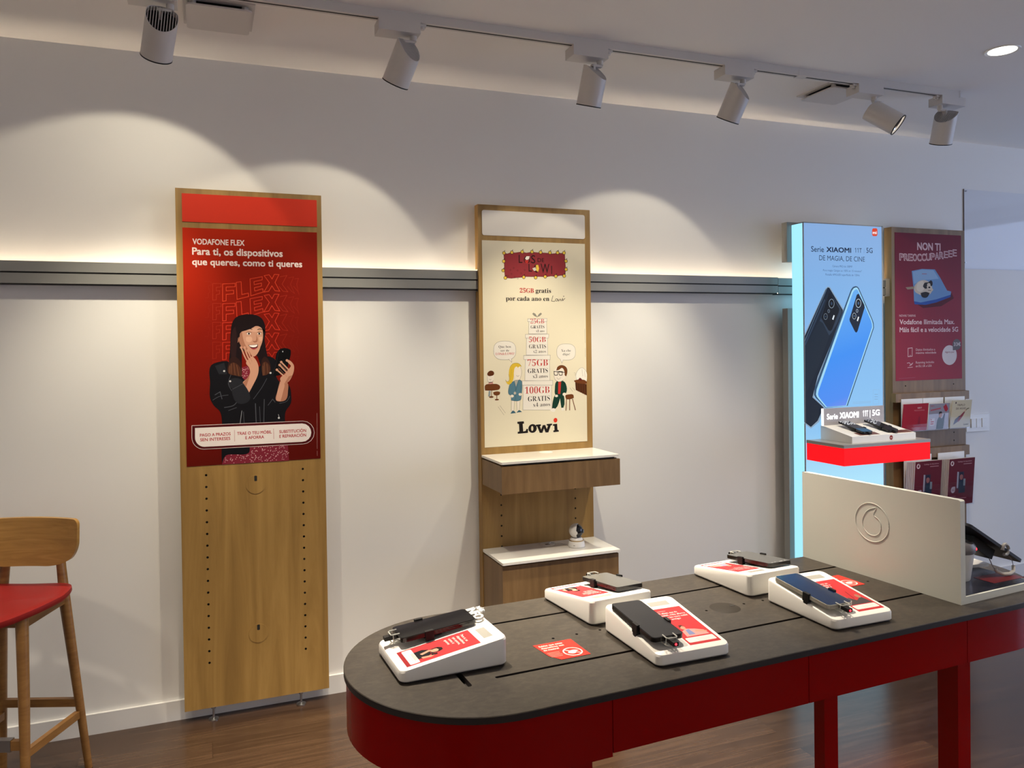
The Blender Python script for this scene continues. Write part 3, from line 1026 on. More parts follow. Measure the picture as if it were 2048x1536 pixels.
def phone_stand(label, x, y, rz, art, phone, variant=0):
    st = thing('phone_stand', label, 'phone stand', (x, y, ZT), rz, 'sloped white phone stands on the counter')
    b = B()
    b.bm.free()
    b.bm = wedge_mesh()
    b.build('base', M_WEDGE, st, ang=28)
    B().prism(rrect(-WL/2+.0035, WL/2-.0035, -WW/2+.0035, WW/2-.0035, .012, 5), 0, .0032, 'z').build('rubber_sole', M_RUBBER, st, label='thin black rubber sole')
    a = Art(top_frame)
    art(a)
    a.build('insert_card', st)
    a = Art(top_frame)
    a.poly(rrect(.010, .058, .174, .1925, .001), mat('price_window', (0.40, 0.39, 0.35), 0.25), 2)
    a.build('price_window', st, label='grey price window')
    # clamp: puck, arm and two claws under and beside the phone
    PT = R(5.5)
    hw, hl, th = phone['w']/2, phone['len']/2, .0083
    M = Matrix(((0, math.cos(PT), -math.sin(PT), 0), (-1, 0, 0, 0), (0, math.sin(PT), math.cos(PT), 0), (0, 0, 0, 1)))
    pc = top_frame(-.043, .1085, .0072)
    M.translation = pc
    pk = B()
    pk.lathe([(0, -.012), (.022, -.012), (.020, -.004), (.014, 0), (0, 0)], 24, M)
    pk.box(-.026, .026, -.030, .006, -.0055, -.0003, .001, 2, M)
    hub = pk.build('clamp_post', M_BLACK, st)
    for s in (-1, 1):
        cl = B()
        e = s*(hw+.0022)
        cl.box(min(s*.012, e), max(s*.012, e), -.028, -.016, -.0052, -.0005, .001, 1, M)
        cl.box(e-.0020, e+.0022, -.030, -.013, -.0075, .0115, .0012, 1, M)
        cl.box(min(e, e-s*.005), max(e, e-s*.005), -.0295, -.0135, .0090, .0116, .0008, 1, M)
        cl.lathe([(0, -.006), (.0062, -.006), (.0062, .004), (0, .004)], 14, M @ Matrix.Translation((e-s*.004, -.022, -.0085)) @ Matrix.Rotation(R(90), 4, 'Y'))
        cl.build('claw', M_BLACK, hub)
    # plug and clear sleeve at the lower end of the phone
    lowv = -hl - .012
    cn = B()
    for hh in (-.0030, .0110):
        cn.tube([M @ Vector(p) for p in ((-.0115, lowv+.016, hh), (-.0115, lowv+.002, hh), (-.009, lowv-.001, hh), (.009, lowv-.001, hh), (.0115, lowv+.002, hh), (.0115, lowv+.016, hh))], .0012, 6)
    for u in (-.0115, .0115):
        cn.tube([M @ Vector((u, lowv+.003, -.003)), M @ Vector((u, lowv+.003, .011))], .0012, 6)
    c = cn.build('plug_sleeve', mat('clear_sleeve', (0.55, 0.55, 0.50), 0.1, spec=.8), st, label='clear plastic sleeve')
    pg = B()
    pg.box(-.006, .006, lowv-.013, lowv+.0115, -.0002, .0075, .0015, 2, M)
    p_ = pg.build('plug', M_BLACK, c)
    if variant in (1, 2):
        B().lathe([(0, 0), (.0024, 0), (.0020, .0012), (0, .0016)], 12, M @ Matrix.Translation((0, lowv-.013, .004)) @ Matrix.Rotation(R(90), 4, 'X')).build('status_light', emat('red_led', (1, .02, .03), 3), p_)
    # the phone itself, resting on the clamp
    cw = Vector((x + pc.x*math.cos(rz) - pc.y*math.sin(rz), y + pc.x*math.sin(rz) + pc.y*math.cos(rz), ZT + pc.z))
    pt = thing('phone', phone['label'], 'phone', cw, rz, 'display phones on the sloped stands')
    M = M.copy()
    M.translation = (0, 0, 0)
    B().prism(rrect(-hw, hw, -hl, hl, .0085, 5), 0, th, 'z', .0022, 3, M).build('body', phone['body'], pt, ang=40)
    B().prism(rrect(-hw+.0016, hw-.0016, -hl+.0016, hl-.0016, .0075, 5), th-.0002, th+.0006, 'z', .0003, 1, M).build('screen', phone['screen'], pt)
    if phone.get('dots'):
        db = B()
        for u, v, w_, h_ in phone['dots']:
            db.prism(rrect(u-w_/2, u+w_/2, v-h_/2, v+h_/2, min(w_, h_)*.48), th+.0006, th+.0009, 'z', 0, 1, M)
        db.build('glint_marks', mat('glint_mark', (0.5, 0.5, 0.5), 0.1), pt)  # pale marks painted in as highlights reflected on the screen
    kb = B()
    kb.box(hw-.0002, hw+.0009, .020, .034, .003, .0055, .0004, 1, M)
    kb.box(hw-.0002, hw+.0009, .042, .062, .003, .0055, .0004, 1, M)
    kb.build('side_buttons', phone['body'], pt)
    return st

M_PH_BLACK = mat('phone_black', (0.010, 0.009, 0.009), 0.15)
M_PH_SCR = mat('phone_screen_black', (0.012, 0.011, 0.012), 0.06)
M_PH_MATT = mat('phone_screen_matt', (0.016, 0.016, 0.018), 0.30)
M_PH_GREY = mat('phone_grey', (0.10, 0.10, 0.095), 0.22)
M_PH_SILVER = mat('phone_silver', (0.62, 0.60, 0.52), 0.25, metal=.4)
M_PH_BLUE = mat('phone_screen_blue', (0.006, 0.018, 0.060), 0.10)

INKR, INKD, INKW = '#bf363a', '#94252a', '#efe2dd'
def leaf_base(a, u0=.0, u1=.0715, v0=.016, v1=.162):
    a.poly([(u0, v0), (u1, v0), (u1, v1), (u0, v1)], INKR, 2)
def leaf_lines(a, lines, u, v, h, gap):
    for i, (s, w) in enumerate(lines):
        a.text(s, u, v-i*gap, w, h, INKW, 3, .012)
def code_box(a, u0, u1, v0, v1):
    a.poly(rrect(u0, u1, v0, v1, .003), INKW, 3)
    for k in range(3):
        a.stroke([(u0+.022, v1-.006-k*.0045), (u1-.008-.004*k, v1-.006-k*.0045)], .0009, '#c9b5b0', 4)
SKIN, SKIN2, HAIRD, JACK, JACK2 = '#c9957c', '#a87560', '#1d1213', '#15151a', '#3a3b42'
def mini_woman(a, cx, cy, s):
    P = lambda L: [(cx+x*s, cy+y*s) for x, y in L]
    a.poly(P([(-.55, -1), (-.6, -.2), (-.35, .15), (.3, .15), (.55, -.2), (.5, -1)]), JACK, 3)
    a.poly(P([(-.3, .2), (-.32, .75), (-.1, .98), (.2, .95), (.32, .7), (.34, .15)]), HAIRD, 4)
    a.ell(cx+.02*s, cy+.5*s, .22*s, .30*s, SKIN, 5)
    a.poly(P([(-.22, .62), (-.1, .9), (.2, .86), (.26, .6), (.05, .72)]), HAIRD, 6)
    a.poly(P([(-.1, -.5), (-.28, .1), (-.15, .42), (-.02, .4), (-.05, .1), (.12, -.4)]), SKIN, 6)
    a.poly(P([(.35, -.55), (.5, .05), (.42, .3), (.58, .3), (.72, .0), (.62, -.5)]), SKIN, 6)
    a.poly(P([(.36, .12), (.42, .5), (.62, .46), (.56, .08)]), '#0c0c10', 7)
def art_a(a):
    leaf_base(a)
    leaf_lines(a, [('Para ti, os', .034), ('dispositivos', .040), ('que queres,', .038), ('como ti', .026), ('queres', .024)], .012, .142, .0055, .0085)
    mini_woman(a, .040, .066, .030)
    a.poly([(0, .016), (.0715, .016), (.0715, .024), (0, .024)], INKD, 3)
    code_box(a, .004, .0675, .024, .043)
def mini_pair(a, cx, cy, s):
    P = lambda L: [(cx+x*s, cy+y*s) for x, y in L]
    a.poly(P([(-.9, -.8), (-.8, .0), (-.3, .3), (.4, .1), (1.0, -.2), (1.1, -.8)]), '#d49a94', 3)
    a.poly(P([(-.55, -.6), (-.45, .1), (-.1, .2), (.0, -.6)]), '#7c88b4', 4)
    a.ell(cx-.45*s, cy+.5*s, .22*s, .3*s, SKIN, 5)
    a.poly(P([(-.68, .5), (-.6, .86), (-.35, .9), (-.2, .6), (-.4, .72)]), '#5b2f28', 6)
    a.poly(P([(.2, -.3), (1.1, -.5), (1.15, -.35), (.3, -.05)]), SKIN, 5)
def art_b(a):
    leaf_base(a)
    leaf_lines(a, [('Ti elixes, que do', .044), ('móbil, máis aforro', .058), ('polo teu novo móbil', .058), ('e o antigo', .036)], .008, .139, .0056, .0088)
    a.stroke([(.010, .150), (.030, .150)], .0016, '#e3a09c', 3)
    mini_pair(a, .036, .066, .026)
    code_box(a, .004, .0675, .024, .041)
def art_c(a):
    leaf_base(a)
    leaf_lines(a, [('Levas en', .028), ('medida o', .028), ('móbil e', .024), ('a tele', .020)], .010, .145, .0055, .0085)
    P = lambda L: [(.036+x*.026, .062+y*.026) for x, y in L]
    a.poly(P([(-1.2, -.7), (-1.0, .2), (-.3, .5), (.1, -.1), (.9, .4), (1.2, -.7)]), '#4a4243', 3)
    a.ell(.018, .078, .006, .008, SKIN, 4)
    a.ell(.056, .076, .006, .008, SKIN2, 4)
    a.stroke(P([(.1, .2), (.35, 1.5)]), .0012, '#1b1214', 4)
    code_box(a, .004, .0675, .024, .041)

phone_stand('white sloped phone stand nearest the rounded left end of the counter', .4189, -1.9563, TA, art_a,
            dict(w=.069, len=.156, body=M_PH_BLACK, screen=M_PH_SCR, label='glossy black phone on the stand at the left end of the counter'), 0)
phone_stand('white sloped phone stand in the front row of the counter, beside the red sticker', .8616, -2.0510, R(89.8), art_b,
            dict(w=.070, len=.164, body=M_PH_BLACK, screen=M_PH_MATT, label='matt black phone on the front-row stand beside the red sticker'), 1)
phone_stand('white sloped phone stand turned toward the wall, behind the red sticker', .8367, -1.8066, R(-84.6), art_a,
            dict(w=.073, len=.150, body=M_PH_BLACK, screen=M_PH_GREY, label='dark grey phone on the stand turned toward the wall, behind the sticker'), 0)
phone_stand('white sloped phone stand turned toward the wall, nearest the white divider', 1.2708, -1.7877, R(-86.3), art_b,
            dict(w=.073, len=.158, body=M_PH_BLACK, screen=M_PH_GREY, dots=[(-.020, .072, .004, .004), (-.006, .072, .010, .004), (.012, .072, .005, .004), (.022, .072, .004, .004)], label='black phone with painted glints on the back stand close to the divider'), 0)
phone_stand('white sloped phone stand in the front row right beside the white divider', 1.2994, -2.0342, R(89.9), art_c,
            dict(w=.069, len=.168, body=M_PH_SILVER, screen=M_PH_BLUE, label='silver-edged phone with dark blue screen on the front stand beside the divider'), 2)

# white cut-out lettering on the left stand
def info_sign():
    t = thing('info_sign', 'white cut-out lettering behind the phone on the left stand', 'sign', (.4189, -1.9563, ZT), TA)
    for s, name, u, v, h, ex in (('INFO', 'big_letters', -.079, .1885, .0185, .0045), ('MÁIS', 'small_letters', -.076, .2105, .0095, .004)):
        cu = bpy.data.curves.new('lettering', 'FONT')
        cu.body = s
        cu.offset = .035
        cu.extrude = ex*20
        o = bpy.data.objects.new('lettering', cu)
        COL.objects.link(o)
        me = bpy.data.meshes.new_from_object(o.evaluated_get(bpy.context.evaluated_depsgraph_get()))
        bpy.data.objects.remove(o)
        k = h/.682
        for vtx in me.vertices:
            c = vtx.co
            vtx.co = top_frame(u + c.x*k, v + c.y*k, .004 + (c.z/20*.5 + ex*.5))
        me.materials.clear()
        me.materials.append(M_WHITE)
        m = bpy.data.objects.new(name, me)
        COL.objects.link(m)
        m.parent = t
info_sign()

# small phones on the lit shelf riser
for x, y, lab in ((3.155, -.300, 'left black phone on the riser of the glowing red shelf'), (3.33, -.300, 'right black phone with dark clamp on the riser of the glowing red shelf')):
    q = math.atan2(.072-.034, .195)
    zz = .9865 + .034 + (y+.40)*math.tan(q)
    M = Matrix.Translation((0, 0, 0)) @ Matrix.Rotation(q+R(4), 4, 'X')
    t = thing('phone', lab, 'phone', (x, y, zz+.006), R(4), 'phones on the lit shelf')
    B().prism(rrect(-.037, .037, -.080, .080, .008), .006, .0142, 'z', .002, 2, M).build('body', M_PH_BLACK, t)
    B().prism(rrect(-.0355, .0355, -.0785, .0785, .007), .0140, .0147, 'z', 0, 1, M).build('screen', mat('phone_screen_navy', (0.004, 0.008, 0.02), 0.05), t)
    c = B()
    c.box(-.018, .018, -.02, .03, -.003, .0062, .002, 1, M)
    c.box(-.041, -.036, -.035, -.018, .004, .0165, .001, 1, M)
    c.box(.036, .041, -.035, -.018, .004, .0165, .001, 1, M)
    c.box(-.041, .041, -.033, -.020, .001, .0065, .001, 1, M)
    c.box(-.008, .008, -.098, -.078, .007, .0135, .0015, 1, M)
    c.build('clamp', M_BLACK, t)

# ------------------------------------------------------------------ bar stool
st = thing('bar_stool', 'wooden bar stool with curved backrest and red seat at the left edge', 'stool')
_sx = -.453
_p = Vector((0, -3.38827, 0))
_cr, _cf = Vector((math.cos(_yaw), -math.sin(_yaw), 0)), Vector((math.sin(_yaw), math.cos(_yaw), 0))
st.location = _p + _cf*2.585 + _cr*(_sx - _p.dot(_cr))
st.rotation_euler = (0, 0, -_yaw)
def leg(p0, p1, p2, r):
    b = B()
    b.tube([p0, p1, p2], r, 18)
    return b.build('leg', M_BEECH, st, ang=50)
for s in (-1, 1):
    leg((s*.155, .185, 0), (s*.112, .130, .62), (s*.092, .135, .83), [.0125, .0185, .0165])
    leg((s*.130, -.145, 0), (s*.118, -.125, .40), (s*.110, -.115, .668), [.0125, .017, .0195])
for s in (-1, 1):
    B().box(-.009, .009, -.125, .150, -.013, .013, .002, 2, Matrix.Translation((s*.128, .004, .212)) @ Matrix.Rotation(R(-s*2.5), 4, 'Z') @ Matrix.Rotation(R(-2), 4, 'X')).build('side_rung', M_BEECH, st)
    B().box(-.009, .009, -.115, .125, -.021, .020, .002, 2, Matrix.Translation((s*.114, .004, .640)) @ Matrix.Rotation(R(s*1.5), 4, 'Z')).build('side_rail', M_BEECH, st)
B().box(-.137, .137, .152, .170, .236, .264, .002).build('back_rung', M_BEECH, st)
B().box(-.118, .118, -.138, -.120, .232, .262, .002).build('front_rung', M_BEECH, st)
B().box(-.080, .080, -.1405, -.117, .228, .2655, .001, 1).build('foot_plate', M_STEEL, st)
B().box(-.105, .105, -.126, -.106, .622, .660, .002).build('front_rail', M_BEECH, st)
B().box(-.105, .105, .118, .136, .625, .660, .002).build('back_rail', M_BEECH, st)
def seat():
    b = B()
    bm = b.bm
    N, Mr = 48, 10
    def outline(t):
        c, s = math.cos(t), math.sin(t)
        x = .182*math.copysign(abs(c)**.80, c)
        y = (.125*abs(s)**.62) if s > 0 else -(.205*abs(s)**1.05)
        x *= 1.0 if s > 0 else (1 - .28*abs(s)**2.2)
        return x, y
    rings = []
    for k in range(1, Mr+1):
        q = k/Mr
        rg = []
        for i in range(N):
            x, y = outline(2*PI*i/N)
            x, y = x*q, y*q
            z = .672 + .55*x*x + (.16*max(0, y)**1.0 if y > 0 else -.35*y*y*1.2)
            if k == Mr:
                z -= .004
            rg.append(bm.verts.new((x, y, z)))
        rings.append(rg)
    c0 = bm.verts.new((0, 0, .672))
    for i in range(N):
        bm.faces.new((c0, rings[0][i], rings[0][(i+1) % N]))
    for a, d in zip(rings, rings[1:]):
        for i in range(N):
            bm.faces.new((a[i], d[i], d[(i+1) % N], a[(i+1) % N]))
    lo = []
    for q, dz in ((1.008, .012), (.985, .020)):
        rg = []
        for i in range(N):
            x, y = outline(2*PI*i/N)
            v = rings[-1][i].co
            rg.append(bm.verts.new((x*q, y*q, v.z-dz)))
        lo.append(rg)
    for a, d in zip([rings[-1], lo[0]], [lo[0], lo[1]]):
        for i in range(N):
            bm.faces.new((a[i], d[i], d[(i+1) % N], a[(i+1) % N]))
    bm.faces.new(lo[1])
    return b.build('seat', M_SEAT, st, ang=60)
seat()
def backrest():
    b = B()
    bm = b.bm
    NX, NZ = 48, 12
    g = {}
    for side in (0, 1):
        for i in range(NX+1):
            u = math.sin(PI/2*(-1 + 2*i/NX))
            for j in range(NZ+1):
                w = j/NZ
                # outline: flat top with small round corners, belly-shaped lower edge
                au = abs(u)
                q = max(0, (au-.90)/.10)
                top = .926 - .020*(1-math.sqrt(max(0, 1-q*q)))
                q2 = max(0, (au-.82)/.18)
                bot = .759 + .050*max(0, (au-.30)/.70)**2.2 + .040*(1-math.sqrt(max(0, 1-q2*q2)))
                z = bot + (top-bot)*w
                x = .199*u
                y = .107 - .045*u*u + .10*(z-.82)*.6 + (-.0085 if side == 0 else .0085)
                g[side, i, j] = bm.verts.new((x, y, z))
    for i in range(NX):
        for j in range(NZ):
            bm.faces.new((g[0, i, j], g[0, i+1, j], g[0, i+1, j+1], g[0, i, j+1]))
            bm.faces.new((g[1, i, j], g[1, i, j+1], g[1, i+1, j+1], g[1, i+1, j]))
    for i in range(NX):
        for j in (0, NZ):
            bm.faces.new((g[0, i, j], g[1, i, j], g[1, i+1, j], g[0, i+1, j]))
    for j in range(NZ):
        for i in (0, NX):
            bm.faces.new((g[0, i, j], g[0, i, j+1], g[1, i, j+1], g[1, i, j]))
    return b.build('backrest', M_BACKREST, st, ang=50)
backrest()

# ------------------------------------------------------------------ brochure pockets, leaflets and catalogues
for i, x in enumerate((3.766, 3.930, 4.102)):
    t = thing('leaflet_holder', ['white-backed clear leaflet pocket holding the red leaflet', 'white-backed clear leaflet pocket in the middle of the upper ledge', 'white-backed clear leaflet pocket holding the cream leaflet'][i], 'leaflet holder', (x, -.114, .985), 0, 'clear leaflet pockets on the upper ledge')
    B().box(-.080, .080, -.004, -.0005, 0, .183, .0006, 1).build('back_plate', M_WHITE, t)
    B().box(-.080, .080, -.034, -.004, 0, .003).build('floor_plate', M_ACRYL, t)
    B().box(-.080, .080, -.036, -.034, 0, .095).build('front_pane', M_ACRYL, t)
def leaf(name, x0, x1, z0, z1, y, tilt, label, cat, art, m, group, th=.004, yoff=0):
    t = thing(name, label, cat, (0, y, z0), 0, group)
    t.location = ((x0+x1)/2, y, z0)
    t.rotation_euler = (R(tilt), 0, 0)
    w, h = (x1-x0), (z1-z0)/math.cos(R(tilt))
    B().box(-w/2, w/2, 0, th, 0, h, .0003, 1).build('pages', m, t)
    if art:
        a = Art(lambda u, v, hh: Vector((u, -hh-.0001, v)))
        art(a, w, h)
        a.build('cover', t)
    return t
CRED, CWINE = '#9c1528', '#5f1322'
def cov_red(a, w, h):
    a.poly([(-w/2, 0), (w/2, 0), (w/2, h), (-w/2, h)], CRED, 1)
    a.text('NON TI', .012, h-.028, .030, .008, '#e9c9c9', 2, .015)
    a.text('PREOCCUPARE', -.012, h-.042, .078, .0075, '#c06a72', 2, .012)
    a.poly([(.02, .03), (.04, .03), (.036, .075), (.030, .085), (.024, .075)], '#84152a', 2)
    a.text('Vodafone Ilimitada Max', -.02, .014, .062, .0045, '#d9a5a8', 2, .01)
    a.text('a velocidade 5G', -.014, .006, .050, .0045, '#d9a5a8', 2, .01)
def cov_photo(a, w, h):
    a.poly([(-w/2, 0), (w/2, 0), (w/2, h), (-w/2, h)], '#8d8a98', 1)
    a.text('NON TI', -w/2+.012, h-.016, .026, .007, '#a02030', 2, .012)
    a.poly([(-w/2+.012, h-.042), (.012, h-.032), (.012, h-.024), (-w/2+.012, h-.034)], '#a8505c', 2)
    a.poly([(-w/2, 0), (w/2, 0), (w/2, h*.62), (-w/2, h*.58)], '#a9a7b2', 2)
    a.poly([(.045, h-.045), (.03, h-.02), (.05, h-.004), (.062, h-.02), (.07, h-.035), (.058, h-.05)], '#a01c2e', 2)
    a.poly([(-.016, 0), (-.012, .05), (.004, .075), (.022, .06), (.040, .072), (.045, .04), (.040, 0)], '#31403f', 3)
    a.ell(.012, .082, .013, .016, SKIN2, 4)
    a.poly([(-.002, .080), (0, .1), (.018, .102), (.026, .09), (.012, .092)], '#1c1518', 5)
    a.poly([(.028, .06), (.04, .09), (.048, .086), (.044, .05)], '#1c2230', 5)
    a.poly([(-w/2+.014, .02), (-w/2+.050, .024), (-w/2+.050, .066), (-w/2+.014, .060)], '#c9c4c6', 3)
    for k, w_ in enumerate((.008, .026, .024)):
        a.stroke([(-w/2+.018, .056-.012*k), (-w/2+.018+w_, .0565-.012*k)], .006, '#a02030', 4)
def cov_cream(a, w, h):
    C_ = '#c9c0a4'
    a.poly([(-w/2, 0), (w/2, 0), (w/2, h), (-w/2, h)], C_, 1)
    a.text('TRIPLO', -w/2+.040, h-.034, .062, .011, '#53363a', 2, .012)
    a.text('DE XIGAS', -w/2+.034, h-.054, .078, .011, '#53363a', 2, .012)
    a.ell(-w/2+.028, h-.014, .005, .006, '#4a3030', 2)
    a.poly([(-.055, .018), (-.045, .05), (-.015, .070), (.01, .075), (-.005, .045), (-.035, .028)], '#595667', 2)
    a.poly([(-.025, .04), (-.002, .075), (.022, .095), (.03, .09), (.01, .06), (-.015, .034)], '#8c3a44', 3)
    a.ell(.030, .100, .007, .007, '#caa98e', 4)
    a.stroke([(.02, .086), (.045, .11), (.06, .113)], .006, '#6d6648', 3)
    a.text('Lowi', .030, .014, .036, .009, '#4a4438', 2, .03)
leaf('leaflet', 3.654, 3.842, .989, 1.143, -.146, 6, 'red leaflet with white title in the left pocket of the upper ledge', 'leaflet', cov_red, mat('paper_red', CRED, .4), 'leaflets in the upper pockets')
leaf('leaflet', 3.858, 4.018, .989, 1.137, -.140, 5, 'grey leaflet with a photo of people in the middle upper pocket', 'leaflet', cov_photo, M_WHITE, 'leaflets in the upper pockets')
leaf('leaflet', 4.030, 4.186, .989, 1.150, -.142, 7, 'cream cartoon leaflet in the right pocket of the upper ledge', 'leaflet', cov_cream, mat('paper_cream', '#d2c9ae', .5), 'leaflets in the upper pockets')
def cov_cat(a, w, h):
    a.poly([(-w/2, 0), (w/2, 0), (w/2, h), (-w/2, h)], CWINE, 1)
    cx, cz_ = -w/2+.024, h-.026
    a.ell(cx, cz_, .0135, .0145, '#d8c6c8', 2)
    a.ell(cx, cz_-.001, .0065, .0072, CWINE, 3)
    a.poly([(cx-.004, cz_+.002), (cx+.002, cz_+.012), (cx+.008, cz_+.0115), (cx+.003, cz_+.003)], CWINE, 3)
    a.text('Catálogo de dispositivos', -.035, h-.022, .112, .007, '#b98b92', 2, .012)
    a.stroke([(.012, h-.0335), (.078, h-.0335)], .0042, '#a8787f', 2)
    a.poly([(-.030, h*.34), (-.030, h*.71), (.020, h*.71), (.020, h*.30)], '#39283a', 2)
    a.poly([(-.034, h*.36), (-.034, h*.715), (-.022, h*.71), (-.022, h*.36)], '#9a9aa6', 3)
    a.ell(.000, h*.60, .013, .018, '#8e5a58', 4)
    a.poly([(-.015, h*.63), (-.010, h*.70), (.010, h*.70), (.014, h*.63), (.0, h*.655)], '#1d2136', 5)
    a.poly([(-.018, h*.25), (-.014, h*.52), (.012, h*.53), (.030, h*.50), (.034, h*.25)], '#1b2a3c', 3)
    a.poly([(.018, h*.40), (.018, h*.555), (.034, h*.55), (.034, h*.40)], '#78858c', 4)
    a.ell(-w/2+.040, h*.33, .0165, .0185, '#b9aab0', 4)
    a.poly([(-w/2+.040, h*.33+.0185), (-w/2+.0565, h*.33+.0185), (-w/2+.0565, h*.33)], '#b9aab0', 4)
    a.text('5G', -w/2+.031, h*.33-.006, .018, .010, '#5f1322', 5, .01)
    for k, w_ in enumerate((.05, .135, .085)):
        a.stroke([(-w/2+.014, h*.185-k*.013), (-w/2+.014+w_, h*.185-k*.013)], .0034 if k else .0024, '#a8787f', 2)
for gi, (xc, zt, lab) in enumerate(((3.808, .820, 'left'), (4.070, .818, 'right'))):
    t = thing('catalogue_holder', 'clear catalogue pocket under the lower ledge, %s one' % lab, 'catalogue holder', (xc, -.114, .545), 0, 'clear catalogue pockets on the lower ledge')
    B().box(-.105, .105, -.004, -.0005, 0, .30, .0006, 1).build('back_plate', M_WHITE, t)
    B().box(-.105, .105, -.062, -.004, 0, .003).build('floor_plate', M_ACRYL, t)
    B().box(-.105, .105, -.064, -.062, 0, .200).build('front_pane', M_ACRYL, t)
    for k in range(5):
        y = -.1685 + k*.0088
        pos = ['dark red phone catalogue at the front of the %s lower pocket', 'second catalogue from the front in the %s lower pocket', 'middle catalogue of the stack in the %s lower pocket', 'fourth catalogue from the front in the %s lower pocket', 'catalogue at the back of the %s lower pocket'][k] % lab
        dx = (0, -.006, -.009, -.013, -.016)[k]
        leaf('catalogue', xc-.100+dx, xc+.103+dx, .549, zt-.0015*k, y, 4, pos, 'catalogue', cov_cat if k == 0 else None, mat('paper_pages', (0.52, 0.47, 0.47), .6), 'catalogues in the %s lower pocket' % lab, .0075)

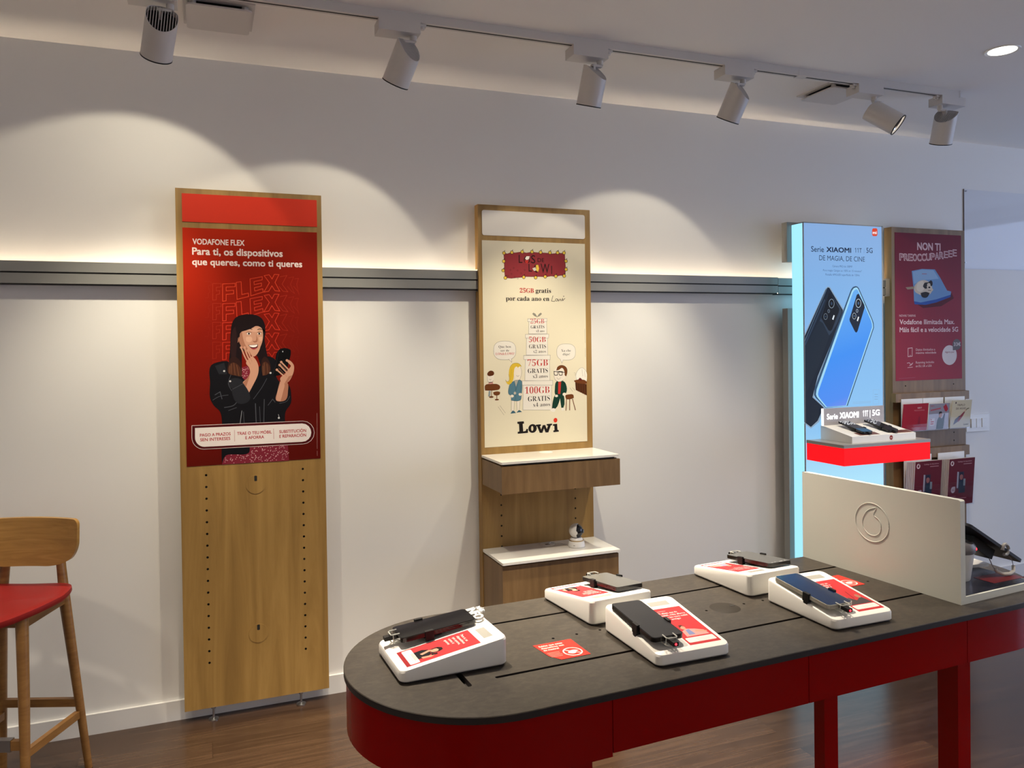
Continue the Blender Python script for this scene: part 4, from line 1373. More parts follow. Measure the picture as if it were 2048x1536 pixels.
ART = {
    'flex': [
        ('t', '#f6e4dc', 4, 'VODAFONE FLEX', -0.225, 1.9302, 0.1977, 0.0217, 0.026),
        ('t', '#f6e4dc', 4, 'Para ti, os dispositivos', -0.2269, 1.8886, 0.3506, 0.0276, 0.028),
        ('t', '#f6e4dc', 4, 'que queres, como ti queres', -0.2276, 1.8472, 0.4301, 0.0259, 0.028),
        ('s','#a02c1b',2,0.0012,0,[(-0.1817,1.7817),(-0.158,1.7795),(-0.1583,1.766),(-0.1686,1.7642),(-0.1688,1.749),(-0.1641,1.7516),(-0.1643,1.7373),(-0.1691,1.7347),(-0.1694,1.7162),(-0.1829,1.7144)]),
        ('s','#b83a24',2,0.0014,1,[(-0.1522,1.7729),(-0.1203,1.7734),(-0.1206,1.7598),(-0.139,1.7579),(-0.1392,1.7426),(-0.1264,1.7453),(-0.1267,1.7309),(-0.1395,1.7283),(-0.1398,1.7071),(-0.1534,1.7053)]),
        ('s','#e2492b',2,0.0022,1,[(-0.1144,1.7717),(-0.0661,1.775),(-0.0663,1.7614),(-0.101,1.7592),(-0.1012,1.7439),(-0.0722,1.7468),(-0.0724,1.7323),(-0.1015,1.7295),(-0.1019,1.7032),(-0.1156,1.7014)]),
        ('s','#e2492b',2,0.0022,1,[(-0.0615,1.7793),(-0.0428,1.7822),(-0.0405,1.7293),(-0.0151,1.7355),(-0.0141,1.7218),(-0.0595,1.7094)]),
        ('s','#e2492b',2,0.0022,1,[(-0.0075,1.7939),(0.0412,1.8042),(0.041,1.7913),(0.0079,1.783),(0.0085,1.7706),(0.0375,1.7774),(0.0373,1.7654),(0.0091,1.7581),(0.0105,1.7444),(0.0421,1.7542),(0.0435,1.7404),(-0.0054,1.7245)]),
        ('s','#e2492b',2,0.0022,1,[(0.0488,1.8087),(0.0688,1.8125),(0.0802,1.7954),(0.0897,1.8146),(0.1081,1.8141),(0.0916,1.7809),(0.1103,1.7447),(0.0911,1.747),(0.0789,1.7668),(0.066,1.7442),(0.0468,1.7405),(0.0691,1.7797)]),
        ('s','#b83a24',2,0.0014,0,[(0.1122,1.8046),(0.1401,1.8112),(0.1201,1.7743),(0.1432,1.7424),(0.1238,1.7448),(0.1073,1.7655)]),
        ('s','#a02c1b',2,0.0014,0,[(0.1459,1.8009),(0.168,1.8057),(0.1539,1.7748),(0.1703,1.7357),(0.1577,1.7452),(0.1411,1.7659)]),
        ('s','#a02c1b',2,0.0014,0,[(0.1713,1.797),(0.1876,1.7999),(0.1795,1.7752),(0.189,1.7289),(0.1833,1.7455),(0.1665,1.7663)]),
        ('s','#962718',2,0.0012,0,[(-0.1831,1.7018),(-0.1594,1.6994),(-0.1596,1.6859),(-0.1699,1.6841),(-0.1702,1.669),(-0.1654,1.6715),(-0.1657,1.6572),(-0.1705,1.6546),(-0.1708,1.6361),(-0.1842,1.6344)]),
        ('s','#ae3422',2,0.0014,1,[(-0.1536,1.6927),(-0.1217,1.6929),(-0.1219,1.6793),(-0.1403,1.6775),(-0.1406,1.6623),(-0.1278,1.6649),(-0.128,1.6505),(-0.1408,1.6479),(-0.1412,1.6268),(-0.1547,1.6251)]),
        ('s','#d8412a',2,0.0022,1,[(-0.1157,1.6912),(-0.0674,1.694),(-0.0677,1.6804),(-0.1023,1.6785),(-0.1026,1.6633),(-0.0736,1.6659),(-0.0738,1.6514),(-0.1028,1.6488),(-0.1033,1.6225),(-0.1169,1.6208)]),
        ('s','#d8412a',2,0.0022,1,[(-0.0629,1.6983),(-0.0442,1.701),(-0.0418,1.648),(-0.0164,1.6541),(-0.0154,1.6403),(-0.0608,1.6284)]),
        ('s','#d8412a',2,0.0022,1,[(-0.0089,1.7124),(0.0399,1.7223),(0.0396,1.7094),(0.0065,1.7014),(0.0071,1.6889),(0.0361,1.6955),(0.0359,1.6835),(0.0077,1.6764),(0.0091,1.6627),(0.0407,1.6723),(0.0421,1.6585),(-0.0068,1.6429)]),
        ('s','#d8412a',2,0.0022,1,[(0.0474,1.7267),(0.0674,1.7303),(0.0788,1.7131),(0.0883,1.7323),(0.1068,1.7316),(0.0903,1.6985),(0.109,1.6621),(0.0897,1.6646),(0.0775,1.6845),(0.0646,1.662),(0.0454,1.6585),(0.0677,1.6975)]),
        ('s','#ae3422',2,0.0014,0,[(0.1108,1.7221),(0.1388,1.7284),(0.1187,1.6917),(0.1419,1.6595),(0.1225,1.6621),(0.106,1.6829)]),
        ('s','#962718',2,0.0014,0,[(0.1445,1.718),(0.1667,1.7226),(0.1526,1.6919),(0.1689,1.6526),(0.1563,1.6622),(0.1397,1.6831)]),
        ('s','#962718',2,0.0014,0,[(0.1699,1.7139),(0.1862,1.7166),(0.1781,1.692),(0.1876,1.6456),(0.1819,1.6623),(0.1652,1.6832)]),
        ('s','#8a2114',2,0.0012,0,[(-0.1844,1.6252),(-0.1607,1.6226),(-0.1609,1.6091),(-0.1713,1.6074),(-0.1715,1.5923),(-0.1667,1.5948),(-0.167,1.5804),(-0.1718,1.5779),(-0.1721,1.5594),(-0.1855,1.5578)]),
        ('s','#a42d1c',2,0.0014,1,[(-0.1549,1.6158),(-0.123,1.6157),(-0.1233,1.6022),(-0.1416,1.6006),(-0.1419,1.5853),(-0.1291,1.5878),(-0.1293,1.5734),(-0.1421,1.571),(-0.1425,1.5498),(-0.156,1.5483)]),
        ('s','#d03a26',2,0.0022,1,[(-0.1171,1.614),(-0.0687,1.6165),(-0.069,1.6028),(-0.1036,1.6013),(-0.1039,1.586),(-0.0749,1.5883),(-0.0751,1.5739),(-0.1041,1.5715),(-0.1046,1.5452),(-0.1182,1.5436)]),
        ('s','#d03a26',2,0.0022,1,[(0.0461,1.6481),(0.0661,1.6516),(0.0775,1.6343),(0.087,1.6534),(0.1055,1.6525),(0.089,1.6195),(0.1077,1.583),(0.0884,1.5857),(0.0762,1.6057),(0.0633,1.5832),(0.0441,1.5799),(0.0664,1.6187)]),
        ('s','#a42d1c',2,0.0014,0,[(0.1095,1.643),(0.1374,1.6491),(0.1174,1.6125),(0.1405,1.5801),(0.1211,1.5829),(0.1046,1.6038)]),
        ('s','#8a2114',2,0.0014,0,[(0.1432,1.6386),(0.1654,1.643),(0.1513,1.6124),(0.1676,1.573),(0.155,1.5827),(0.1384,1.6037)]),
        ('s','#8a2114',2,0.0014,0,[(0.1686,1.6342),(0.1849,1.6368),(0.1768,1.6123),(0.1863,1.5658),(0.1806,1.5825),(0.1639,1.6036)]),
        ('s','#7d1c11',2,0.0012,0,[(-0.1857,1.5452),(-0.1621,1.5424),(-0.1623,1.5289),(-0.1726,1.5273),(-0.1729,1.5122),(-0.1681,1.5146),(-0.1683,1.5003),(-0.1731,1.4978),(-0.1734,1.4793),(-0.1869,1.4778)]),
        ('s','#992817',2,0.0014,1,[(-0.1562,1.5356),(-0.1244,1.5352),(-0.1246,1.5217),(-0.143,1.5202),(-0.1432,1.505),(-0.1304,1.5073),(-0.1307,1.4929),(-0.1435,1.4906),(-0.1438,1.4694),(-0.1574,1.468)]),
        ('s','#c83422',2,0.0022,1,[(-0.1184,1.5335),(-0.0701,1.5354),(-0.0703,1.5218),(-0.105,1.5205),(-0.1053,1.5052),(-0.0762,1.5074),(-0.0765,1.4929),(-0.1055,1.4908),(-0.106,1.4645),(-0.1196,1.463)]),
        ('s','#c83422',2,0.0022,1,[(0.0447,1.5661),(0.0647,1.5694),(0.0761,1.5519),(0.0856,1.5709),(0.1041,1.5699),(0.0876,1.5371),(0.1063,1.5003),(0.087,1.5032),(0.0748,1.5234),(0.0619,1.501),(0.0427,1.4978),(0.065,1.5365)]),
        ('s','#992817',2,0.0014,0,[(0.1081,1.5603),(0.1361,1.5662),(0.116,1.5298),(0.1392,1.4972),(0.1198,1.5001),(0.1033,1.5212)]),
        ('s','#7d1c11',2,0.0014,0,[(0.1418,1.5557),(0.164,1.5599),(0.1499,1.5294),(0.1662,1.4898),(0.1536,1.4996),(0.137,1.5208)]),
        ('s','#7d1c11',2,0.0014,0,[(0.1673,1.5511),(0.1835,1.5535),(0.1754,1.5291),(0.1849,1.4825),(0.1792,1.4992),(0.1625,1.5205)]),
        ('s','#731910',2,0.0012,0,[(-0.1871,1.4669),(-0.1634,1.4639),(-0.1636,1.4504),(-0.174,1.4489),(-0.1742,1.4337),(-0.1694,1.4362),(-0.1697,1.4218),(-0.1745,1.4194),(-0.1748,1.4008),(-0.1882,1.3995)]),
        ('s','#8c2215',2,0.0014,1,[(-0.1576,1.457),(-0.1257,1.4564),(-0.126,1.4428),(-0.1443,1.4415),(-0.1446,1.4263),(-0.1318,1.4285),(-0.132,1.4141),(-0.1448,1.4119),(-0.1452,1.3907),(-0.1587,1.3894)]),
        ('s','#bb2d1e',2,0.0022,1,[(-0.1198,1.4545),(-0.0714,1.4561),(-0.0717,1.4425),(-0.1063,1.4415),(-0.1066,1.4262),(-0.0776,1.4281),(-0.0778,1.4136),(-0.1068,1.4118),(-0.1073,1.3854),(-0.1209,1.3841)]),
        ('s','#bb2d1e',2,0.0022,1,[(0.0434,1.4857),(0.0634,1.4889),(0.0748,1.4713),(0.0843,1.4902),(0.1027,1.4891),(0.0863,1.4564),(0.1049,1.4194),(0.0857,1.4225),(0.0735,1.4427),(0.0606,1.4205),(0.0414,1.4175),(0.0637,1.4559)]),
        ('s','#8c2215',2,0.0014,0,[(0.1068,1.4794),(0.1347,1.4851),(0.1147,1.4488),(0.1378,1.416),(0.1184,1.4191),(0.1019,1.4404)]),
        ('s','#731910',2,0.0014,0,[(0.1405,1.4745),(0.1627,1.4785),(0.1485,1.4481),(0.1649,1.4083),(0.1523,1.4183),(0.1357,1.4396)]),
        ('s','#731910',2,0.0014,0,[(0.1659,1.4696),(0.1822,1.472),(0.1741,1.4476),(0.1836,1.4008),(0.1779,1.4177),(0.1612,1.4391)]),
        ('s','#5e140c',2,0.0012,0,[(-0.1884,1.3903),(-0.1647,1.3871),(-0.1649,1.3735),(-0.1753,1.3722),(-0.1755,1.357),(-0.1707,1.3594),(-0.171,1.345),(-0.1758,1.3426),(-0.1761,1.3241),(-0.1895,1.3229)]),
        ('s','#701a10',2,0.0014,1,[(-0.1589,1.3801),(-0.127,1.3792),(-0.1273,1.3656),(-0.1456,1.3645),(-0.1459,1.3493),(-0.1331,1.3514),(-0.1333,1.337),(-0.1461,1.3349),(-0.1465,1.3137),(-0.16,1.3125)]),
        ('s','#8a2015',2,0.0022,1,[(-0.1211,1.3773),(-0.0727,1.3785),(-0.073,1.3648),(-0.1077,1.3642),(-0.1079,1.3489),(-0.0789,1.3505),(-0.0791,1.336),(-0.1082,1.3344),(-0.1086,1.3081),(-0.1223,1.3069)]),
        ('s','#8a2015',2,0.0022,1,[(0.0421,1.4071),(0.0621,1.4101),(0.0735,1.3924),(0.083,1.4113),(0.1014,1.4099),(0.0849,1.3773),(0.1036,1.3402),(0.0844,1.3435),(0.0722,1.3638),(0.0593,1.3417),(0.0401,1.3389),(0.0624,1.3771)]),
        ('s','#701a10',2,0.0014,0,[(0.1055,1.4003),(0.1334,1.4056),(0.1134,1.3696),(0.1365,1.3365),(0.1171,1.3398),(0.1006,1.3612)]),
        ('s','#5e140c',2,0.0014,0,[(0.1392,1.395),(0.1613,1.3988),(0.1472,1.3686),(0.1636,1.3286),(0.151,1.3387),(0.1344,1.3602)]),
        ('s','#5e140c',2,0.0014,0,[(0.1646,1.3899),(0.1809,1.3921),(0.1728,1.3678),(0.1823,1.321),(0.1766,1.3378),(0.1598,1.3594)]),
        ('g','#1b1114',5,[(-0.0214,1.648),(0.0113,1.6455),(0.0359,1.6313),(0.0479,1.6054),(0.0495,1.5773),(0.0461,1.547),(0.0512,1.5038),(0.0611,1.4517),(0.0663,1.4104),(0.0527,1.3977),(0.034,1.3939),(0.0006,1.4959),(-0.0444,1.4966),(-0.0461,1.3918),(-0.0744,1.399),(-0.0985,1.4081),(-0.0957,1.4549),(-0.09,1.5059),(-0.0864,1.5739),(-0.0788,1.6165),(-0.0623,1.6378)]),
        ('g','#121217',6,[(-0.1618,1.4436),(-0.1417,1.4525),(-0.1137,1.4574),(-0.0977,1.4549),(-0.0824,1.4035),(-0.042,1.3938),(-0.0136,1.3845),(0.0116,1.4182),(0.0327,1.4436),(0.054,1.4734),(0.0768,1.4678),(0.0871,1.4598),(0.0902,1.3902),(0.1066,1.3637),(0.1381,1.354),(0.15,1.3033),(0.1474,1.2749),(0.1256,1.2409),(0.1226,1.1886),(0.1243,1.1077),(-0.0161,1.1094),(-0.0241,1.0776),(-0.0718,1.0741),(-0.1142,1.0717),(-0.1288,1.0369),(-0.1302,1.0736),(-0.1261,1.2008),(-0.1332,1.2521),(-0.1566,1.2785),(-0.17,1.3086),(-0.1689,1.372),(-0.17,1.4269)]),
        ('g','#7d2636',5.8,[(-0.1288,1.0361),(-0.1162,1.0718),(-0.0249,1.0776),(-0.0161,1.1115),(0.1319,1.1094),(0.1358,1.0348)]),
        ('f','#d6a6ab',7,[(-0.0281,1.068),(-0.0248,1.069),(-0.024,1.0664),(-0.0269,1.0653)]),
        ('f','#d6a6ab',7,[(-0.1173,1.055),(-0.114,1.0561),(-0.1133,1.0535),(-0.1161,1.0524)]),
        ('f','#d6a6ab',7,[(0.1322,1.0687),(0.1356,1.0698),(0.1364,1.0672),(0.1335,1.066)]),
        ('f','#d6a6ab',7,[(0.0909,1.0708),(0.0943,1.0719),(0.0951,1.0692),(0.0922,1.0681)]),
        ('f','#d6a6ab',7,[(0.0407,1.1003),(0.044,1.1014),(0.0448,1.0988),(0.0419,1.0977)]),
        ('f','#d6a6ab',7,[(0.0387,1.0423),(0.042,1.0434),(0.0428,1.0408),(0.0399,1.0397)]),
        ('f','#d6a6ab',7,[(0.0104,1.0544),(0.0137,1.0555),(0.0145,1.0529),(0.0116,1.0518)]),
        ('f','#d6a6ab',7,[(0.0706,1.0627),(0.074,1.0638),(0.0748,1.0612),(0.0718,1.0601)]),
        ('f','#d6a6ab',7,[(0.0985,1.0706),(0.1018,1.0717),(0.1026,1.0691),(0.0997,1.0679)]),
        ('f','#d6a6ab',7,[(0.0601,1.0401),(0.0635,1.0411),(0.0643,1.0385),(0.0613,1.0374)]),
        ('f','#d6a6ab',7,[(-0.0221,1.0517),(-0.0188,1.0528),(-0.018,1.0502),(-0.0209,1.0491)]),
        ('f','#d6a6ab',7,[(-0.0097,1.0401),(-0.0064,1.0412),(-0.0056,1.0385),(-0.0085,1.0374)]),
        ('f','#d6a6ab',7,[(0.1024,1.101),(0.1058,1.1021),(0.1066,1.0994),(0.1036,1.0983)]),
        ('f','#d6a6ab',7,[(0.1244,1.072),(0.1278,1.0731),(0.1286,1.0704),(0.1256,1.0693)]),
        ('f','#d6a6ab',7,[(0.0373,1.0883),(0.0407,1.0894),(0.0415,1.0868),(0.0385,1.0857)]),
        ('f','#d6a6ab',7,[(0.0069,1.0833),(0.0102,1.0844),(0.011,1.0818),(0.008,1.0807)]),
        ('f','#d6a6ab',7,[(-0.0329,1.0698),(-0.0296,1.0709),(-0.0288,1.0682),(-0.0317,1.0671)]),
        ('f','#d6a6ab',7,[(0.0257,1.0403),(0.029,1.0413),(0.0298,1.0387),(0.0269,1.0376)]),
        ('f','#d6a6ab',7,[(0.0489,1.0988),(0.0523,1.0999),(0.0531,1.0973),(0.0501,1.0961)]),
        ('f','#d6a6ab',7,[(0.1085,1.0621),(0.1119,1.0632),(0.1127,1.0606),(0.1097,1.0594)]),
        ('f','#d6a6ab',7,[(0.0597,1.0943),(0.0631,1.0954),(0.0639,1.0927),(0.061,1.0916)]),
        ('f','#d6a6ab',7,[(0.0896,1.063),(0.0929,1.0641),(0.0937,1.0614),(0.0908,1.0603)]),
        ('f','#d6a6ab',7,[(-0.0986,1.0567),(-0.0953,1.0578),(-0.0946,1.0552),(-0.0974,1.0541)]),
        ('f','#d6a6ab',7,[(-0.0474,1.056),(-0.0441,1.057),(-0.0434,1.0544),(-0.0462,1.0533)]),
        ('f','#d6a6ab',7,[(0.0608,1.0845),(0.0641,1.0856),(0.0649,1.0829),(0.062,1.0818)]),
        ('f','#d6a6ab',7,[(0.0334,1.1003),(0.0367,1.1014),(0.0375,1.0988),(0.0346,1.0976)]),
        ('f','#d6a6ab',7,[(-0.1101,1.0521),(-0.1068,1.0532),(-0.1061,1.0506),(-0.1089,1.0495)]),
        ('f','#d6a6ab',7,[(-0.0427,1.0404),(-0.0394,1.0415),(-0.0386,1.0389),(-0.0415,1.0378)]),
        ('f','#d6a6ab',7,[(0.1066,1.0779),(0.11,1.079),(0.1108,1.0763),(0.1079,1.0752)]),
        ('f','#d6a6ab',7,[(-0.0052,1.0733),(-0.0019,1.0744),(-0.0011,1.0717),(-0.004,1.0706)]),
        ('f','#d6a6ab',7,[(0.0413,1.0642),(0.0447,1.0653),(0.0455,1.0627),(0.0425,1.0616)]),
        ('f','#d6a6ab',7,[(0.0197,1.0636),(0.0231,1.0647),(0.0239,1.0621),(0.0209,1.061)]),
        ('f','#d6a6ab',7,[(0.1179,1.0666),(0.1213,1.0677),(0.1221,1.065),(0.1191,1.0639)]),
        ('f','#d6a6ab',7,[(-0.0128,1.0576),(-0.0095,1.0587),(-0.0087,1.0561),(-0.0116,1.055)]),
        ('f','#d6a6ab',7,[(0.1275,1.0649),(0.1309,1.066),(0.1317,1.0633),(0.1287,1.0622)]),
        ('f','#d6a6ab',7,[(-0.0167,1.0692),(-0.0134,1.0703),(-0.0126,1.0676),(-0.0155,1.0665)]),
        ('f','#d6a6ab',7,[(0.0373,1.075),(0.0406,1.0761),(0.0414,1.0734),(0.0385,1.0723)]),
        ('f','#d6a6ab',7,[(0.0507,1.0834),(0.0541,1.0844),(0.0548,1.0818),(0.0519,1.0807)]),
        ('f','#d6a6ab',7,[(0.0573,1.0517),(0.0606,1.0528),(0.0614,1.0501),(0.0585,1.049)]),
        ('f','#d6a6ab',7,[(0.0286,1.0873),(0.032,1.0884),(0.0328,1.0858),(0.0298,1.0847)]),
        ('f','#d6a6ab',7,[(-0.0283,1.0686),(-0.025,1.0697),(-0.0242,1.0671),(-0.0271,1.066)]),
        ('f','#d6a6ab',7,[(0.0221,1.0542),(0.0255,1.0553),(0.0262,1.0526),(0.0233,1.0515)]),
        ('f','#d6a6ab',7,[(0.0828,1.0907),(0.0862,1.0918),(0.087,1.0891),(0.0841,1.088)]),
        ('f','#d6a6ab',7,[(0.0559,1.1034),(0.0592,1.1045),(0.06,1.1018),(0.0571,1.1007)]),
        ('f','#d6a6ab',7,[(0.0902,1.0739),(0.0936,1.075),(0.0944,1.0724),(0.0915,1.0713)]),
        ('f','#d6a6ab',7,[(0.0963,1.0955),(0.0997,1.0966),(0.1005,1.0939),(0.0975,1.0928)]),
        ('f','#d6a6ab',7,[(-0.0365,1.0648),(-0.0332,1.0659),(-0.0325,1.0632),(-0.0353,1.0621)]),
        ('f','#d6a6ab',7,[(0.1035,1.0721),(0.1069,1.0732),(0.1077,1.0705),(0.1047,1.0694)]),
        ('f','#d6a6ab',7,[(0.0128,1.0987),(0.0161,1.0998),(0.0169,1.0972),(0.014,1.0961)]),
        ('f','#d6a6ab',7,[(0.0828,1.0418),(0.0862,1.0429),(0.087,1.0403),(0.084,1.0392)]),
        ('f','#d6a6ab',7,[(0.0832,1.0578),(0.0865,1.0589),(0.0873,1.0562),(0.0844,1.0551)]),
        ('f','#d6a6ab',7,[(0.0833,1.0819),(0.0867,1.083),(0.0875,1.0804),(0.0845,1.0793)]),
        ('f','#d6a6ab',7,[(0.0802,1.0882),(0.0836,1.0893),(0.0844,1.0866),(0.0814,1.0855)]),
        ('f','#d6a6ab',7,[(-0.0153,1.0828),(-0.012,1.0839),(-0.0112,1.0813),(-0.0141,1.0801)]),
        ('f','#d6a6ab',7,[(0.1131,1.0956),(0.1165,1.0967),(0.1173,1.094),(0.1144,1.0929)]),
        ('f','#d6a6ab',7,[(-0.1195,1.0468),(-0.1163,1.0478),(-0.1155,1.0452),(-0.1183,1.0441)]),
        ('f','#d6a6ab',7,[(0.1148,1.0901),(0.1182,1.0912),(0.119,1.0885),(0.116,1.0874)]),
        ('f','#d6a6ab',7,[(0.067,1.043),(0.0704,1.0441),(0.0712,1.0414),(0.0682,1.0403)]),
        ('f','#d6a6ab',7,[(0.0463,1.0701),(0.0497,1.0712),(0.0505,1.0686),(0.0475,1.0675)]),
        ('f','#d6a6ab',7,[(0.0277,1.0901),(0.031,1.0912),(0.0318,1.0885),(0.0289,1.0874)]),
        ('f','#d6a6ab',7,[(0.108,1.052),(0.1114,1.0531),(0.1122,1.0504),(0.1092,1.0493)]),
        ('f','#d6a6ab',7,[(0.1072,1.0616),(0.1105,1.0627),(0.1113,1.06),(0.1084,1.0589)]),
        ('f','#d6a6ab',7,[(-0.1171,1.0624),(-0.1139,1.0634),(-0.1131,1.0608),(-0.116,1.0597)]),
        ('f','#d6a6ab',7,[(0.0463,1.0696),(0.0496,1.0707),(0.0504,1.0681),(0.0475,1.067)]),
        ('f','#d6a6ab',7,[(-0.0175,1.0403),(-0.0142,1.0414),(-0.0134,1.0388),(-0.0163,1.0377)]),
        ('f','#d6a6ab',7,[(0.0336,1.0853),(0.0369,1.0864),(0.0377,1.0838),(0.0348,1.0826)]),
        ('f','#d6a6ab',7,[(-0.0579,1.0492),(-0.0546,1.0503),(-0.0539,1.0477),(-0.0567,1.0466)]),
        ('f','#d6a6ab',7,[(-0.0013,1.0519),(0.002,1.053),(0.0028,1.0503),(-0.0001,1.0492)]),
        ('f','#d6a6ab',7,[(0.0132,1.0482),(0.0165,1.0492),(0.0173,1.0466),(0.0144,1.0455)]),
        ('f','#d6a6ab',7,[(-0.078,1.0561),(-0.0748,1.0572),(-0.074,1.0546),(-0.0769,1.0535)]),
        ('f','#d6a6ab',7,[(0.1126,1.0425),(0.116,1.0436),(0.1168,1.041),(0.1138,1.0398)]),
        ('f','#d6a6ab',7,[(0.0371,1.0429),(0.0404,1.044),(0.0412,1.0413),(0.0383,1.0402)]),
        ('f','#d6a6ab',7,[(-0.0146,1.0777),(-0.0113,1.0787),(-0.0105,1.0761),(-0.0134,1.075)]),
        ('f','#d6a6ab',7,[(-0.0329,1.0648),(-0.0296,1.0659),(-0.0288,1.0633),(-0.0317,1.0622)]),
        ('f','#d6a6ab',7,[(0.027,1.0841),(0.0304,1.0852),(0.0312,1.0826),(0.0282,1.0815)]),
        ('f','#d6a6ab',7,[(0.0601,1.0805),(0.0634,1.0816),(0.0642,1.079),(0.0613,1.0779)]),
        ('f','#d6a6ab',7,[(-0.0273,1.0679),(-0.024,1.069),(-0.0232,1.0663),(-0.0261,1.0652)]),
        ('f','#d6a6ab',7,[(0.0772,1.0795),(0.0806,1.0806),(0.0814,1.0779),(0.0784,1.0768)]),
        ('f','#d6a6ab',7,[(0.0816,1.0595),(0.085,1.0606),(0.0858,1.0579),(0.0828,1.0568)]),
        ('f','#d6a6ab',7,[(-0.0123,1.0856),(-0.009,1.0867),(-0.0082,1.0841),(-0.0111,1.0829)]),
        ('f','#d6a6ab',7,[(0.0036,1.058),(0.0069,1.0591),(0.0077,1.0564),(0.0048,1.0553)]),
        ('f','#d6a6ab',7,[(-0.0155,1.0599),(-0.0122,1.061),(-0.0114,1.0584),(-0.0143,1.0572)]),
        ('f','#d6a6ab',7,[(-0.0047,1.0954),(-0.0014,1.0965),(-0.0006,1.0939),(-0.0035,1.0927)]),
        ('f','#d6a6ab',7,[(0.0137,1.0579),(0.017,1.059),(0.0178,1.0564),(0.0149,1.0553)]),
        ('f','#d6a6ab',7,[(-0.0144,1.0449),(-0.0111,1.046),(-0.0103,1.0433),(-0.0132,1.0422)]),
        ('f','#d6a6ab',7,[(0.117,1.0775),(0.1204,1.0786),(0.1212,1.076),(0.1182,1.0748)]),
        ('f','#d6a6ab',7,[(0.1064,1.0442),(0.1098,1.0453),(0.1106,1.0426),(0.1076,1.0415)]),
        ('f','#d6a6ab',7,[(-0.09,1.0552),(-0.0868,1.0563),(-0.086,1.0536),(-0.0889,1.0525)]),
        ('f','#d6a6ab',7,[(0.0456,1.0403),(0.049,1.0414),(0.0498,1.0387),(0.0468,1.0376)]),
        ('f','#d6a6ab',7,[(0.0793,1.056),(0.0827,1.0571),(0.0835,1.0544),(0.0805,1.0533)]),
        ('f','#d6a6ab',7,[(0.0644,1.0654),(0.0677,1.0664),(0.0685,1.0638),(0.0656,1.0627)]),
        ('f','#d6a6ab',7,[(-0.0947,1.0735),(-0.0914,1.0746),(-0.0907,1.0719),(-0.0935,1.0708)]),
        ('f','#d6a6ab',7,[(0.1027,1.0943),(0.1061,1.0954),(0.1069,1.0928),(0.1039,1.0916)]),
        ('f','#d6a6ab',7,[(-0.1147,1.0545),(-0.1115,1.0556),(-0.1107,1.053),(-0.1136,1.0519)]),
        ('f','#d6a6ab',7,[(-0.0905,1.0528),(-0.0873,1.0538),(-0.0865,1.0512),(-0.0894,1.0501)]),
        ('f','#d6a6ab',7,[(0.0486,1.0443),(0.0519,1.0454),(0.0527,1.0427),(0.0498,1.0416)]),
        ('f','#d6a6ab',7,[(0.1208,1.0606),(0.1242,1.0616),(0.125,1.059),(0.1221,1.0579)]),
        ('f','#d6a6ab',7,[(0.0731,1.0691),(0.0765,1.0702),(0.0773,1.0675),(0.0743,1.0664)]),
        ('f','#d6a6ab',7,[(0.0602,1.1027),(0.0636,1.1038),(0.0644,1.1012),(0.0614,1.1)]),
        ('f','#d6a6ab',7,[(0.0207,1.0468),(0.024,1.0478),(0.0248,1.0452),(0.0219,1.0441)]),
        ('f','#d6a6ab',7,[(-0.0582,1.0689),(-0.0549,1.07),(-0.0541,1.0674),(-0.057,1.0663)]),
        ('f','#d6a6ab',7,[(0.0697,1.0788),(0.0731,1.0799),(0.0739,1.0773),(0.0709,1.0762)]),
        ('f','#d6a6ab',7,[(0.1264,1.0738),(0.1298,1.0749),(0.1306,1.0722),(0.1277,1.0711)]),
        ('f','#d6a6ab',7,[(0.0684,1.0979),(0.0718,1.099),(0.0726,1.0963),(0.0696,1.0952)]),
        ('f','#d6a6ab',7,[(0.0531,1.0505),(0.0565,1.0516),(0.0573,1.0489),(0.0543,1.0478)]),
        ('f','#d6a6ab',7,[(0.0491,1.0701),(0.0524,1.0712),(0.0532,1.0685),(0.0503,1.0674)]),
        ('f','#d6a6ab',7,[(0.0005,1.063),(0.0039,1.0641),(0.0046,1.0614),(0.0017,1.0603)]),
        ('f','#d6a6ab',7,[(0.1071,1.0965),(0.1105,1.0976),(0.1113,1.0949),(0.1084,1.0938)]),
        ('f','#d6a6ab',7,[(-0.0967,1.0608),(-0.0935,1.0619),(-0.0927,1.0593),(-0.0955,1.0582)]),
        ('f','#d6a6ab',7,[(0.1116,1.0662),(0.115,1.0673),(0.1158,1.0646),(0.1128,1.0635)]),
        ('f','#d6a6ab',7,[(-0.0098,1.0575),(-0.0065,1.0586),(-0.0057,1.056),(-0.0086,1.0549)]),
        ('f','#d6a6ab',7,[(-0.0708,1.0721),(-0.0676,1.0732),(-0.0668,1.0706),(-0.0696,1.0695)]),
        ('f','#d6a6ab',7,[(-0.0468,1.061),(-0.0436,1.0621),(-0.0428,1.0595),(-0.0457,1.0584)]),
        ('f','#d6a6ab',7,[(-0.0175,1.0472),(-0.0142,1.0483),(-0.0135,1.0456),(-0.0164,1.0445)]),
        ('f','#d6a6ab',7,[(0.0267,1.0917),(0.03,1.0928),(0.0308,1.0902),(0.0279,1.0891)]),
        ('f','#d6a6ab',7,[(-0.0002,1.084),(0.0031,1.0851),(0.0039,1.0825),(0.001,1.0814)]),
        ('f','#d6a6ab',7,[(-0.0404,1.0551),(-0.0371,1.0561),(-0.0363,1.0535),(-0.0392,1.0524)]),
        ('f','#d6a6ab',7,[(-0.0852,1.0406),(-0.0819,1.0417),(-0.0812,1.0391),(-0.084,1.038)]),
        ('f','#d6a6ab',7,[(-0.0004,1.0666),(0.0029,1.0677),(0.0037,1.0651),(0.0008,1.0639)]),
        ('f','#d6a6ab',7,[(-0.0037,1.0478),(-0.0004,1.0489),(0.0004,1.0463),(-0.0025,1.0452)]),
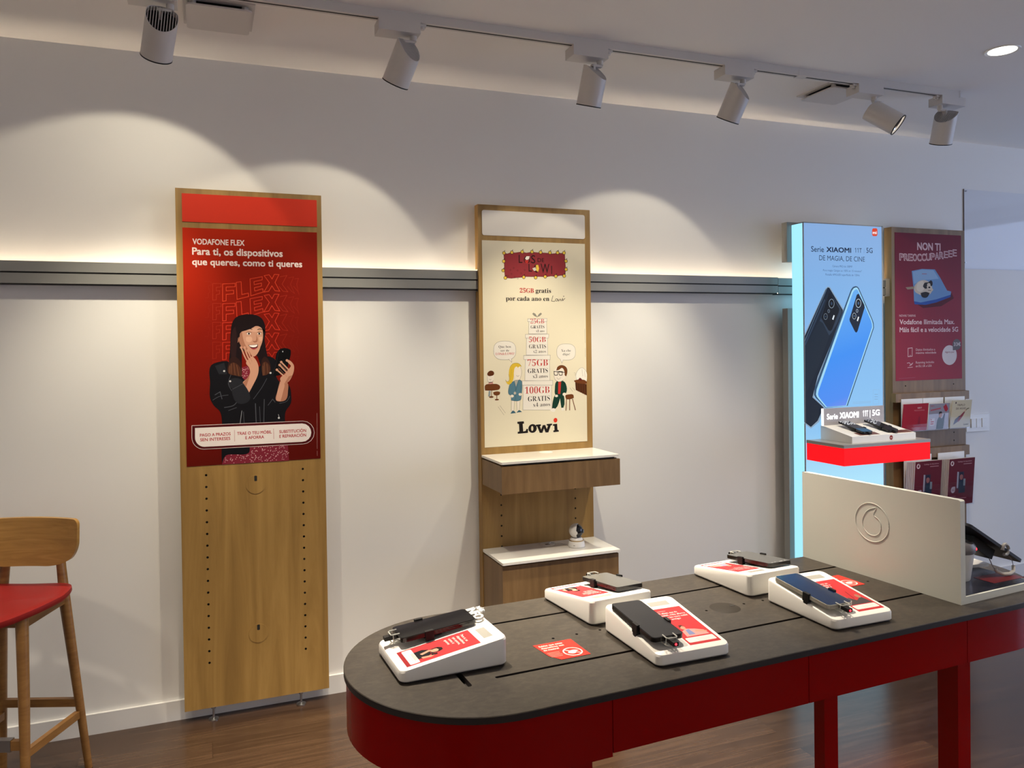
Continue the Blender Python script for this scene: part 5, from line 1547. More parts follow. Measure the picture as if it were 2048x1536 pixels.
        ('f','#d6a6ab',7,[(0.087,1.0645),(0.0904,1.0656),(0.0912,1.0629),(0.0882,1.0618)]),
        ('f','#d6a6ab',7,[(-0.0002,1.0568),(0.0031,1.0579),(0.0039,1.0552),(0.001,1.0541)]),
        ('f','#d6a6ab',7,[(0.0963,1.0767),(0.0996,1.0778),(0.1004,1.0751),(0.0975,1.074)]),
        ('f','#d6a6ab',7,[(-0.003,1.0966),(0.0003,1.0976),(0.0011,1.095),(-0.0018,1.0939)]),
        ('f','#d6a6ab',7,[(-0.0621,1.061),(-0.0589,1.0621),(-0.0581,1.0595),(-0.0609,1.0584)]),
        ('f','#d6a6ab',7,[(0.0958,1.0896),(0.0991,1.0907),(0.0999,1.088),(0.097,1.0869)]),
        ('f','#d6a6ab',7,[(-0.074,1.0628),(-0.0707,1.0639),(-0.0699,1.0613),(-0.0728,1.0602)]),
        ('f','#d6a6ab',7,[(-0.0573,1.0489),(-0.054,1.05),(-0.0532,1.0473),(-0.0561,1.0462)]),
        ('f','#d6a6ab',7,[(-0.0976,1.054),(-0.0944,1.0551),(-0.0936,1.0525),(-0.0965,1.0514)]),
        ('f','#d6a6ab',7,[(0.025,1.0588),(0.0283,1.0599),(0.0291,1.0572),(0.0262,1.0561)]),
        ('f','#d6a6ab',7,[(-0.0112,1.0764),(-0.0079,1.0775),(-0.0072,1.0749),(-0.0101,1.0737)]),
        ('f','#d6a6ab',7,[(-0.0681,1.072),(-0.0648,1.0731),(-0.0641,1.0705),(-0.0669,1.0694)]),
        ('f','#d6a6ab',7,[(0.1218,1.0759),(0.1252,1.077),(0.1261,1.0743),(0.1231,1.0732)]),
        ('f','#d6a6ab',7,[(0.0166,1.1043),(0.02,1.1054),(0.0207,1.1028),(0.0178,1.1016)]),
        ('f','#d6a6ab',7,[(-0.0521,1.0646),(-0.0488,1.0656),(-0.048,1.063),(-0.0509,1.0619)]),
        ('f','#d6a6ab',7,[(-0.0928,1.0495),(-0.0895,1.0505),(-0.0887,1.0479),(-0.0916,1.0468)]),
        ('f','#d6a6ab',7,[(0.1102,1.1006),(0.1135,1.1017),(0.1143,1.099),(0.1114,1.0979)]),
        ('f','#d6a6ab',7,[(0.1182,1.0775),(0.1216,1.0786),(0.1224,1.0759),(0.1194,1.0748)]),
        ('f','#d6a6ab',7,[(0.0741,1.049),(0.0774,1.0501),(0.0782,1.0474),(0.0753,1.0463)]),
        ('f','#d6a6ab',7,[(-0.0469,1.0634),(-0.0436,1.0645),(-0.0428,1.0618),(-0.0457,1.0607)]),
        ('f','#d6a6ab',7,[(0.0436,1.047),(0.047,1.0481),(0.0478,1.0455),(0.0449,1.0444)]),
        ('f','#d6a6ab',7,[(-0.0545,1.0576),(-0.0512,1.0587),(-0.0504,1.056),(-0.0533,1.0549)]),
        ('f','#d6a6ab',7,[(0.123,1.0527),(0.1264,1.0538),(0.1272,1.0512),(0.1242,1.05)]),
        ('f','#d6a6ab',7,[(0.0146,1.1049),(0.0179,1.106),(0.0187,1.1033),(0.0158,1.1022)]),
        ('f','#d6a6ab',7,[(0.0035,1.0863),(0.0068,1.0874),(0.0076,1.0847),(0.0047,1.0836)]),
        ('f','#d6a6ab',7,[(0.0602,1.0563),(0.0636,1.0574),(0.0644,1.0547),(0.0614,1.0536)]),
        ('f','#d6a6ab',7,[(0.0221,1.0989),(0.0255,1.1),(0.0263,1.0973),(0.0233,1.0962)]),
        ('f','#d6a6ab',7,[(0.0417,1.0614),(0.0451,1.0624),(0.0459,1.0598),(0.0429,1.0587)]),
        ('g','#7d2636',7,[(-0.0537,1.4284),(-0.023,1.4362),(-0.0141,1.4017),(-0.0281,1.3742),(-0.0422,1.3853)]),
        ('f','#d6a6ab',8,[(-0.0435,1.3903),(-0.0406,1.391),(-0.0402,1.3889),(-0.0427,1.3881)]),
        ('f','#d6a6ab',8,[(-0.0303,1.4244),(-0.0274,1.4252),(-0.027,1.4231),(-0.0295,1.4223)]),
        ('f','#d6a6ab',8,[(-0.0229,1.4234),(-0.0201,1.4242),(-0.0197,1.4221),(-0.0222,1.4213)]),
        ('f','#d6a6ab',8,[(-0.0393,1.3978),(-0.0364,1.3986),(-0.0361,1.3964),(-0.0385,1.3956)]),
        ('f','#d6a6ab',8,[(-0.0321,1.405),(-0.0293,1.4058),(-0.0289,1.4037),(-0.0313,1.4029)]),
        ('f','#d6a6ab',8,[(-0.0307,1.4094),(-0.0279,1.4102),(-0.0275,1.408),(-0.0299,1.4072)]),
        ('f','#d6a6ab',8,[(-0.0394,1.4222),(-0.0365,1.423),(-0.0362,1.4209),(-0.0386,1.4201)]),
        ('f','#d6a6ab',8,[(-0.0463,1.3982),(-0.0434,1.3989),(-0.043,1.3968),(-0.0455,1.396)]),
        ('f','#d6a6ab',8,[(-0.028,1.4055),(-0.0251,1.4062),(-0.0247,1.4041),(-0.0272,1.4033)]),
        ('f','#d6a6ab',8,[(-0.0282,1.4137),(-0.0253,1.4145),(-0.025,1.4124),(-0.0274,1.4116)]),
        ('f','#d6a6ab',8,[(-0.0408,1.413),(-0.0379,1.4138),(-0.0375,1.4116),(-0.04,1.4108)]),
        ('f','#d6a6ab',8,[(-0.0244,1.4279),(-0.0216,1.4287),(-0.0212,1.4266),(-0.0237,1.4258)]),
        ('f','#d6a6ab',8,[(-0.0344,1.4189),(-0.0315,1.4197),(-0.0311,1.4176),(-0.0336,1.4168)]),
        ('f','#d6a6ab',8,[(-0.0274,1.414),(-0.0246,1.4147),(-0.0242,1.4126),(-0.0266,1.4118)]),
        ('f','#d6a6ab',8,[(-0.039,1.412),(-0.0362,1.4128),(-0.0358,1.4107),(-0.0382,1.4099)]),
        ('f','#d6a6ab',8,[(-0.0338,1.3953),(-0.0309,1.3961),(-0.0305,1.3939),(-0.033,1.3932)]),
        ('f','#d6a6ab',8,[(-0.0388,1.3921),(-0.036,1.3928),(-0.0356,1.3907),(-0.0381,1.3899)]),
        ('f','#d6a6ab',8,[(-0.0448,1.4181),(-0.0419,1.4189),(-0.0415,1.4168),(-0.044,1.416)]),
        ('f','#d6a6ab',8,[(-0.045,1.4252),(-0.0421,1.426),(-0.0417,1.4239),(-0.0442,1.4231)]),
        ('f','#d6a6ab',8,[(-0.0274,1.3971),(-0.0246,1.3979),(-0.0242,1.3958),(-0.0267,1.395)]),
        ('f','#d6a6ab',8,[(-0.0428,1.4218),(-0.0399,1.4225),(-0.0395,1.4204),(-0.042,1.4196)]),
        ('f','#d6a6ab',8,[(-0.0371,1.3967),(-0.0342,1.3975),(-0.0338,1.3953),(-0.0363,1.3945)]),
        ('f','#d6a6ab',8,[(-0.0265,1.3962),(-0.0236,1.3969),(-0.0232,1.3948),(-0.0257,1.394)]),
        ('f','#d6a6ab',8,[(-0.032,1.4234),(-0.0291,1.4242),(-0.0287,1.422),(-0.0312,1.4213)]),
        ('f','#d6a6ab',8,[(-0.0371,1.4214),(-0.0343,1.4222),(-0.0339,1.4201),(-0.0364,1.4193)]),
        ('f','#d6a6ab',8,[(-0.034,1.4045),(-0.0311,1.4053),(-0.0307,1.4031),(-0.0332,1.4023)]),
        ('g','#24252b',7.3,[(-0.1012,1.3678),(-0.0827,1.3864),(-0.0424,1.3746),(-0.0425,1.3656),(-0.0874,1.3461)]),
        ('f','#24252b',7,[(-0.1499,1.4391),(-0.1138,1.451),(-0.1034,1.404),(-0.1346,1.4048)]),
        ('h','#4a4c54',8,0.003,0,[(-0.1519,1.3207),(-0.1318,1.3327),(-0.1243,1.3027)]),
        ('h','#4a4c54',8,0.0022,0,[(-0.1602,1.2998),(-0.1361,1.3137),(-0.1,1.3188)]),
        ('h','#4a4c54',8,0.003,0,[(-0.1169,1.2684),(-0.0805,1.2754),(-0.0682,1.2878)]),
        ('s','#4a4c54',8,0.0022,0,[(-0.1011,1.255),(-0.0686,1.2664)]),
        ('s','#8b8d94',8,0.0022,0,[(-0.0485,1.2527),(-0.0567,1.1974)]),
        ('s','#4a4c54',8,0.002,0,[(-0.0424,1.2482),(-0.0405,1.1966)]),
        ('s','#4a4c54',8,0.0035,0,[(0.0052,1.2806),(0.0071,1.1943)]),
        ('s','#4a4c54',8,0.002,0,[(0.0215,1.267),(0.0236,1.1935)]),
        ('s','#4a4c54',8,0.003,0,[(0.0406,1.2965),(0.0368,1.1928)]),
        ('h','#4a4c54',8,0.0025,0,[(0.0547,1.2699),(0.0739,1.2952),(0.0842,1.2818)]),
        ('h','#4a4c54',8,0.002,0,[(-0.0027,1.2981),(0.0311,1.3443),(0.0525,1.3826)]),
        ('s','#9a9ba0',8,0.0022,0,[(0.0959,1.2313),(0.0999,1.2137)]),
        ('h','#4a4c54',8,0.0018,0,[(-0.0781,1.4204),(-0.0992,1.3656),(-0.0836,1.331)]),
        ('h','#4a4c54',8,0.002,0,[(0.1009,1.2768),(0.1306,1.2843),(0.1436,1.3057)]),
        ('e','#c9c9cc',9,-0.0918,1.3748,0.004,0.0038),
        ('e','#c9c9cc',9,-0.1144,1.4171,0.004,0.0038),
        ('e','#c9c9cc',9,0.0674,1.4047,0.0042,0.0039),
        ('e','#c9c9cc',9,0.0978,1.2159,0.0042,0.0039),
        ('g','#c9967e',9,[(-0.043,1.5779),(-0.006,1.594),(0.0188,1.5999),(0.0352,1.5903),(0.0402,1.5687),(0.0385,1.5428),(0.0306,1.517),(0.0203,1.4922),(0.0093,1.4777),(0.0002,1.4744),(-0.0119,1.4824),(-0.0313,1.4999),(-0.0441,1.5129),(-0.0512,1.5267),(-0.055,1.5395),(-0.0539,1.5609)]),
        ('g','#a9735c',10,[(-0.043,1.5779),(-0.0539,1.5609),(-0.055,1.5395),(-0.0512,1.5267),(-0.0441,1.5129),(-0.0313,1.4999),(-0.0119,1.4824),(-0.0038,1.4766),(-0.023,1.5092),(-0.0336,1.5307),(-0.0394,1.5522)]),
        ('e','#a9735c',8,-0.0607,1.543,0.0053,0.0111),
        ('g','#a9735c',10,[(0.0124,1.5646),(0.0186,1.5387),(0.0119,1.5328),(0.0013,1.5355),(-0.0008,1.5381),(0.0104,1.5397)]),
        ('g','#1b1114',11,[(-0.0636,1.5631),(-0.0545,1.5737),(-0.0389,1.5787),(-0.0081,1.5888),(0.0147,1.6033),(0.0281,1.614),(0.0373,1.5946),(0.0432,1.573),(0.0491,1.5816),(0.0471,1.6075),(0.0359,1.6313),(0.0113,1.6455),(-0.0214,1.648),(-0.0542,1.6378),(-0.0749,1.6079)]),
        ('g','#1b1114',11,[(-0.0635,1.5652),(-0.0503,1.5771),(-0.0524,1.5523),(-0.0575,1.5609),(-0.0601,1.5268),(-0.0558,1.4968),(-0.0452,1.4453),(-0.0472,1.4239),(-0.0461,1.3918),(-0.0583,1.3943),(-0.0744,1.3981),(-0.0977,1.4073),(-0.0953,1.4549),(-0.0896,1.5059),(-0.086,1.5739),(-0.0749,1.6079)]),
        ('g','#2e1a17',12.5,[(-0.0948,1.457),(-0.0812,1.4759),(-0.0651,1.4713),(-0.0508,1.454),(-0.0457,1.4196),(-0.0461,1.3918),(-0.0583,1.3943),(-0.0744,1.3981),(-0.0977,1.4073)]),
        ('g','#4a2a1e',13,[(-0.0956,1.4379),(-0.0833,1.4504),(-0.0655,1.4457),(-0.0497,1.424),(-0.0461,1.3918),(-0.0583,1.3943),(-0.0744,1.3981),(-0.0977,1.4073)]),
        ('s','#6e4630',14,0.0024,0,[(-0.0857,1.4462),(-0.0873,1.4044)]),
        ('s','#6e4630',14,0.0024,0,[(-0.0768,1.4502),(-0.0724,1.3989)]),
        ('s','#6e4630',14,0.0024,0,[(-0.0656,1.4415),(-0.0575,1.3951)]),
        ('s','#6e4630',14,0.0024,0,[(-0.0919,1.4378),(-0.0937,1.4072)]),
        ('g','#2b191a',12,[(-0.0794,1.5824),(-0.0686,1.5994),(-0.0635,1.5652),(-0.0663,1.497),(-0.0767,1.4545),(-0.0856,1.4547)]),
        ('g','#1b1114',11,[(0.0405,1.586),(0.0491,1.5816),(0.0461,1.547),(0.0512,1.5038),(0.0611,1.4517),(0.0663,1.4104),(0.0527,1.3977),(0.0352,1.3935),(0.0318,1.4393),(0.0285,1.4868),(0.0263,1.5041),(0.0385,1.5385)]),
        ('g','#2e1a17',12.5,[(0.0338,1.4609),(0.0436,1.4736),(0.0572,1.4647),(0.0663,1.4104),(0.0527,1.3977),(0.0352,1.3935)]),
        ('g','#4a2a1e',13,[(0.0343,1.4393),(0.0453,1.452),(0.0593,1.443),(0.0658,1.4104),(0.0527,1.3977),(0.0356,1.3939)]),
        ('s','#6e4630',14,0.0024,0,[(0.0432,1.4477),(0.0423,1.3967)]),
        ('s','#6e4630',14,0.0024,0,[(0.0535,1.4432),(0.057,1.4033)]),
        ('s','#6e4630',14,0.0024,0,[(0.0376,1.4349),(0.0381,1.396)]),
        ('h','#1b1114',12.7,0.0024,0,[(-0.0266,1.5855),(-0.0151,1.5889),(-0.002,1.5862)]),
        ('h','#1b1114',12.7,0.0024,0,[(0.0177,1.5852),(0.0285,1.5878),(0.0376,1.5851)]),
        ('e','#e6dad3',12,-0.0158,1.5687,0.0082,0.0047),
        ('e','#3a2420',13,-0.0154,1.5687,0.0037,0.0043),
        ('e','#e6dad3',12,0.0253,1.5684,0.0074,0.0043),
        ('e','#3a2420',13,0.0253,1.5684,0.0037,0.0043),
        ('e','#0c0808',14,-0.0154,1.5687,0.0016,0.0021),
        ('e','#0c0808',14,0.0253,1.5684,0.0017,0.0022),
        ('g','#d8a88f',10,[(-0.0271,1.5542),(-0.0087,1.5562),(-0.0027,1.5432),(-0.0152,1.5327),(-0.0265,1.5392)]),
        ('f','#d8a88f',10,[(0.0222,1.5538),(0.0363,1.5558),(0.036,1.5407),(0.0268,1.5343)]),
        ('g','#d6a68e',10,[(-0.0225,1.5842),(0.0022,1.5913),(0.0228,1.5921),(0.0209,1.5783),(-0.0022,1.5768)]),
        ('h','#1b1114',13,0.0012,0,[(-0.0268,1.5718),(-0.0157,1.576),(-0.0043,1.5716)]),
        ('h','#1b1114',13,0.0012,0,[(0.0167,1.5715),(0.0254,1.5748),(0.0349,1.5713)]),
        ('h','#7d4a3a',12,0.0012,0,[(0.0005,1.5389),(0.0062,1.5328),(0.0144,1.5362)]),
        ('g','#4a1418',12,[(-0.0195,1.522),(-0.001,1.5226),(0.0196,1.5249),(0.0173,1.512),(0.0057,1.5036),(-0.0082,1.5089)]),
        ('g','#f2ece6',13,[(-0.017,1.5207),(-0.001,1.5213),(0.0179,1.5232),(0.0141,1.5155),(0.0009,1.5123),(-0.0122,1.5159)]),
        ('g','#a8414a',13,[(-0.0106,1.5107),(0.0029,1.5079),(0.0157,1.512),(0.0056,1.5027),(-0.0054,1.5055)]),
        ('g','#c9967e',12,[(-0.0289,1.4471),(-0.0226,1.4598),(-0.0038,1.4766),(0.0091,1.4613),(0.0194,1.4353),(0.0198,1.4137),(0.0154,1.3944),(-0.0017,1.3583),(-0.0199,1.3245),(-0.0437,1.3656),(-0.0259,1.3848),(-0.014,1.406),(-0.0177,1.4297)]),
        ('h','#c9967e',13,0.0056,0,[(-0.0167,1.4404),(-0.0343,1.4763),(-0.047,1.5121)]),
        ('e','#c9967e',15,-0.047,1.5121,0.0049,0.0051),
        ('h','#c9967e',13,0.0056,0,[(-0.0104,1.451),(-0.0244,1.4815),(-0.0335,1.5119)]),
        ('e','#c9967e',15,-0.0335,1.5119,0.0049,0.0051),
        ('h','#c9967e',13,0.0054,0,[(-0.0033,1.4594),(-0.0144,1.4796),(-0.0207,1.4997)]),
        ('e','#c9967e',15,-0.0207,1.4997,0.0049,0.0051),
        ('s','#a9735c',14,0.001,0,[(-0.0118,1.4424),(-0.0393,1.5094)]),
        ('s','#a9735c',14,0.001,0,[(-0.0051,1.453),(-0.0267,1.5028)]),
        ('g','#a9735c',13,[(-0.014,1.406),(-0.0185,1.3846),(-0.0305,1.3506),(-0.0437,1.3656),(-0.0259,1.3848)]),
        ('g','#24252b',13.6,[(-0.0875,1.3439),(-0.0671,1.3518),(-0.0425,1.366),(-0.0141,1.3063),(-0.0275,1.2853),(-0.0682,1.2856)]),
        ('s','#4a4c54',14,0.002,0,[(-0.0835,1.3417),(-0.0426,1.363)]),
        ('g','#a9735c',9,[(0.1045,1.3681),(0.134,1.3628),(0.1364,1.3278),(0.1273,1.291),(0.1052,1.2844),(0.0877,1.2903),(0.0933,1.3249)]),
        ('g','#c9967e',10,[(0.1075,1.368),(0.1213,1.361),(0.1164,1.3241),(0.1053,1.2853),(0.0877,1.2903),(0.0933,1.3249)]),
        ('g','#09090c',11,[(0.1029,1.5008),(0.1477,1.501),(0.151,1.4935),(0.1395,1.4413),(0.1292,1.4066),(0.0818,1.3905),(0.0778,1.3992),(0.0844,1.4208)]),
        ('h','#2a2b33',12,0.0014,0,[(0.1029,1.4999),(0.0844,1.4208),(0.0778,1.3992)]),
        ('e','#b9bcc6',12,0.118,1.4927,0.0021,0.003),
        ('g','#c9967e',12,[(0.1334,1.458),(0.1419,1.457),(0.1611,1.4373),(0.1629,1.4189),(0.1557,1.3928),(0.1353,1.3628),(0.1115,1.3591),(0.106,1.3811),(0.124,1.398),(0.1413,1.4194),(0.15,1.4323)]),
        ('s','#c9967e',13,0.0056,0,[(0.1454,1.4106),(0.1113,1.4489)]),
        ('e','#c9967e',15,0.1113,1.4489,0.0051,0.0052),
        ('s','#c9967e',13,0.0056,0,[(0.1409,1.3954),(0.1044,1.4368)]),
        ('e','#c9967e',15,0.1044,1.4368,0.005,0.0052),
        ('s','#c9967e',13,0.0056,0,[(0.1313,1.3804),(0.0931,1.4171)]),
        ('e','#c9967e',15,0.0931,1.4171,0.005,0.0052),
        ('s','#c9967e',13,0.0056,0,[(0.1551,1.4322),(0.1342,1.4554)]),
        ('e','#c9967e',15,0.1342,1.4554,0.0051,0.0052),
        ('s','#a9735c',14,0.001,0,[(0.141,1.4041),(0.1087,1.4398)]),
        ('s','#a9735c',14,0.001,0,[(0.1344,1.3868),(0.1,1.4248)]),
        ('f','#a9735c',13.4,[(0.1557,1.3928),(0.1353,1.3628),(0.1234,1.3605),(0.1408,1.3888)]),
        ('f','#4b1014',15,[(-0.2406,1.2006),(0.1953,1.1982),(0.2133,1.1937),(0.2285,1.1824),(0.2386,1.1661),(0.2419,1.1473),(0.238,1.1289),(0.2274,1.1137),(0.2118,1.1041),(0.1937,1.1014),(-0.198,1.1032),(-0.2067,1.1046),(-0.2149,1.1078),(-0.2225,1.1127),(-0.2291,1.119),(-0.2345,1.1265),(-0.2384,1.1349),(-0.2408,1.1439),(-0.2414,1.1532)]),
        ('s','#e8cfcb',16,0.0018,1,[(-0.2406,1.2006),(0.1953,1.1982),(0.2133,1.1937),(0.2285,1.1824),(0.2386,1.1661),(0.2419,1.1473),(0.238,1.1289),(0.2274,1.1137),(0.2118,1.1041),(0.1937,1.1014),(-0.198,1.1032),(-0.2067,1.1046),(-0.2149,1.1078),(-0.2225,1.1127),(-0.2291,1.119),(-0.2345,1.1265),(-0.2384,1.1349),(-0.2408,1.1439),(-0.2414,1.1532)]),
        ('f','#ece2de',17,[(-0.2291,1.1904),(0.1921,1.1882),(0.2065,1.1846),(0.2187,1.1756),(0.2267,1.1626),(0.2293,1.1475),(0.2262,1.1328),(0.2178,1.1207),(0.2053,1.113),(0.1908,1.1108),(-0.1951,1.1127),(-0.202,1.1138),(-0.2086,1.1164),(-0.2146,1.1203),(-0.2199,1.1253),(-0.2242,1.1313),(-0.2273,1.138),(-0.2292,1.1452),(-0.2297,1.1526)]),
        ('t', '#b0323a', 18, 'PAGO A PRAZOS', -0.2109, 1.1543, 0.1166, 0.0118, 0.022),
        ('t', '#b0323a', 18, 'SEN INTERESES', -0.21, 1.1356, 0.1142, 0.0118, 0.022),
        ('t', '#b0323a', 18, 'TRAE O TEU MÓBIL', -0.0684, 1.1533, 0.1363, 0.012, 0.022),
        ('t', '#b0323a', 18, 'E AFORRA', -0.0366, 1.1343, 0.0733, 0.012, 0.022),
        ('t','#b0323a',18,'SUBSTITUCIÓN',0.0988,1.152,0.109,0.0122,0.022),
        ('t', '#b0323a', 18, 'E REPARACIÓN', 0.0985, 1.1328, 0.109, 0.0122, 0.022),
        ('s','#b0323a',18,0.0012,0,[(-0.0786,1.175),(-0.079,1.1276)]),
        ('s','#b0323a',18,0.0012,0,[(0.0753,1.1727),(0.0758,1.1287)]),
        ('s','#b98882',3,0.0012,0,[(0.2546,1.2299),(0.2529,1.0776)]),
        ('s','#b98882',3,0.0012,0,[(0.2528,1.0687),(0.2529,1.0475)]),
    ],
    'cartoon': [
        ('f','#8d3238',2,[(-0.1629,1.9344),(-0.1455,1.9301),(-0.1278,1.9363),(-0.1058,1.9361),(-0.0747,1.9411),(-0.048,1.937),(-0.0211,1.9419),(0.0194,1.9397),(0.0512,1.9398),(0.0831,1.9366),(0.1154,1.9409),(0.1501,1.9402),(0.151,1.9058),(0.1541,1.8682),(0.1508,1.8337),(0.1277,1.835),(0.0999,1.8286),(0.077,1.8307),(0.0495,1.826),(0.0178,1.8271),(-0.0228,1.8256),(-0.0542,1.8258),(-0.0765,1.8221),(-0.0987,1.8201),(-0.1252,1.8164),(-0.1581,1.8186),(-0.1606,1.8532),(-0.1618,1.8938)]),
        ('s','#1d1816',3,0.0011,1,[(-0.1629,1.9344),(-0.1455,1.9301),(-0.1278,1.9363),(-0.1058,1.9361),(-0.0747,1.9411),(-0.048,1.937),(-0.0211,1.9419),(0.0194,1.9397),(0.0512,1.9398),(0.0831,1.9366),(0.1154,1.9409),(0.1501,1.9402),(0.151,1.9058),(0.1541,1.8682),(0.1508,1.8337),(0.1277,1.835),(0.0999,1.8286),(0.077,1.8307),(0.0495,1.826),(0.0178,1.8271),(-0.0228,1.8256),(-0.0542,1.8258),(-0.0765,1.8221),(-0.0987,1.8201),(-0.1252,1.8164),(-0.1581,1.8186),(-0.1606,1.8532),(-0.1618,1.8938)]),
        ('e','#1d1816',4,-0.1616,1.9329,0.0087,0.0085),
        ('e','#e3bf4a',5,-0.1616,1.9329,0.0066,0.0065),
        ('f','#1d1816',5,[(-0.1579,1.946),(-0.1553,1.9452),(-0.1589,1.9394),(-0.1615,1.9402)]),
        ('e','#1d1816',4,-0.1221,1.9368,0.0088,0.0086),
        ('e','#e3bf4a',5,-0.1221,1.9368,0.0066,0.0065),
        ('f','#1d1816',5,[(-0.1184,1.95),(-0.1158,1.9493),(-0.1194,1.9435),(-0.122,1.9442)]),
        ('e','#1d1816',4,-0.0698,1.9412,0.0089,0.0086),
        ('e','#e3bf4a',5,-0.0698,1.9412,0.0067,0.0066),
        ('f','#1d1816',5,[(-0.0661,1.9545),(-0.0634,1.9537),(-0.0671,1.9479),(-0.0697,1.9486)]),
        ('e','#1d1816',4,-0.0202,1.9427,0.009,0.0087),
        ('e','#e3bf4a',5,-0.0202,1.9427,0.0067,0.0066),
        ('f','#1d1816',5,[(-0.0164,1.956),(-0.0137,1.9553),(-0.0174,1.9494),(-0.0201,1.9501)]),
        ('e','#1d1816',4,0.024,1.9415,0.0091,0.0087),
        ('e','#e3bf4a',5,0.024,1.9415,0.0068,0.0066),
        ('f','#1d1816',5,[(0.0278,1.9549),(0.0305,1.9541),(0.0268,1.9482),(0.0241,1.949)]),
        ('e','#1d1816',4,0.0722,1.9413,0.0092,0.0087),
        ('e','#e3bf4a',5,0.0722,1.9413,0.0069,0.0067),
        ('f','#1d1816',5,[(0.0761,1.9547),(0.0788,1.9539),(0.0751,1.948),(0.0723,1.9488)]),
        ('e','#1d1816',4,0.1122,1.9424,0.0092,0.0088),
        ('e','#e3bf4a',5,0.1122,1.9424,0.0069,0.0067),
        ('f','#1d1816',5,[(0.1161,1.9559),(0.1188,1.9552),(0.115,1.9492),(0.1123,1.9499)]),
        ('e','#1d1816',4,0.1459,1.9426,0.0093,0.0088),
        ('e','#e3bf4a',5,0.1459,1.9426,0.007,0.0067),
        ('f','#1d1816',5,[(0.1498,1.9561),(0.1526,1.9553),(0.1488,1.9494),(0.146,1.9501)]),
        ('e','#1d1816',4,-0.1631,1.895,0.0087,0.0085),
        ('e','#e3bf4a',5,-0.1631,1.895,0.0066,0.0065),
        ('f','#1d1816',5,[(-0.1594,1.9081),(-0.1568,1.9074),(-0.1604,1.9016),(-0.163,1.9023)]),
        ('e','#1d1816',4,-0.1668,1.8522,0.0087,0.0085),
        ('e','#e3bf4a',5,-0.1668,1.8522,0.0066,0.0065),
        ('f','#1d1816',5,[(-0.1631,1.8653),(-0.1605,1.8646),(-0.1641,1.8588),(-0.1667,1.8596)]),
        ('e','#1d1816',4,-0.1564,1.8183,0.0088,0.0085),
        ('e','#e3bf4a',5,-0.1564,1.8183,0.0066,0.0065),
        ('f','#1d1816',5,[(-0.1527,1.8314),(-0.15,1.8306),(-0.1536,1.8248),(-0.1562,1.8256)]),
        ('e','#1d1816',4,-0.064,1.8232,0.0089,0.0086),
        ('e','#e3bf4a',5,-0.064,1.8232,0.0067,0.0066),
        ('f','#1d1816',5,[(-0.0602,1.8364),(-0.0576,1.8356),(-0.0612,1.8298),(-0.0639,1.8306)]),
        ('e','#1d1816',4,-0.0035,1.8226,0.009,0.0087),
        ('e','#e3bf4a',5,-0.0035,1.8226,0.0068,0.0066),
        ('f','#1d1816',5,[(0.0003,1.8359),(0.003,1.8351),(-0.0007,1.8293),(-0.0034,1.83)]),
        ('e','#1d1816',4,0.0459,1.8276,0.0091,0.0087),
        ('e','#e3bf4a',5,0.0459,1.8276,0.0068,0.0066),
        ('f','#1d1816',5,[(0.0498,1.841),(0.0525,1.8402),(0.0488,1.8343),(0.046,1.8351)]),
        ('e','#1d1816',4,0.1013,1.8303,0.0092,0.0088),
        ('e','#e3bf4a',5,0.1013,1.8303,0.0069,0.0067),
        ('f','#1d1816',5,[(0.1052,1.8437),(0.108,1.843),(0.1042,1.837),(0.1014,1.8378)]),
        ('e','#1d1816',4,0.1453,1.8328,0.0093,0.0088),
        ('e','#e3bf4a',5,0.1453,1.8328,0.007,0.0067),
        ('f','#1d1816',5,[(0.1492,1.8463),(0.1519,1.8455),(0.1481,1.8396),(0.1454,1.8403)]),
        ('e','#1d1816',4,0.1556,1.9039,0.0093,0.0088),
        ('e','#e3bf4a',5,0.1556,1.9039,0.007,0.0067),
        ('f','#1d1816',5,[(0.1595,1.9174),(0.1623,1.9166),(0.1585,1.9106),(0.1557,1.9114)]),
        ('e','#1d1816',4,0.1559,1.864,0.0093,0.0088),
        ('e','#e3bf4a',5,0.1559,1.864,0.007,0.0067),
        ('f','#1d1816',5,[(0.1598,1.8775),(0.1626,1.8768),(0.1588,1.8708),(0.156,1.8716)]),
        ('t','#1d1816',6,'L',-0.0879,1.8893,0.0178,0.0369,0.0),
        ('t','#1d1816',6,'O',-0.0622,1.8881,0.0304,0.0329,0.0),
        ('t','#1d1816',6,'S',-0.0255,1.8893,0.0216,0.0371,0.0),
        ('t','#1d1816',6,'DE',0.0079,1.896,0.0335,0.0182,0.0),
        ('t','#1d1816',6,'L',-0.0386,1.8502,0.0171,0.0354,0.0),
        ('t','#1d1816',6,'O',-0.0108,1.8458,0.0244,0.0372,0.0),
        ('t','#1d1816',6,'W',0.0234,1.8442,0.0447,0.0439,0.0),
        ('t','#1d1816',6,'I',0.0781,1.8407,0.0037,0.0383,0.0),
        ('f','#f0ebe2',7,[(-0.0556,1.9113),(-0.0483,1.9213),(-0.0326,1.9218),(-0.0359,1.9085),(-0.0485,1.9032)]),
        ('f','#b8322c',7,[(-0.0584,1.9005),(-0.0387,1.9027),(-0.0416,1.8878),(-0.0532,1.8883)]),
        ('f','#e3bf4a',7,[(-0.0013,1.8813),(0.0105,1.8824),(0.0147,1.8651),(0.0091,1.8485),(0.001,1.8566)]),
        ('f','#cfc9c0',7,[(-0.02,1.8652),(-0.0042,1.8709),(0.001,1.8566),(-0.0112,1.853)]),
        ('s','#1d1816',6,0.0007,1,[(-0.1348,1.8554),(-0.1307,1.8591),(-0.1268,1.8555),(-0.1309,1.8514)]),
        ('s','#1d1816',6,0.0007,1,[(-0.1183,1.8651),(-0.1143,1.8689),(-0.1104,1.8653),(-0.1144,1.8611)]),
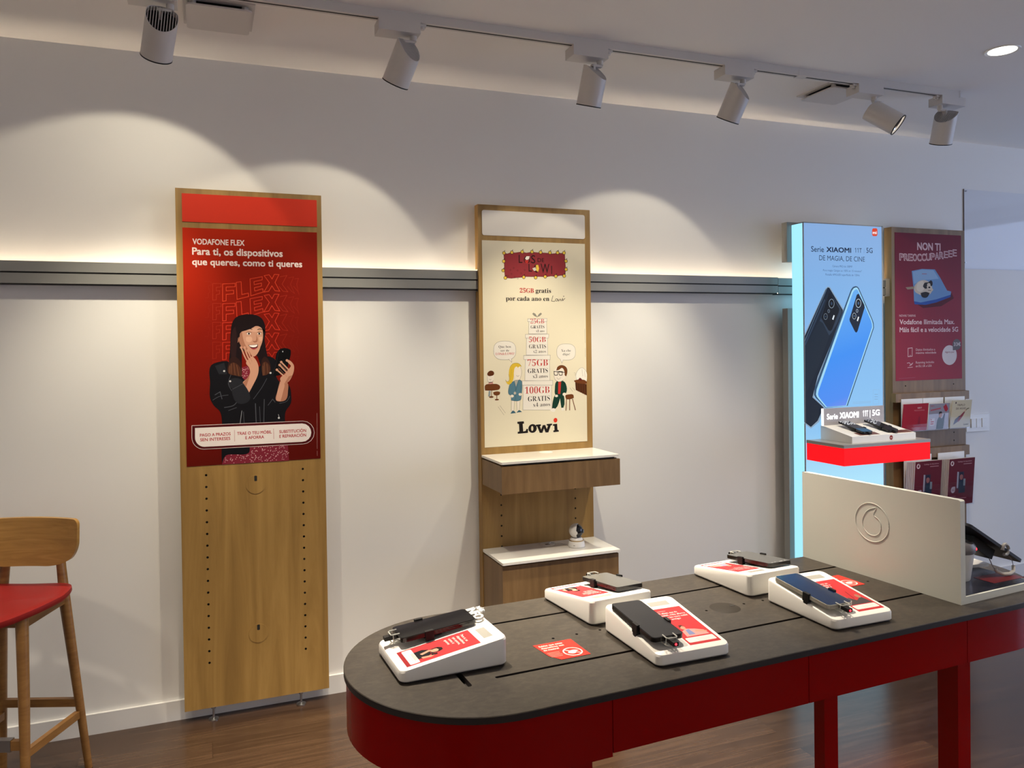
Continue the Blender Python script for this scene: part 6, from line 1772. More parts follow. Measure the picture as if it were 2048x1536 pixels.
        ('s','#1d1816',6,0.0007,1,[(-0.0986,1.8537),(-0.0946,1.8574),(-0.0907,1.8538),(-0.0947,1.8497)]),
        ('s','#1d1816',6,0.0007,1,[(-0.1293,1.8375),(-0.1253,1.8413),(-0.1214,1.8377),(-0.1254,1.8335)]),
        ('s','#1d1816',6,0.0007,1,[(-0.0811,1.8409),(-0.077,1.8447),(-0.0731,1.8411),(-0.0772,1.8369)]),
        ('s','#1d1816',6,0.0007,1,[(-0.1479,1.8274),(-0.1439,1.8311),(-0.14,1.8275),(-0.144,1.8234)]),
        ('s','#1d1816',6,0.0007,1,[(-0.1132,1.8231),(-0.1092,1.8269),(-0.1053,1.8233),(-0.1093,1.8191)]),
        ('s','#1d1816',6,0.0007,1,[(-0.0983,1.8168),(-0.0943,1.8206),(-0.0903,1.817),(-0.0944,1.8128)]),
        ('s','#1d1816',6,0.0007,1,[(-0.0626,1.8569),(-0.0585,1.8607),(-0.0546,1.8571),(-0.0587,1.8529)]),
        ('s','#1d1816',6,0.0007,1,[(-0.0325,1.8971),(-0.0284,1.9009),(-0.0245,1.8973),(-0.0286,1.893)]),
        ('t','#b8322c',6,'𝟐𝟓𝐆𝐁',-0.0851,1.751,0.0711,0.0205,0.004),
        ('t','#1d1816',6,'𝐠𝐫𝐚𝐭𝐢𝐬',-0.0046,1.7511,0.0795,0.0207,0.004),
        ('t', '#1d1816', 6, '𝐩𝐨𝐫 𝐜𝐚𝐝𝐚 𝐚𝐧𝐨 𝐞𝐧', -0.1553, 1.7132, 0.2205, 0.0204, 0.004),
        ('s','#1d1816',6,0.0022,0,[(0.0848,1.7383),(0.0771,1.7124),(0.0945,1.7109)]),
        ('s','#1d1816',6,0.0022,0,[(0.0946,1.7125),(0.1012,1.7234),(0.1103,1.7218),(0.1075,1.7135),(0.0992,1.7126)]),
        ('s','#1d1816',6,0.0022,0,[(0.1103,1.7218),(0.1148,1.7127),(0.1224,1.7228),(0.1269,1.7136),(0.1354,1.7254),(0.1352,1.7145),(0.1484,1.7263)]),
        ('e','#1d1816',6,0.1411,1.7355,0.0023,0.0021),
        ('f','#e6e0d6',3,[(-0.0407,1.6146),(0.0496,1.6144),(0.0506,1.557),(-0.0434,1.5577)]),
        ('s','#4f4a45',4,0.001,1,[(-0.0407,1.6146),(0.0496,1.6144),(0.0506,1.557),(-0.0434,1.5577)]),
        ('f','#e6e0d6',5,[(-0.0472,1.6286),(0.0522,1.6302),(0.051,1.6144),(-0.0466,1.6146)]),
        ('s','#4f4a45',6,0.001,1,[(-0.0472,1.6286),(0.0522,1.6302),(0.051,1.6144),(-0.0466,1.6146)]),
        ('f','#e6e0d6',3,[(-0.0539,1.5381),(0.0535,1.537),(0.0542,1.4562),(-0.0569,1.4582)]),
        ('s','#4f4a45',4,0.001,1,[(-0.0539,1.5381),(0.0535,1.537),(0.0542,1.4562),(-0.0569,1.4582)]),
        ('f','#e6e0d6',5,[(-0.0599,1.5554),(0.0602,1.5561),(0.059,1.537),(-0.0593,1.5381)]),
        ('s','#4f4a45',6,0.001,1,[(-0.0599,1.5554),(0.0602,1.5561),(0.059,1.537),(-0.0593,1.5381)]),
        ('f','#e6e0d6',3,[(-0.0621,1.4377),(0.063,1.4353),(0.0634,1.3352),(-0.0654,1.339)]),
        ('s','#4f4a45',4,0.001,1,[(-0.0621,1.4377),(0.063,1.4353),(0.0634,1.3352),(-0.0654,1.339)]),
        ('f','#e6e0d6',5,[(-0.0703,1.4568),(0.067,1.456),(0.0658,1.4352),(-0.0697,1.4379)]),
        ('s','#4f4a45',6,0.001,1,[(-0.0703,1.4568),(0.067,1.456),(0.0658,1.4352),(-0.0697,1.4379)]),
        ('f','#e6e0d6',3,[(-0.0742,1.3178),(0.0713,1.3133),(0.0714,1.1955),(-0.0777,1.2019)]),
        ('s','#4f4a45',4,0.001,1,[(-0.0742,1.3178),(0.0713,1.3133),(0.0714,1.1955),(-0.0777,1.2019)]),
        ('f','#e6e0d6',5,[(-0.0801,1.3386),(0.078,1.3356),(0.0768,1.3131),(-0.0795,1.318)]),
        ('s','#4f4a45',6,0.001,1,[(-0.0801,1.3386),(0.078,1.3356),(0.0768,1.3131),(-0.0795,1.318)]),
        ('t','#b8322c',7,'𝟐𝟓𝐆𝐁',-0.0332,1.6062,0.0705,0.0223,-0.012),
        ('t','#1d1816',7,'𝐆𝐑𝐀𝐓𝐈𝐒',-0.0322,1.5831,0.0705,0.0149,-0.012),
        ('t', '#1d1816', 7, '𝐱𝟏 𝐚𝐧𝐨', -0.005, 1.566, 0.043, 0.0108, -0.012),
        ('t','#b8322c',7,'𝟓𝟎𝐆𝐁',-0.0426,1.5189,0.0867,0.0247,-0.012),
        ('t','#1d1816',7,'𝐆𝐑𝐀𝐓𝐈𝐒',-0.0421,1.4891,0.0872,0.019,-0.012),
        ('t', '#1d1816', 7, '𝐱𝟐 𝐚𝐧𝐨𝐬', -0.0214, 1.4678, 0.0661, 0.014, -0.012),
        ('t','#b8322c',7,'𝟕𝟓𝐆𝐁',-0.0514,1.4066,0.1049,0.0305,-0.012),
        ('t','#1d1816',7,'𝐆𝐑𝐀𝐓𝐈𝐒',-0.0501,1.3735,0.1031,0.0214,-0.012),
        ('t', '#1d1816', 7, '𝐱𝟑 𝐚𝐧𝐨𝐬', -0.0253, 1.3499, 0.078, 0.0165, -0.012),
        ('t','#b8322c',7,'𝟏𝟎𝟎𝐆𝐁',-0.0658,1.2775,0.1261,0.0313,-0.012),
        ('t','#1d1816',7,'𝐆𝐑𝐀𝐓𝐈𝐒',-0.0512,1.2407,0.1131,0.0239,-0.012),
        ('t', '#1d1816', 7, '𝐱𝟒 𝐚𝐧𝐨𝐬', -0.0255, 1.2148, 0.088, 0.0182, -0.012),
        ('f','#8d8a80',6,[(0.0014,1.6374),(-0.012,1.6424),(-0.0218,1.6515),(-0.0172,1.6564),(-0.0074,1.6515)]),
        ('s','#4f4a45',7,0.001,1,[(0.0014,1.6374),(-0.012,1.6424),(-0.0218,1.6515),(-0.0172,1.6564),(-0.0074,1.6515)]),
        ('f','#8d8a80',6,[(0.0014,1.6374),(0.0151,1.6424),(0.0252,1.6515),(0.0207,1.6565),(0.0116,1.6507)]),
        ('s','#4f4a45',7,0.001,1,[(0.0014,1.6374),(0.0151,1.6424),(0.0252,1.6515),(0.0207,1.6565),(0.0116,1.6507)]),
        ('f','#e6e0d6',4,[(-0.109,1.4808),(-0.1103,1.4668),(-0.1136,1.4577),(-0.1189,1.4506),(-0.1262,1.4451),(-0.1355,1.4412),(-0.1472,1.439),(-0.1651,1.4385),(-0.1829,1.4397),(-0.1944,1.4423),(-0.2035,1.4465),(-0.2105,1.4522),(-0.2155,1.4595),(-0.2185,1.4686),(-0.2193,1.4826),(-0.218,1.4965),(-0.2148,1.5055),(-0.2096,1.5126),(-0.2024,1.5181),(-0.1932,1.522),(-0.1816,1.5243),(-0.1638,1.5249),(-0.1459,1.5239),(-0.1343,1.5213),(-0.1251,1.5171),(-0.118,1.5114),(-0.1129,1.5041),(-0.1099,1.4949)]),
        ('s','#4f4a45',3,0.002,1,[(-0.109,1.4808),(-0.1103,1.4668),(-0.1136,1.4577),(-0.1189,1.4506),(-0.1262,1.4451),(-0.1355,1.4412),(-0.1472,1.439),(-0.1651,1.4385),(-0.1829,1.4397),(-0.1944,1.4423),(-0.2035,1.4465),(-0.2105,1.4522),(-0.2155,1.4595),(-0.2185,1.4686),(-0.2193,1.4826),(-0.218,1.4965),(-0.2148,1.5055),(-0.2096,1.5126),(-0.2024,1.5181),(-0.1932,1.522),(-0.1816,1.5243),(-0.1638,1.5249),(-0.1459,1.5239),(-0.1343,1.5213),(-0.1251,1.5171),(-0.118,1.5114),(-0.1129,1.5041),(-0.1099,1.4949)]),
        ('f','#e6e0d6',4.5,[(-0.1462,1.4418),(-0.1302,1.426),(-0.1317,1.4432)]),
        ('s','#4f4a45',5,0.0009,0,[(-0.1462,1.4418),(-0.1302,1.426),(-0.1317,1.4432)]),
        ('f','#e6e0d6',4,[(0.1997,1.4689),(0.1986,1.4563),(0.1957,1.4482),(0.191,1.4418),(0.1844,1.4369),(0.1761,1.4334),(0.1657,1.4314),(0.1497,1.431),(0.1337,1.4321),(0.1234,1.4344),(0.1153,1.4382),(0.109,1.4433),(0.1045,1.4498),(0.1019,1.458),(0.1012,1.4705),(0.1023,1.4829),(0.1051,1.491),(0.1098,1.4973),(0.1162,1.5023),(0.1245,1.5057),(0.1348,1.5078),(0.1508,1.5083),(0.1668,1.5074),(0.1771,1.5051),(0.1854,1.5013),(0.1917,1.4962),(0.1963,1.4897),(0.199,1.4815)]),
        ('s','#4f4a45',3,0.002,1,[(0.1997,1.4689),(0.1986,1.4563),(0.1957,1.4482),(0.191,1.4418),(0.1844,1.4369),(0.1761,1.4334),(0.1657,1.4314),(0.1497,1.431),(0.1337,1.4321),(0.1234,1.4344),(0.1153,1.4382),(0.109,1.4433),(0.1045,1.4498),(0.1019,1.458),(0.1012,1.4705),(0.1023,1.4829),(0.1051,1.491),(0.1098,1.4973),(0.1162,1.5023),(0.1245,1.5057),(0.1348,1.5078),(0.1508,1.5083),(0.1668,1.5074),(0.1771,1.5051),(0.1854,1.5013),(0.1917,1.4962),(0.1963,1.4897),(0.199,1.4815)]),
        ('f','#e6e0d6',4.5,[(0.1191,1.4358),(0.1272,1.4164),(0.1348,1.433)]),
        ('s','#4f4a45',5,0.0009,0,[(0.1191,1.4358),(0.1272,1.4164),(0.1348,1.433)]),
        ('t', '#1d1816', 6, '𝐐𝐮𝐞 𝐛𝐞𝐧', -0.1948, 1.4939, 0.0613, 0.0114, -0.01),
        ('t', '#1d1816', 6, '𝐬𝐞𝐫 𝐝𝐞', -0.1855, 1.4768, 0.0429, 0.0098, -0.01),
        ('t','#b8322c',6,'𝐋𝐎𝐒𝐝𝐞𝐋𝐎𝐖𝐈?',-0.2101,1.4609,0.0937,0.0114,-0.01),
        ('t', '#1d1816', 6, '𝐗𝐚 𝐜𝐡𝐞', 0.1243, 1.4709, 0.0512, 0.0117, -0.01),
        ('t','#1d1816',6,'𝐝𝐢𝐠𝐨!',0.1323,1.4541,0.0372,0.0109,-0.01),
        ('f','#e9dfd0',4,[(-0.1345,1.2551),(-0.1204,1.2545),(-0.123,1.1993),(-0.1344,1.1998)]),
        ('f','#e9dfd0',4,[(-0.1089,1.2541),(-0.092,1.2535),(-0.0946,1.2001),(-0.107,1.2007)]),
        ('s','#4f4a45',5,0.0009,0,[(-0.1336,1.255),(-0.1362,1.1999)]),
        ('s','#4f4a45',5,0.0009,0,[(-0.1195,1.2545),(-0.123,1.1993)]),
        ('s','#4f4a45',5,0.0009,0,[(-0.1089,1.2541),(-0.107,1.2007)]),
        ('s','#4f4a45',5,0.0009,0,[(-0.0911,1.2534),(-0.0964,1.2002)]),
        ('f','#3d6273',5,[(-0.1408,1.1874),(-0.13,1.2016),(-0.1212,1.1988),(-0.1125,1.1894)]),
        ('f','#3d6273',5,[(-0.1107,1.191),(-0.0981,1.2027),(-0.0902,1.1999),(-0.0823,1.193)]),
        ('g','#52788a',5,[(-0.1258,1.3366),(-0.1013,1.3441),(-0.0836,1.3395),(-0.0794,1.3229),(-0.0838,1.2696),(-0.0894,1.2484),(-0.1363,1.2494),(-0.1378,1.2707),(-0.1486,1.2801),(-0.1459,1.3127),(-0.1391,1.3289)]),
        ('h','#1d1816',6,0.0008,1,[(-0.1258,1.3366),(-0.1013,1.3441),(-0.0836,1.3395),(-0.0794,1.3229),(-0.0838,1.2696),(-0.0894,1.2484),(-0.1363,1.2494),(-0.1378,1.2707),(-0.1486,1.2801),(-0.1459,1.3127),(-0.1391,1.3289)]),
        ('f','#a9a69c',5.5,[(-0.1191,1.3405),(-0.0991,1.342),(-0.1107,1.3116)]),
        ('h','#1d1816',7,0.0008,0,[(-0.1191,1.3405),(-0.1118,1.2952),(-0.1151,1.2494)]),
        ('s','#1d1816',7,0.0008,0,[(-0.0969,1.3419),(-0.1118,1.2952)]),
        ('s','#1d1816',7,0.0008,0,[(-0.0857,1.319),(-0.09,1.2739)]),
        ('e','#e9dfd0',6,-0.1312,1.2689,0.0088,0.0065),
        ('e','#e9dfd0',6,-0.0899,1.2756,0.008,0.0066),
        ('e','#b8b3a6',7,-0.1164,1.2823,0.0062,0.0066),
        ('g','#e9dfd0',6,[(-0.1155,1.4019),(-0.1048,1.4057),(-0.0871,1.4033),(-0.0816,1.3847),(-0.0851,1.3601),(-0.0942,1.3439),(-0.1076,1.3418),(-0.1188,1.3569),(-0.1202,1.3815)]),
        ('h','#4f4a45',7,0.0009,0,[(-0.0871,1.4033),(-0.0816,1.3847),(-0.0851,1.3601),(-0.0942,1.3439),(-0.1076,1.3418)]),
        ('h','#1d1816',8,0.001,0,[(-0.1081,1.3656),(-0.102,1.3597),(-0.0939,1.3644)]),
        ('g','#d8b53a',7,[(-0.1402,1.4025),(-0.1268,1.4185),(-0.109,1.4222),(-0.0914,1.4178),(-0.0818,1.4052),(-0.0915,1.4063),(-0.1005,1.3995),(-0.1048,1.4057),(-0.1146,1.4019),(-0.1202,1.3815),(-0.1224,1.3529),(-0.1325,1.3307),(-0.148,1.323),(-0.1588,1.3335),(-0.163,1.3459),(-0.1544,1.3367),(-0.1455,1.3413),(-0.146,1.3699)]),
        ('h','#1d1816',8,0.0009,0,[(-0.1402,1.4025),(-0.1268,1.4185),(-0.109,1.4222),(-0.0914,1.4178),(-0.0818,1.4052)]),
        ('h','#1d1816',8,0.0009,0,[(-0.146,1.3699),(-0.1455,1.3413),(-0.1544,1.3367),(-0.163,1.3459)]),
        ('h','#a88a24',8,0.0009,0,[(-0.1315,1.3941),(-0.1355,1.3615),(-0.1411,1.3412)]),
        ('g','#16382c',5,[(0.0973,1.33),(0.1343,1.3306),(0.1471,1.3159),(0.1474,1.2739),(0.1287,1.2661),(0.0918,1.2666),(0.0885,1.2968)]),
        ('f','#b8322c',6,[(0.1074,1.3289),(0.1222,1.3293),(0.1167,1.2699),(0.1038,1.2704)]),
        ('g','#16382c',5.3,[(0.0918,1.2691),(0.1334,1.2718),(0.1315,1.203),(0.1213,1.2018),(0.1146,1.2498),(0.0908,1.2014),(0.0724,1.203),(0.0776,1.2387)]),
        ('e','#e9dfd0',6,0.0963,1.2614,0.0083,0.0059),
        ('e','#e9dfd0',6,0.138,1.2679,0.0093,0.0076),
        ('g','#e8e2d8',6,[(0.0632,1.1967),(0.077,1.2036),(0.0908,1.2005),(0.0888,1.1897),(0.0654,1.1907)]),
        ('f','#e8e2d8',6,[(0.1204,1.2035),(0.1348,1.2037),(0.1406,1.1917),(0.1211,1.1909)]),
        ('g','#e9dfd0',6,[(0.0849,1.3638),(0.0889,1.3888),(0.1121,1.3966),(0.1443,1.3832),(0.1486,1.3579),(0.1344,1.3373),(0.1111,1.3279),(0.0883,1.3428)]),
        ('h','#4f4a45',7,0.0009,0,[(0.0849,1.3638),(0.0883,1.3428),(0.1111,1.3279),(0.1344,1.3373)]),
        ('g','#6b3c1c',7,[(0.098,1.3823),(0.1038,1.3989),(0.1215,1.4069),(0.14,1.4035),(0.1528,1.3914),(0.1544,1.3704),(0.1485,1.3537),(0.1421,1.3572),(0.1405,1.3749),(0.1278,1.3937),(0.1119,1.3857)]),
        ('h','#1d1816',8,0.0008,0,[(0.098,1.3823),(0.1038,1.3989),(0.1215,1.4069),(0.14,1.4035),(0.1528,1.3914),(0.1544,1.3704),(0.1485,1.3537)]),
        ('h','#2c2722',9,0.003,1,[(0.086,1.3784),(0.1044,1.3767),(0.1028,1.3608),(0.0885,1.3612)]),
        ('h','#2c2722',9,0.003,1,[(0.1109,1.3778),(0.1294,1.3761),(0.1277,1.3602),(0.1134,1.3605)]),
        ('s','#2c2722',9,0.003,0,[(0.0833,1.3789),(0.1423,1.3724)]),
        ('h','#1d1816',9,0.001,0,[(0.0994,1.3484),(0.1085,1.3406),(0.1197,1.3486)]),
        ('g','#6b3c1c',5,[(0.1426,1.2635),(0.1613,1.2666),(0.1846,1.2641),(0.1881,1.2488),(0.1703,1.2436),(0.147,1.2461)]),
        ('s','#6b3c1c',5,0.004,0,[(0.1493,1.246),(0.1452,1.189)]),
        ('s','#6b3c1c',5,0.004,0,[(0.1656,1.2437),(0.1648,1.1898)]),
        ('s','#6b3c1c',5,0.004,0,[(0.1806,1.2449),(0.1957,1.1893)]),
        ('g','#6b3c1c',5,[(-0.2635,1.3238),(-0.2328,1.3277),(-0.2025,1.3259),(-0.1905,1.3174),(-0.1933,1.3041),(-0.216,1.2987),(-0.2638,1.2995)]),
        ('h','#4a2812',6,0.0008,0,[(-0.2635,1.3238),(-0.2328,1.3277),(-0.2025,1.3259),(-0.1905,1.3174)]),
        ('s','#6b3c1c',5,0.003,0,[(-0.2315,1.2993),(-0.2337,1.2685)]),
        ('e','#6b3c1c',5,-0.2342,1.2685,0.0112,0.0041),
        ('g','#6b3c1c',5,[(-0.2248,1.2901),(-0.2074,1.2936),(-0.1909,1.2906),(-0.1928,1.2792),(-0.2206,1.2778)]),
        ('s','#6b3c1c',5,0.0034,0,[(-0.2067,1.2781),(-0.207,1.2578)]),
        ('e','#6b3c1c',5,-0.2071,1.2554,0.0104,0.0037),
        ('g','#e9dfd0',4,[(-0.252,1.3727),(-0.2364,1.378),(-0.2214,1.3711),(-0.2231,1.3436),(-0.2327,1.335),(-0.249,1.3403)]),
        ('h','#4f4a45',5,0.0009,0,[(-0.2521,1.3687),(-0.249,1.3403),(-0.2327,1.335),(-0.2231,1.3436)]),
        ('g','#5b2f16',6,[(-0.2528,1.3752),(-0.2458,1.3855),(-0.2341,1.3901),(-0.2208,1.3841),(-0.2201,1.3719),(-0.2323,1.3657),(-0.2486,1.367)]),
        ('h','#1d1816',6,0.0009,0,[(-0.2437,1.3515),(-0.2386,1.3465),(-0.2334,1.3512)]),
        ('f','#c98f86',4,[(-0.2448,1.3377),(-0.2258,1.3372),(-0.2233,1.3274),(-0.2484,1.3265)]),
        ('f','#8f9a9c',4,[(-0.2462,1.2973),(-0.2368,1.297),(-0.2397,1.272),(-0.2501,1.2708)]),
        ('g','#6b3c1c',5.4,[(0.1893,1.3315),(0.2185,1.3366),(0.2581,1.3252),(0.258,1.3142),(0.1948,1.3246)]),
        ('f','#4a2812',5,[(0.1967,1.3237),(0.2579,1.3125),(0.2581,1.2581),(0.199,1.2864)]),
        ('s','#6b3c1c',6,0.0012,0,[(0.2089,1.3199),(0.2102,1.2793)]),
        ('s','#6b3c1c',6,0.0012,0,[(0.2211,1.3174),(0.2223,1.2729)]),
        ('s','#6b3c1c',6,0.0012,0,[(0.2333,1.3149),(0.2345,1.2666)]),
        ('s','#6b3c1c',6,0.0012,0,[(0.2456,1.3124),(0.2468,1.2602)]),
        ('g','#ece7dc',5,[(0.2034,1.3336),(0.202,1.3649),(0.2335,1.3929),(0.2578,1.372),(0.2571,1.3227),(0.2279,1.3304)]),
        ('h','#4f4a45',6,0.0009,0,[(0.2034,1.3336),(0.202,1.3649),(0.2335,1.3929),(0.2578,1.372)]),
        ('f','#5a1a1c',6.4,[(0.2119,1.3351),(0.2215,1.3454),(0.2327,1.3379),(0.2298,1.3295)]),
        ('s','#4f4a45',6,0.0008,0,[(0.1908,1.3694),(0.202,1.3649)]),
        ('s','#4f4a45',6,0.0008,0,[(0.1925,1.3588),(0.2029,1.3607)]),
        ('s','#4f4a45',6,0.0008,0,[(0.2334,1.3853),(0.2376,1.3513)]),
        ('s','#4f4a45',6,0.0008,0,[(0.2475,1.3765),(0.2499,1.3467)]),
        ('s','#4f4a45',5,0.0009,0,[(-0.1931,1.228),(-0.1653,1.1917)]),
        ('s','#4f4a45',5,0.0009,0,[(-0.2015,1.2226),(-0.1724,1.1823)]),
        ('s','#4f4a45',5,0.0009,0,[(0.1673,1.2984),(0.1829,1.2794)]),
        ('s','#4f4a45',5,0.0009,0,[(0.1804,1.2997),(0.1952,1.284)]),
        ('f','#1d1816',6,[(-0.1069,1.1481),(-0.074,1.149),(-0.0724,1.139),(-0.0795,1.1369),(-0.0774,1.1014),(-0.0649,1.1032),(-0.0602,1.1128),(-0.0531,1.1117),(-0.0534,1.0935),(-0.1051,1.0921),(-0.1058,1.1004),(-0.0969,1.1024),(-0.0982,1.137),(-0.1062,1.139)]),
        ('e','#1d1816',6,-0.0297,1.1129,0.0216,0.0207),
        ('e','#d9cdb0',7,-0.0315,1.113,0.0058,0.0116),
        ('f','#1d1816',6,[(-0.0124,1.1295),(0.013,1.1307),(0.0138,1.1232),(0.0083,1.1218),(0.0144,1.1057),(0.0229,1.126),(0.0357,1.1262),(0.0436,1.1067),(0.0502,1.1222),(0.0438,1.1233),(0.043,1.13),(0.0714,1.1312),(0.0713,1.1236),(0.0648,1.1223),(0.0516,1.0904),(0.037,1.0904),(0.029,1.1099),(0.0206,1.0896),(0.007,1.0903),(-0.0062,1.1217),(-0.0125,1.122)]),
        ('f','#1d1816',6,[(0.0759,1.1276),(0.098,1.129),(0.0995,1.0996),(0.1059,1.0984),(0.1067,1.0909),(0.0781,1.0898),(0.0773,1.0974),(0.0838,1.0988),(0.0832,1.1197),(0.0758,1.1201)]),
        ('e','#d03420',6,0.0895,1.1462,0.0101,0.0109),
        ('s','#8d8576',3,0.0008,0,[(0.2513,1.58),(0.2523,1.5121)]),
        ('s','#8d8576',3,0.0008,0,[(0.2519,1.4867),(0.2518,1.4443)]),
    ],
    'lightface': [
        ('f','!d8452a',3,[(0.1996,2.1087),(0.2072,2.1161),(0.2314,2.1171),(0.2379,2.1102),(0.2376,2.0817),(0.231,2.0744),(0.2067,2.0735),(0.1993,2.0803)]),
        ('t','!ffffff',4,'mi',0.2049,2.0853,0.0261,0.0156,0.03),
        ('t','!1c2c48',3,'Serie',-0.2221,1.9762,0.0856,0.0288,0.004),
        ('t','!1c2c48',3,'XIAOMI',-0.1189,1.9784,0.1682,0.0249,0.03),
        ('t','!1c2c48',3,'𝟣𝟣T',0.0766,1.9802,0.0476,0.0239,0.004),
        ('s','!5a7fb0',3,0.0014,0,[(0.141,2.0033),(0.1407,1.9793)]),
        ('t','!1c2c48',3,'5G',0.1574,1.9811,0.0445,0.0269,0.004),
        ('t', '!1c2c48', 3, 'DE MAGIA, DE CINE', -0.1686, 1.9323, 0.3144, 0.0262, -0.004),
        ('t', '!3f5a86', 3, 'Cámara PRO de 108MP', -0.0791, 1.8982, 0.1366, 0.0104, -0.004),
        ('t', '!3f5a86', 3, 'Pura magia: Cárgao ao 100% en 15 minutos*', -0.143, 1.8752, 0.2679, 0.0103, -0.004),
        ('t', '!3f5a86', 3, 'Pantalla AMOLED superfluída de 120Hz', -0.1274, 1.8529, 0.2355, 0.0104, -0.004),
        ('f','!8ca3bb',3,[(-0.274,1.5387),(-0.1283,1.783),(-0.114,1.7935),(-0.0981,1.7924),(-0.0031,1.6693),(-0.0145,1.6204),(-0.1778,1.3104),(-0.2122,1.2082),(-0.1402,1.1501),(-0.1806,1.0759),(-0.2351,1.0442),(-0.2779,1.0737)]),
        ('f','!131f30',4,[(-0.2741,1.5251),(-0.1266,1.7782),(-0.1123,1.7894),(-0.1017,1.7868),(-0.0104,1.6679),(-0.0198,1.6274),(-0.1865,1.3176),(-0.2226,1.2086),(-0.149,1.1519),(-0.1893,1.0832),(-0.235,1.0524),(-0.2778,1.0806)]),
        ('s','!5b7590',5,0.003,0,[(-0.2727,1.5011),(-0.1177,1.7852)]),
        ('s','!2a3a50',5,0.01,0,[(-0.2695,1.484),(-0.1334,1.7242)]),
        ('f','!2b3a4e',5,[(-0.1653,1.6206),(-0.1128,1.7506),(-0.0985,1.7591),(-0.0228,1.6762),(-0.0177,1.6588),(-0.0506,1.5995),(-0.0868,1.5511),(-0.2741,1.3815),(-0.2731,1.4635)]),
        ('f','!1a2635',6,[(-0.2731,1.4635),(-0.1742,1.6137),(-0.1481,1.5998),(-0.1048,1.5304),(-0.177,1.3794),(-0.2762,1.2106)]),
        ('f','!0d1420',7,[(-0.16,1.6275),(-0.1092,1.7562),(-0.0967,1.7605),(-0.0354,1.6762),(-0.0392,1.6587),(-0.0866,1.5649),(-0.0992,1.5567),(-0.1115,1.5623)]),
        ('f','!31506f',8,[(-0.2121,1.222),(-0.2082,1.2562),(0.0368,1.7605),(0.047,1.7803),(0.0599,1.7938),(0.0781,1.799),(0.0909,1.797),(0.1018,1.788),(0.1977,1.6158),(0.205,1.5973),(0.2066,1.5731),(0.0161,1.1542),(-0.1358,1.1486),(-0.1793,1.1863),(-0.2035,1.2065)]),
        ('f','!9fd6f4',9,[(-0.1998,1.2229),(-0.1952,1.2489),(0.0421,1.7529),(0.0523,1.7733),(0.0652,1.7868),(0.0799,1.7919),(0.0899,1.7907),(0.0981,1.7823),(0.1921,1.6144),(0.1994,1.5945),(0.201,1.5746),(0.0089,1.1545),(-0.134,1.1513),(-0.1758,1.1917),(-0.193,1.2089)]),
        ('f','LBPHONE',10,[(-0.1859,1.2238),(-0.1804,1.2443),(0.0521,1.7481),(0.0614,1.7664),(0.0724,1.7778),(0.0834,1.7821),(0.0907,1.7794),(0.0961,1.7739),(0.1865,1.6102),(0.1919,1.5931),(0.1926,1.5761),(0.0035,1.1568),(-0.127,1.1538),(-0.1652,1.1927),(-0.1808,1.2098)]),
        ('f','!132036',11,[(0.0342,1.6203),(0.0867,1.7526),(0.0996,1.7584),(0.1394,1.698),(0.141,1.6824),(0.0899,1.5554),(0.0807,1.547),(0.0716,1.5527),(0.0359,1.6091)]),
        ('e','!0a0f18',12,0.0972,1.7062,0.0176,0.0228),
        ('s','!c7d9ea',13,0.0028,1,[(0.1148,1.7063),(0.1138,1.6993),(0.1113,1.6929),(0.1073,1.6878),(0.1024,1.6845),(0.0969,1.6834),(0.0915,1.6845),(0.0866,1.6877),(0.0828,1.6927),(0.0804,1.6991),(0.0796,1.7061),(0.0806,1.7132),(0.0831,1.7195),(0.0871,1.7246),(0.092,1.7279),(0.0974,1.7291),(0.1029,1.728),(0.1077,1.7248),(0.1116,1.7198),(0.114,1.7134)]),
        ('e','!3d5a80',13,0.0972,1.7062,0.0066,0.0085),
        ('e','!0a0f18',12,0.0671,1.6372,0.0124,0.0161),
        ('s','!c7d9ea',13,0.0018,1,[(0.0795,1.6372),(0.0789,1.6322),(0.0771,1.6277),(0.0743,1.6241),(0.0708,1.6218),(0.067,1.621),(0.0631,1.6218),(0.0597,1.6241),(0.057,1.6277),(0.0553,1.6322),(0.0548,1.6372),(0.0554,1.6421),(0.0572,1.6466),(0.06,1.6502),(0.0635,1.6525),(0.0673,1.6533),(0.0711,1.6525),(0.0746,1.6502),(0.0773,1.6466),(0.079,1.6421)]),
        ('e','!3d5a80',13,0.0671,1.6372,0.0046,0.006),
        ('e','!0a0f18',12,0.0875,1.6653,0.0066,0.0086),
        ('s','!c7d9ea',13,0.0018,1,[(0.0941,1.6653),(0.0938,1.6627),(0.0928,1.6603),(0.0913,1.6584),(0.0895,1.6572),(0.0875,1.6568),(0.0854,1.6572),(0.0836,1.6584),(0.0822,1.6603),(0.0813,1.6627),(0.081,1.6653),(0.0813,1.668),(0.0823,1.6703),(0.0838,1.6722),(0.0856,1.6735),(0.0876,1.6739),(0.0897,1.6735),(0.0915,1.6723),(0.0929,1.6704),(0.0938,1.668)]),
        ('e','!3d5a80',13,0.0875,1.6653,0.0025,0.0032),
        ('e','!060a12',12,-0.0885,1.7037,0.0178,0.0234),
        ('s','!8ea2b6',13,0.0026,1,[(-0.0708,1.7038),(-0.0717,1.6966),(-0.0743,1.69),(-0.0783,1.6848),(-0.0833,1.6815),(-0.0888,1.6803),(-0.0943,1.6814),(-0.0992,1.6847),(-0.103,1.6899),(-0.1055,1.6964),(-0.1063,1.7036),(-0.1053,1.7109),(-0.1027,1.7174),(-0.0987,1.7226),(-0.0938,1.7259),(-0.0883,1.7271),(-0.0828,1.726),(-0.0779,1.7227),(-0.074,1.7176),(-0.0716,1.7111)]),
        ('e','!2a3f5c',13,-0.0885,1.7037,0.0067,0.0087),
        ('e','!060a12',12,-0.13,1.6344,0.012,0.0159),
